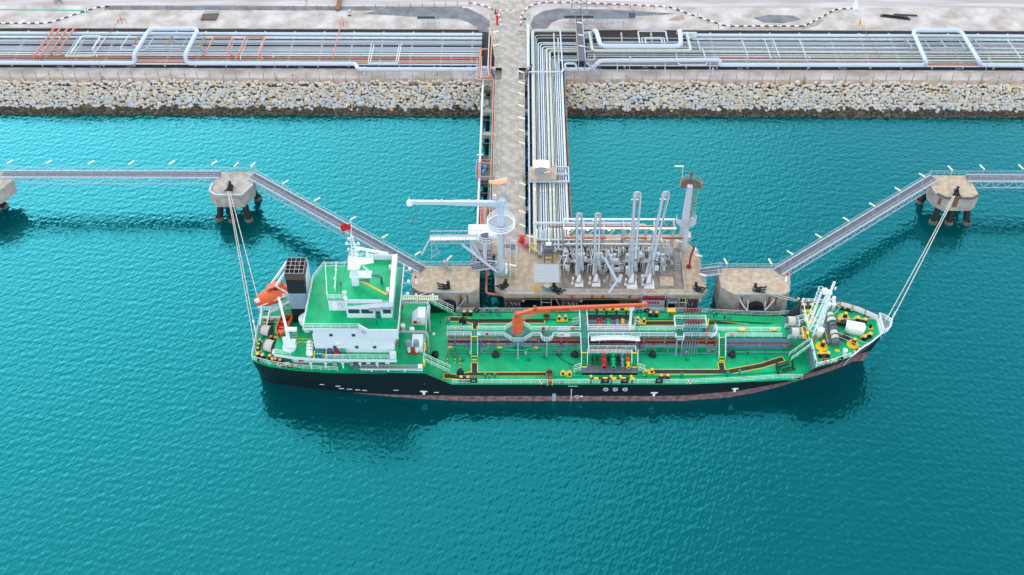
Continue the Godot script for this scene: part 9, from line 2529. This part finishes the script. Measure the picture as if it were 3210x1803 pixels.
	for i in lp.size():
		var q: Array = lp[i]
		var x: float = q[0][0].x
		tag(put("expansion_loop", MB.new().pipe(q[0], q[1], 0.45, 10), pm[q[2]]), word[q[2]] + " pipe loop " + ("left" if x < 0 else "right") + " of the jetty, " + nth(i) + " loop from the far left", "pipe loop", "raised pipe loops")
	# steel frames under the loops
	var fr = [[Vector3(-83.19,6.9,-69.47),Vector3(-83.72,6.9,-66.07),Vector3(-75.84,6.9,-69.7),Vector3(-76.4,6.9,-66.11),Vector3(-68.63,6.9,-69.55),Vector3(-68.93,6.9,-65.97)],[Vector3(85.07,6.9,-69.59),Vector3(85.84,6.9,-66.13),Vector3(92.5,6.9,-69.63),Vector3(93.19,6.9,-66.16),Vector3(99.92,6.9,-69.67),Vector3(100.89,6.9,-66.07)]]
	for s in 2:
		var f: Array = fr[s]
		var t = thing("loop_frame", "steel portal frame carrying the big blue pipe loop " + ["at the left", "at the right"][s], "pipe frame", Vector3(f[2].x, 4.5, f[2].z))
		for k in 6:
			put("frame_post", MB.new().bar(Vector3(f[k].x, 4.5, f[k].z), f[k], 0.2, 0.2), M.steel, t)
		for k in 3:
			put("frame_beam", MB.new().bar(f[k * 2], f[k * 2 + 1], 0.24, 0.22), M.post_yellow if s == 0 else M.steel, t)
		for k in 2:
			put("frame_beam", MB.new().bar(f[k], f[k + 2], 0.18, 0.18).bar(f[k + 2], f[k + 4], 0.18, 0.18), M.galv, t)
	# salmon risers at the jetty's left rail, where the fire main turns out to sea
	var rs = [[[Vector3(-6.49,7.0,-72.98),Vector3(-6.1,7.0,-72.98),Vector3(-6.2,7.0,-57.59),Vector3(-5.77,5.6,-56.35)],0.14,2],[[Vector3(-5.51,7.4,-73.35),Vector3(-5.68,7.0,-57.95),Vector3(-5.87,5.8,-56.07)],0.13,4],[[Vector3(-6.37,6.4,-65.9),Vector3(-7.87,6.4,-65.82),Vector3(-8.08,5.8,-56.41),Vector3(-5.14,5.6,-56.35)],0.2,4],[[Vector3(-7.67,6.2,-63.41),Vector3(-7.65,5.9,-55.92)],0.08,1],[[Vector3(-8.65,6.4,-62.57),Vector3(-8.59,5.8,-55.71),Vector3(-5.13,5.6,-55.89)],0.06,0]]
	for i in rs.size():
		tag(put("riser_pipe", MB.new().pipe(rs[i][0], rs[i][1], 0.4, 10), pm[rs[i][2]]), word[rs[i][2]] + " pipe bend beside the jetty entrance's left rail, " + ordinal(i) + " of the group", "pipe", "pipe bends beside the jetty entrance")
	tag(put("lead_off_pipe", MB.new().pipe([Vector3(-39.13,6.0,-77.46),Vector3(-39.47,6.4,-73.13),Vector3(-39.77,6.4,-63.88),Vector3(-39.79,5.5,-63.14)], 0.12, 0.4, 8), M.pipe_salmon), "salmon pipe crossing the corridor to a hydrant in the middle of the left yard", "pipe")
	tag(put("lead_off_pipe", MB.new().cyl(Vector3(-89.88,5.6,-78.0), Vector3(-91.03,6.3,-64.49), 0.06, 6), M.pipe_red), "thin red pipe slanting across the left corridor below the small hydrant", "pipe")
	tag(put("lead_off_pipe", MB.new().cyl(Vector3(77.09,5.6,-77.76), Vector3(78.28,6.3,-63.28), 0.06, 6), M.pipe_red), "thin red pipe slanting across the right corridor below the yellow hydrant", "pipe")
	# footbridge over the corridor
	var fb = thing("pipe_footbridge", "grey grating footbridge crossing over the pipe corridor right of the jetty road", "footbridge", Vector3(13.73,8.0,-66.47))
	var p0 = Vector3(13.63,8.0,-75.07)
	var p1 = Vector3(13.79,8.0,-59.32)
	var n = 12
	for k in n:
		put("deck_panel", MB.new().box((p0 as Vector3).lerp(p1, (k + 0.5) / n), Vector3(1.35, 0.08, (p1.z - p0.z) / n - 0.04)), M.grating, fb)
	for e in [-0.75, 0.75]:
		put("side_beam", MB.new().bar(p0 + Vector3(e, -0.1, 0), p1 + Vector3(e, -0.1, 0), 0.14, 0.34), M.galv, fb)
		put("handrail", MB.new().rail([p0 + Vector3(e, 0, 0), p1 + Vector3(e, 0, 0)], 1.1, 2, 1.6, 0.05), M.post_yellow if e < 0 else M.galv, fb)
	for k in 4:
		var q: Vector3 = (p0 as Vector3).lerp(p1, k / 3.0)
		put("leg", MB.new().bar(q + Vector3(-0.7, 0, 0), Vector3(q.x - 0.7, 4.5, q.z), 0.16, 0.16).bar(q + Vector3(0.7, 0, 0), Vector3(q.x + 0.7, 4.5, q.z), 0.16, 0.16), M.steel, fb)
	put("stair", MB.new().ladder(Vector3(17.86,4.5,-59.06), Vector3(14.62,8.0,-58.97), 0.9, 0.28), M.galv, fb)
	put("stair_rail", MB.new().rail([Vector3(17.95,4.5,-58.7), Vector3(14.61,8.0,-58.61)], 1.0, 2, 1.4, 0.05).rail([Vector3(18.11,4.5,-59.78), Vector3(14.74,8.0,-59.33)], 1.0, 2, 1.4, 0.05), M.galv, fb)
	for i in 3:
		var q = [Vector3(13.66,9.6,-71.28),Vector3(13.7,9.6,-66.53),Vector3(13.73,9.6,-62.46)][i]
		put("bridge_lamp", MB.new().cyl(q + Vector3(-0.6, 0.1, -0.1), q + Vector3(0.5, 0, 0.1), 0.13, 8).bar(q + Vector3(0.6, 0, 0.1), q + Vector3(0.7, -1.6, 0.1), 0.05, 0.05), M.tube_cream, fb)
	# lattice floodlight mast
	var mb = Vector3(13.96,4.5,-80.62)
	var lm = thing("lattice_mast", "four-legged steel lattice mast rising off the top edge behind the footbridge", "mast", mb)
	var lt = MB.new()
	for e in [[-1.9, -0.6], [1.9, -0.6], [-1.9, 1.2], [1.9, 1.2]]:
		lt.bar(mb + Vector3(e[0], 0, e[1]), mb + Vector3(e[0] * 0.25, 26.0, e[1] * 0.25 + 0.2), 0.16, 0.16)
	for k in 11:
		var y = k * 2.2
		var s = lerpf(1.9, 0.5, y / 24.0)
		var s2 = lerpf(1.9, 0.5, (y + 2.2) / 24.0)
		lt.bar(mb + Vector3(-s, y, 1.2 * s / 1.9), mb + Vector3(s2, y + 2.2, 1.2 * s2 / 1.9), 0.08, 0.08).bar(mb + Vector3(s, y, 1.2 * s / 1.9), mb + Vector3(-s2, y + 2.2, 1.2 * s2 / 1.9), 0.08, 0.08).bar(mb + Vector3(-s, y, -0.5 * s), mb + Vector3(-s2, y + 2.2, 1.0 * s2 / 1.9), 0.08, 0.08).bar(mb + Vector3(s, y, -0.5 * s), mb + Vector3(s2, y + 2.2, 1.0 * s2 / 1.9), 0.08, 0.08)
	put("lattice", lt, M.steel, lm)
	put("ladder_strip", MB.new().bar(mb + Vector3(0.3, 0.2, 0.9), mb + Vector3(0.2, 24.0, 0.5), 0.1, 0.4), M.ship_blue, lm)
	put("mast_lamp", MB.new().cyl(mb + Vector3(-0.9, 3.6, 0.8), mb + Vector3(0.5, 3.6, 0.9), 0.15, 8), M.tube_cream, lm)


func fences() -> void:
	for s in 2:
		var xs = [-110.89,-107.97,-105.18,-102.47,-99.57,-96.71,-94.07,-91.17,-88.67,-84.86,-82.0,-79.04,-76.35,-73.64,-70.74,-68.1,-65.35,-62.53,-59.78,-56.92,-53.98,-51.55,-47.75,-44.75,-42.08,-39.13,-36.44,-33.65,-30.9,-28.09,-25.13,-22.28,-19.7,-16.93,-14.21,-11.5] if s == 0 else [12.23,14.7,17.66,20.15,23.19,26.63,29.59,32.55,35.51,38.25,41.0,43.7,46.59,49.3,52.17,54.95,58.0,60.91,64.28,67.25,69.83,72.83,75.67,78.4,81.37,84.06,87.05,89.81,92.47,95.94,98.56,102.23,104.94,107.68]
		var z = -56.75
		var t = thing("shore_fence", "line of rusty cranked fence posts and wires along the shore " + ["left", "right"][s] + " of the jetty", "fence", Vector3(-60 if s == 0 else 60, 4.3, z))
		for i in xs.size():
			var x: float = xs[i]
			put("fence_post", MB.new().bar(Vector3(x, 4.25, z), Vector3(x, 6.3, z), 0.11, 0.11).bar(Vector3(x, 6.3, z), Vector3(x, 6.65, z - 0.35), 0.09, 0.09).box(Vector3(x, 4.3, z), Vector3(0.35, 0.12, 0.35)), M.post_yellow, t)
			if i % 9 == 4 and i > 0 and i < xs.size() - 1:
				put("fence_brace", MB.new().bar(Vector3(x, 6.0, z), Vector3(xs[i - 1], 4.4, z), 0.06, 0.06).bar(Vector3(x, 6.0, z), Vector3(xs[i + 1], 4.4, z), 0.06, 0.06), M.post_yellow, t)
		var w = MB.new()
		for y in [4.6, 5.4, 6.2]:
			w.cyl(Vector3(xs[0], y, z), Vector3(xs[-1], y, z), 0.012, 4)
		put("fence_wires", w, M.rusty, t)
	# tall lamp poles behind the fence
	var lp = [Vector3(-88.19,4.3,-56.57),Vector3(-51.14,4.3,-56.56),Vector3(-13.83,4.3,-56.75),Vector3(23.7,4.3,-56.35),Vector3(61.19,4.3,-56.72),Vector3(98.71,4.3,-56.41)]
	var nm = ["leftmost", "second from the left", "just left of the jetty", "just right of the jetty", "second from the right", "rightmost"]
	for i in 6:
		var p: Vector3 = lp[i]
		var t = thing("lamp_pole", "thin grey lamp pole with yellow foot at the shore fence, " + nm[i], "lamp pole", p, "lamp poles along the shore fence")
		put("pole", MB.new().cone(p, p + Vector3(0, 6.4, 0), 0.08, 0.05, 8), M.galv, t)
		put("foot", MB.new().bar(p + Vector3(-0.35, 0, 0), p + Vector3(-0.05, 1.5, 0), 0.09, 0.09).bar(p + Vector3(0.35, 0, 0), p + Vector3(0.05, 1.5, 0), 0.09, 0.09).box(p + Vector3(0, 0.35, 0), Vector3(0.5, 0.6, 0.3)), M.post_yellow, t)
		put("lamp_head", MB.new().box(p + Vector3(0, 6.45, -0.25), Vector3(0.25, 0.14, 0.7)), M.galv, t)


func yard_things() -> void:
	# hydrants with hoops
	for q in [[Vector3(-89.46,4.5,-78.41), "small rusty hydrant with a yellow hoop in the left part of the yard", M.post_yellow], [Vector3(-39.27,4.5,-77.76), "orange hydrant standing in the middle of the left yard", M.pipe_salmon], [Vector3(77.16,4.5,-78.25), "yellow hydrant with a pipe hoop in the right part of the yard", M.yellow]]:
		var p: Vector3 = q[0]
		var h = thing("yard_hydrant", q[1], "hydrant", p, "hydrants in the yard")
		put("standpipe", MB.new().cyl(p, p + Vector3(0, 1.5, 0), 0.12, 8).cyl(p + Vector3(0, 1.3, 0), p + Vector3(-0.1, 2.3, 0), 0.07, 6), M.pipe_salmon, h)
		put("hoop", MB.new().pipe([p + Vector3(-0.7, 0, 0.2), p + Vector3(-0.7, 1.0, 0.2), p + Vector3(1.1, 1.0, 0.2), p + Vector3(1.1, 0, 0.2)], 0.07, 0.2, 6), q[2], h)
	# sump cover, gratings, cabinets
	tag(put("sump_cover", MB.new().prism([Vector2(-71.73, -81.99), Vector2(-68.2, -82.21), Vector2(-68.36, -79.59), Vector2(-71.84, -79.57)], 4.5, 4.75), M.soot), "dark square sump cover below the short green line in the left yard", "sump cover")
	tag(put("drain_box", MB.new().box(Vector3(-38.45,4.6,-83.43), Vector3(0.8, 0.3, 0.8)), M.steel), "small grey drain box beside the fallen steel beam", "drain box")
	tag(put("drain_cover", MB.new().box(Vector3(-38.28,4.55,-81.68), Vector3(0.75, 0.12, 0.5)), M.soot), "small dark drain cover below the grey drain box", "drain cover")
	tag(put("steel_beam", MB.new().bar(Vector3(-41.14,4.8,-89.31), Vector3(-41.16,4.8,-83.51), 0.9, 0.5), M.rusty), "rust-brown steel beam lying across the road edge at the top", "steel beam")
	var rp = put("red_post", MB.new().bar(Vector3(-49.15,4.5,-84.14), Vector3(-48.19,6.6,-81.0), 0.12, 0.12).box(Vector3(-48.32,5.5,-84.84), Vector3(0.5, 0.15, 0.15)).box(Vector3(-48.43,6.0,-85.29), Vector3(0.6, 0.15, 0.15)), M.dark_red)
	tag(rp, "thin dark red signal post at the quay road left of the steel beam", "post")
	for q in [[Vector3(-22.5,4.5,-77.84), Vector3(-17.47,4.5,-77.87), "grey equipment rack with dark gauges left of the jetty entrance"], [Vector3(10.48,4.5,-78.21), Vector3(25.14,4.5,-78.29), "long grey equipment rack with dark gauges behind the footbridge"]]:
		var a: Vector3 = q[0]
		var b: Vector3 = q[1]
		var c = thing("instrument_rack", q[2], "equipment rack", (a + b) / 2)
		put("back_panel", MB.new().bar(a + Vector3(0, 1.9, -0.3), b + Vector3(0, 1.9, -0.3), 1.4, 0.08), M.drum_grey, c)
		var n = int((b - a).length() / 1.2)
		for k in n + 1:
			put("rack_post", MB.new().bar(a.lerp(b, float(k) / n) + Vector3(0, 0, 0.3), a.lerp(b, float(k) / n) + Vector3(0, 1.6, 0.3), 0.09, 0.09), M.galv, c)
		for k in mini(n * 2, 14):
			put("gauge", MB.new().cyl(a.lerp(b, (k + 0.6) / (n * 2.6)) + Vector3(0, 1.9, -0.2), a.lerp(b, (k + 0.6) / (n * 2.6)) + Vector3(0, 2.15, -0.1), 0.2, 8), M.black, c)
		put("rack_shelf", MB.new().bar(a + Vector3(0, 0.8, 0.1), b + Vector3(0, 0.8, 0.1), 0.5, 0.06), M.galv, c)
	# jetty gate: barrier arm, kiosk post and signs
	var bg = thing("barrier_gate", "red and white barrier arm closed across the jetty entrance", "barrier", Vector3(-5.04,4.5,-83.76))
	put("gate_post", MB.new().box(Vector3(-5.01,5.1,-82.63), Vector3(0.4, 1.2, 0.4)), M.pipe_red, bg)
	for k in 6:
		put("arm_section", MB.new().bar((Vector3(-4.89,5.6,-82.26) as Vector3).lerp(Vector3(-0.5,5.6,-82.48), k / 6.0), (Vector3(-4.89,5.6,-82.26) as Vector3).lerp(Vector3(-0.5,5.6,-82.48), (k + 1) / 6.0), 0.1, 0.12), M.white if k % 2 else M.pipe_red, bg)
	put("arm_rest", MB.new().box(Vector3(-0.38,5.0,-82.4), Vector3(0.1, 1.1, 0.1)), M.post_yellow, bg)
	tag(put("extinguisher_post", MB.new().box(Vector3(-4.55,5.3,-78.31), Vector3(0.4, 1.7, 0.4)).box(Vector3(-4.55,6.2,-78.92), Vector3(0.5, 0.6, 0.5)), M.red), "red extinguisher post at the left of the jetty entrance", "extinguisher post")
	var sg = thing("notice_sign", "grey notice sign on a post at the right of the jetty entrance", "sign", Vector3(1.6,4.5,-77.38))
	put("sign_post", MB.new().bar(Vector3(1.6,4.5,-77.38), Vector3(1.6,4.5,-77.38) + Vector3(0, 2.2, 0), 0.08, 0.08), M.steel, sg)
	put("sign_board", MB.new().box(Vector3(1.6,4.5,-77.38) + Vector3(0, 2.1, 0.06), Vector3(0.85, 0.6, 0.05)), M.drum_grey, sg)
	tag(put("barrier_rail", MB.new().rail([Vector3(-0.07,5.2,-73.0),Vector3(1.85,5.2,-73.01)], 1.0, 2, 0.9, 0.06), M.rusty), "short rusty guard rail on the right edge of the jetty entrance", "guard rail")
	var wp = put("white_post_box", MB.new().prism([Vector2(2.4 - 0.3, -59.95), Vector2(2.4 + 0.3, -59.95), Vector2(2.4 + 0.3, -76.51), Vector2(2.4 - 0.3, -76.51)], 5.3, 6.0), M.pipe_blue)
	tag(wp, "long pale blue duct along the right edge of the jetty entrance", "duct")
	tag(put("dark_planks", MB.new().bar(Vector3(82.79,4.6,-82.2), Vector3(89.23,4.6,-80.78), 0.8, 0.2).bar(Vector3(85.88,4.6,-82.7), Vector3(91.19,4.6,-82.24), 0.45, 0.16).bar(Vector3(83.31,4.8,-82.28), Vector3(88.74,4.8,-81.2), 0.35, 0.2), M.black), "heap of dark planks lying on the bare yard at the right", "plank heap")
	tag(put("white_cone_frame", MB.new().cone(Vector3(77.55,4.5,-85.01), Vector3(77.46,4.5,-85.26) + Vector3(0, 3.2, 0), 0.7, 0.1, 4), M.white), "white tapering frame standing at the end of the right striped kerb", "marker")
	# black tank and box near the asphalt bend
	tag(put("black_cabinet", MB.new().box(Vector3(26.04,5.2,-81.62), Vector3(1.5, 1.3, 1.0)), M.drum_grey), "dark broken cabinet on the asphalt bend right of the lattice mast", "cabinet")
	for i in 5:
		var q = [Vector3(-98.72,4.6,-61.37),Vector3(-91.5,4.6,-61.23),Vector3(-83.76,4.6,-61.56),Vector3(-55.84,4.6,-61.23),Vector3(-46.74,4.6,-61.28)][i]
		tag(put("pipe_shoe", MB.new().box(q, Vector3(1.2, 0.7, 0.5)), M.drum_grey), "dark pipe shoe at the left corridor's seaward edge, " + ordinal(i) + " from the left", "pipe shoe", "pipe shoes along the corridor edge")
	for i in 4:
		var q = [Vector3(48.03,4.6,-61.38),Vector3(70.47,4.6,-61.49),Vector3(95.09,4.6,-61.62),Vector3(27.62,4.6,-61.85)][i]
		tag(put("pipe_shoe", MB.new().box(q, Vector3(1.2, 0.7, 0.5)), M.drum_grey), "dark pipe shoe at the right corridor's seaward edge, " + ["second from the left", "third from the left", "rightmost", "leftmost"][i], "pipe shoe", "pipe shoes along the corridor edge")
	for i in 8:
		var q = [Vector3(-32.85,4.4,-59.47),Vector3(-25.33,4.4,-59.51),Vector3(-17.88,4.4,-59.55),Vector3(-10.43,4.4,-59.59),Vector3(21.57,4.4,-60.65),Vector3(31.82,4.4,-60.71),Vector3(41.9,4.4,-59.32),Vector3(41.57,4.4,-61.12)][i]
		tag(put("support_trestle", MB.new().bar(Vector3(q.x, 4.3, q.z), Vector3(q.x, 5.5 if i < 4 else 6.3, q.z - (1.2 if i < 4 else 0.2)), 0.22, 0.2).box(Vector3(q.x, 4.4, q.z), Vector3(0.6, 0.2, 0.6)), M.pipe_grey), "grey raking steel support under the thick blue pipe, " + ordinal(i) + " from the left", "pipe support", "steel supports under the thick blue pipes")
	# the cyclist cut by the top edge
	var bp = Vector3(-105.97,4.5,-86.44)
	var by = thing("bicycle", "bicycle being ridden along the quay road at the top left edge", "bicycle", bp)
	for e in [-0.62, 0.62]:
		var wh = put("wheel", MB.new().ring(bp + Vector3(e, 0.42, 0), Vector3.BACK, 0.36, 0.05, 18), M.rubber, by)
		var sp = MB.new()
		for k in 6:
			sp.bar(bp + Vector3(e, 0.42, 0), bp + Vector3(e + 0.34 * cos(k * PI / 3), 0.42 + 0.34 * sin(k * PI / 3), 0), 0.02, 0.02)
		put("spokes", sp, M.steel, wh)
	put("bike_frame", MB.new().bar(bp + Vector3(-0.62, 0.42, 0), bp + Vector3(-0.05, 0.4, 0), 0.05, 0.05).bar(bp + Vector3(-0.05, 0.4, 0), bp + Vector3(-0.2, 0.95, 0), 0.05, 0.05).bar(bp + Vector3(-0.15, 0.85, 0), bp + Vector3(0.42, 0.9, 0), 0.05, 0.05).bar(bp + Vector3(-0.05, 0.4, 0), bp + Vector3(0.42, 0.85, 0), 0.05, 0.05).bar(bp + Vector3(0.62, 0.42, 0), bp + Vector3(0.42, 1.05, 0), 0.05, 0.05), M.drum_grey, by)
	put("handlebar", MB.new().bar(bp + Vector3(0.4, 1.08, -0.28), bp + Vector3(0.4, 1.08, 0.28), 0.05, 0.05), M.black, by)
	put("saddle", MB.new().box(bp + Vector3(-0.22, 0.98, 0), Vector3(0.28, 0.07, 0.16)), M.black, by)
	tag(person(bp + Vector3(-0.2, 0.13, 0), PI / 2, 0.35, M.red, M.yellow, true), "person in red riding a bicycle on the quay road at the top left edge", "person")



func rope(pts: Array, r: float, label: String) -> void:
	var p = []
	var a: Vector3 = pts[0]
	var b: Vector3 = pts[1]
	var sag: float = pts[2]
	for i in 15:
		var u = i / 14.0
		p.append(a.lerp(b, u) - Vector3(0, sag * 4.0 * u * (1.0 - u), 0))
	tag(put("mooring_rope", MB.new().pipe(p, r, 0.0, 6), M.rope), label, "mooring rope", "mooring ropes")


func moorings() -> void:
	var h = Vector3(-54.18,7.2,-17.98)
	rope([h, Vector3(-42.9, 8.0, 14.8), 0.5], 0.07, "pale mooring rope from the left octagonal dolphin to the tanker's stern, rightmost of the three")
	rope([h + Vector3(-0.3, 0, 0), Vector3(-42.9, 7.9, 20.6), 0.6], 0.07, "pale mooring rope from the left octagonal dolphin to the tanker's stern, middle of three")
	rope([h + Vector3(-0.5, 0, 0), Vector3(-42.9, 7.9, 22.5), 0.8], 0.07, "pale mooring rope from the left octagonal dolphin to the tanker's stern, leftmost of the three")
	var k = Vector3(82.5,7.2,-17.48)
	rope([k, Vector3(62.2, 9.2, 17.2), 0.7], 0.08, "pale mooring rope from the right octagonal dolphin to the tanker's bow, upper of two")
	rope([k + Vector3(-0.35, 0, 0.1), Vector3(61.6, 9.2, 16.6), 1.1], 0.08, "pale mooring rope from the right octagonal dolphin to the tanker's bow, lower of two")
	rope([Vector3(-13.49,7.0,6.57), Vector3(-18.8, 7.9, 10.6), 0.15], 0.06, "pale mooring rope from the left breasting dolphin to the tanker's deckhouse, upper of two")
	rope([Vector3(-13.48,7.0,6.73), Vector3(-19.6, 7.6, 10.6), 0.35], 0.06, "pale mooring rope from the left breasting dolphin to the tanker's deckhouse, lower of two")
	rope([Vector3(43.13,7.0,7.27), Vector3(49.8, 7.8, 10.8), 0.1], 0.06, "pale mooring rope from the right breasting dolphin to the tanker's bow, upper of two")
	rope([Vector3(42.98,7.0,7.48), Vector3(49.3, 7.8, 10.6), 0.5], 0.06, "pale mooring rope from the right breasting dolphin to the tanker's bow, sagging lower of two")
	# inboard leads on the ship's decks
	rope([Vector3(-39.4, 8.3, 21.9), Vector3(-42.6, 7.8, 22.5), 0.0], 0.05, "rope leading from the stern winch to the rollers at the tanker's near stern corner")
	rope([Vector3(-39.4, 8.2, 22.9), Vector3(-42.6, 7.8, 19.9), 0.0], 0.05, "rope leading from the white stern winch drum across the tanker's aft deck")
	rope([Vector3(-39.2, 8.3, 16.3), Vector3(-42.3, 7.8, 15.9), 0.0], 0.05, "rope leading from the stern winch to the far stern rollers under the lifeboat ramp")
	rope([Vector3(53.2, 8.6, 19.2), Vector3(57.2, 8.6, 21.6), 0.0], 0.05, "rope leading from the windlass across the yellow disc to the near bow rollers")
	rope([Vector3(53.2, 8.6, 18.2), Vector3(57.9, 8.7, 20.9), 0.0], 0.05, "rope leading from the windlass past the white cover to the near bow edge")
	rope([Vector3(53.3, 8.6, 14.6), Vector3(55.2, 8.4, 12.4), 0.0], 0.05, "rope leading from the windlass to the far bow rollers")
	rope([Vector3(53.3, 8.6, 15.2), Vector3(60.2, 8.9, 15.6), 0.0], 0.05, "rope leading from the windlass past the far bollards to the bow front")
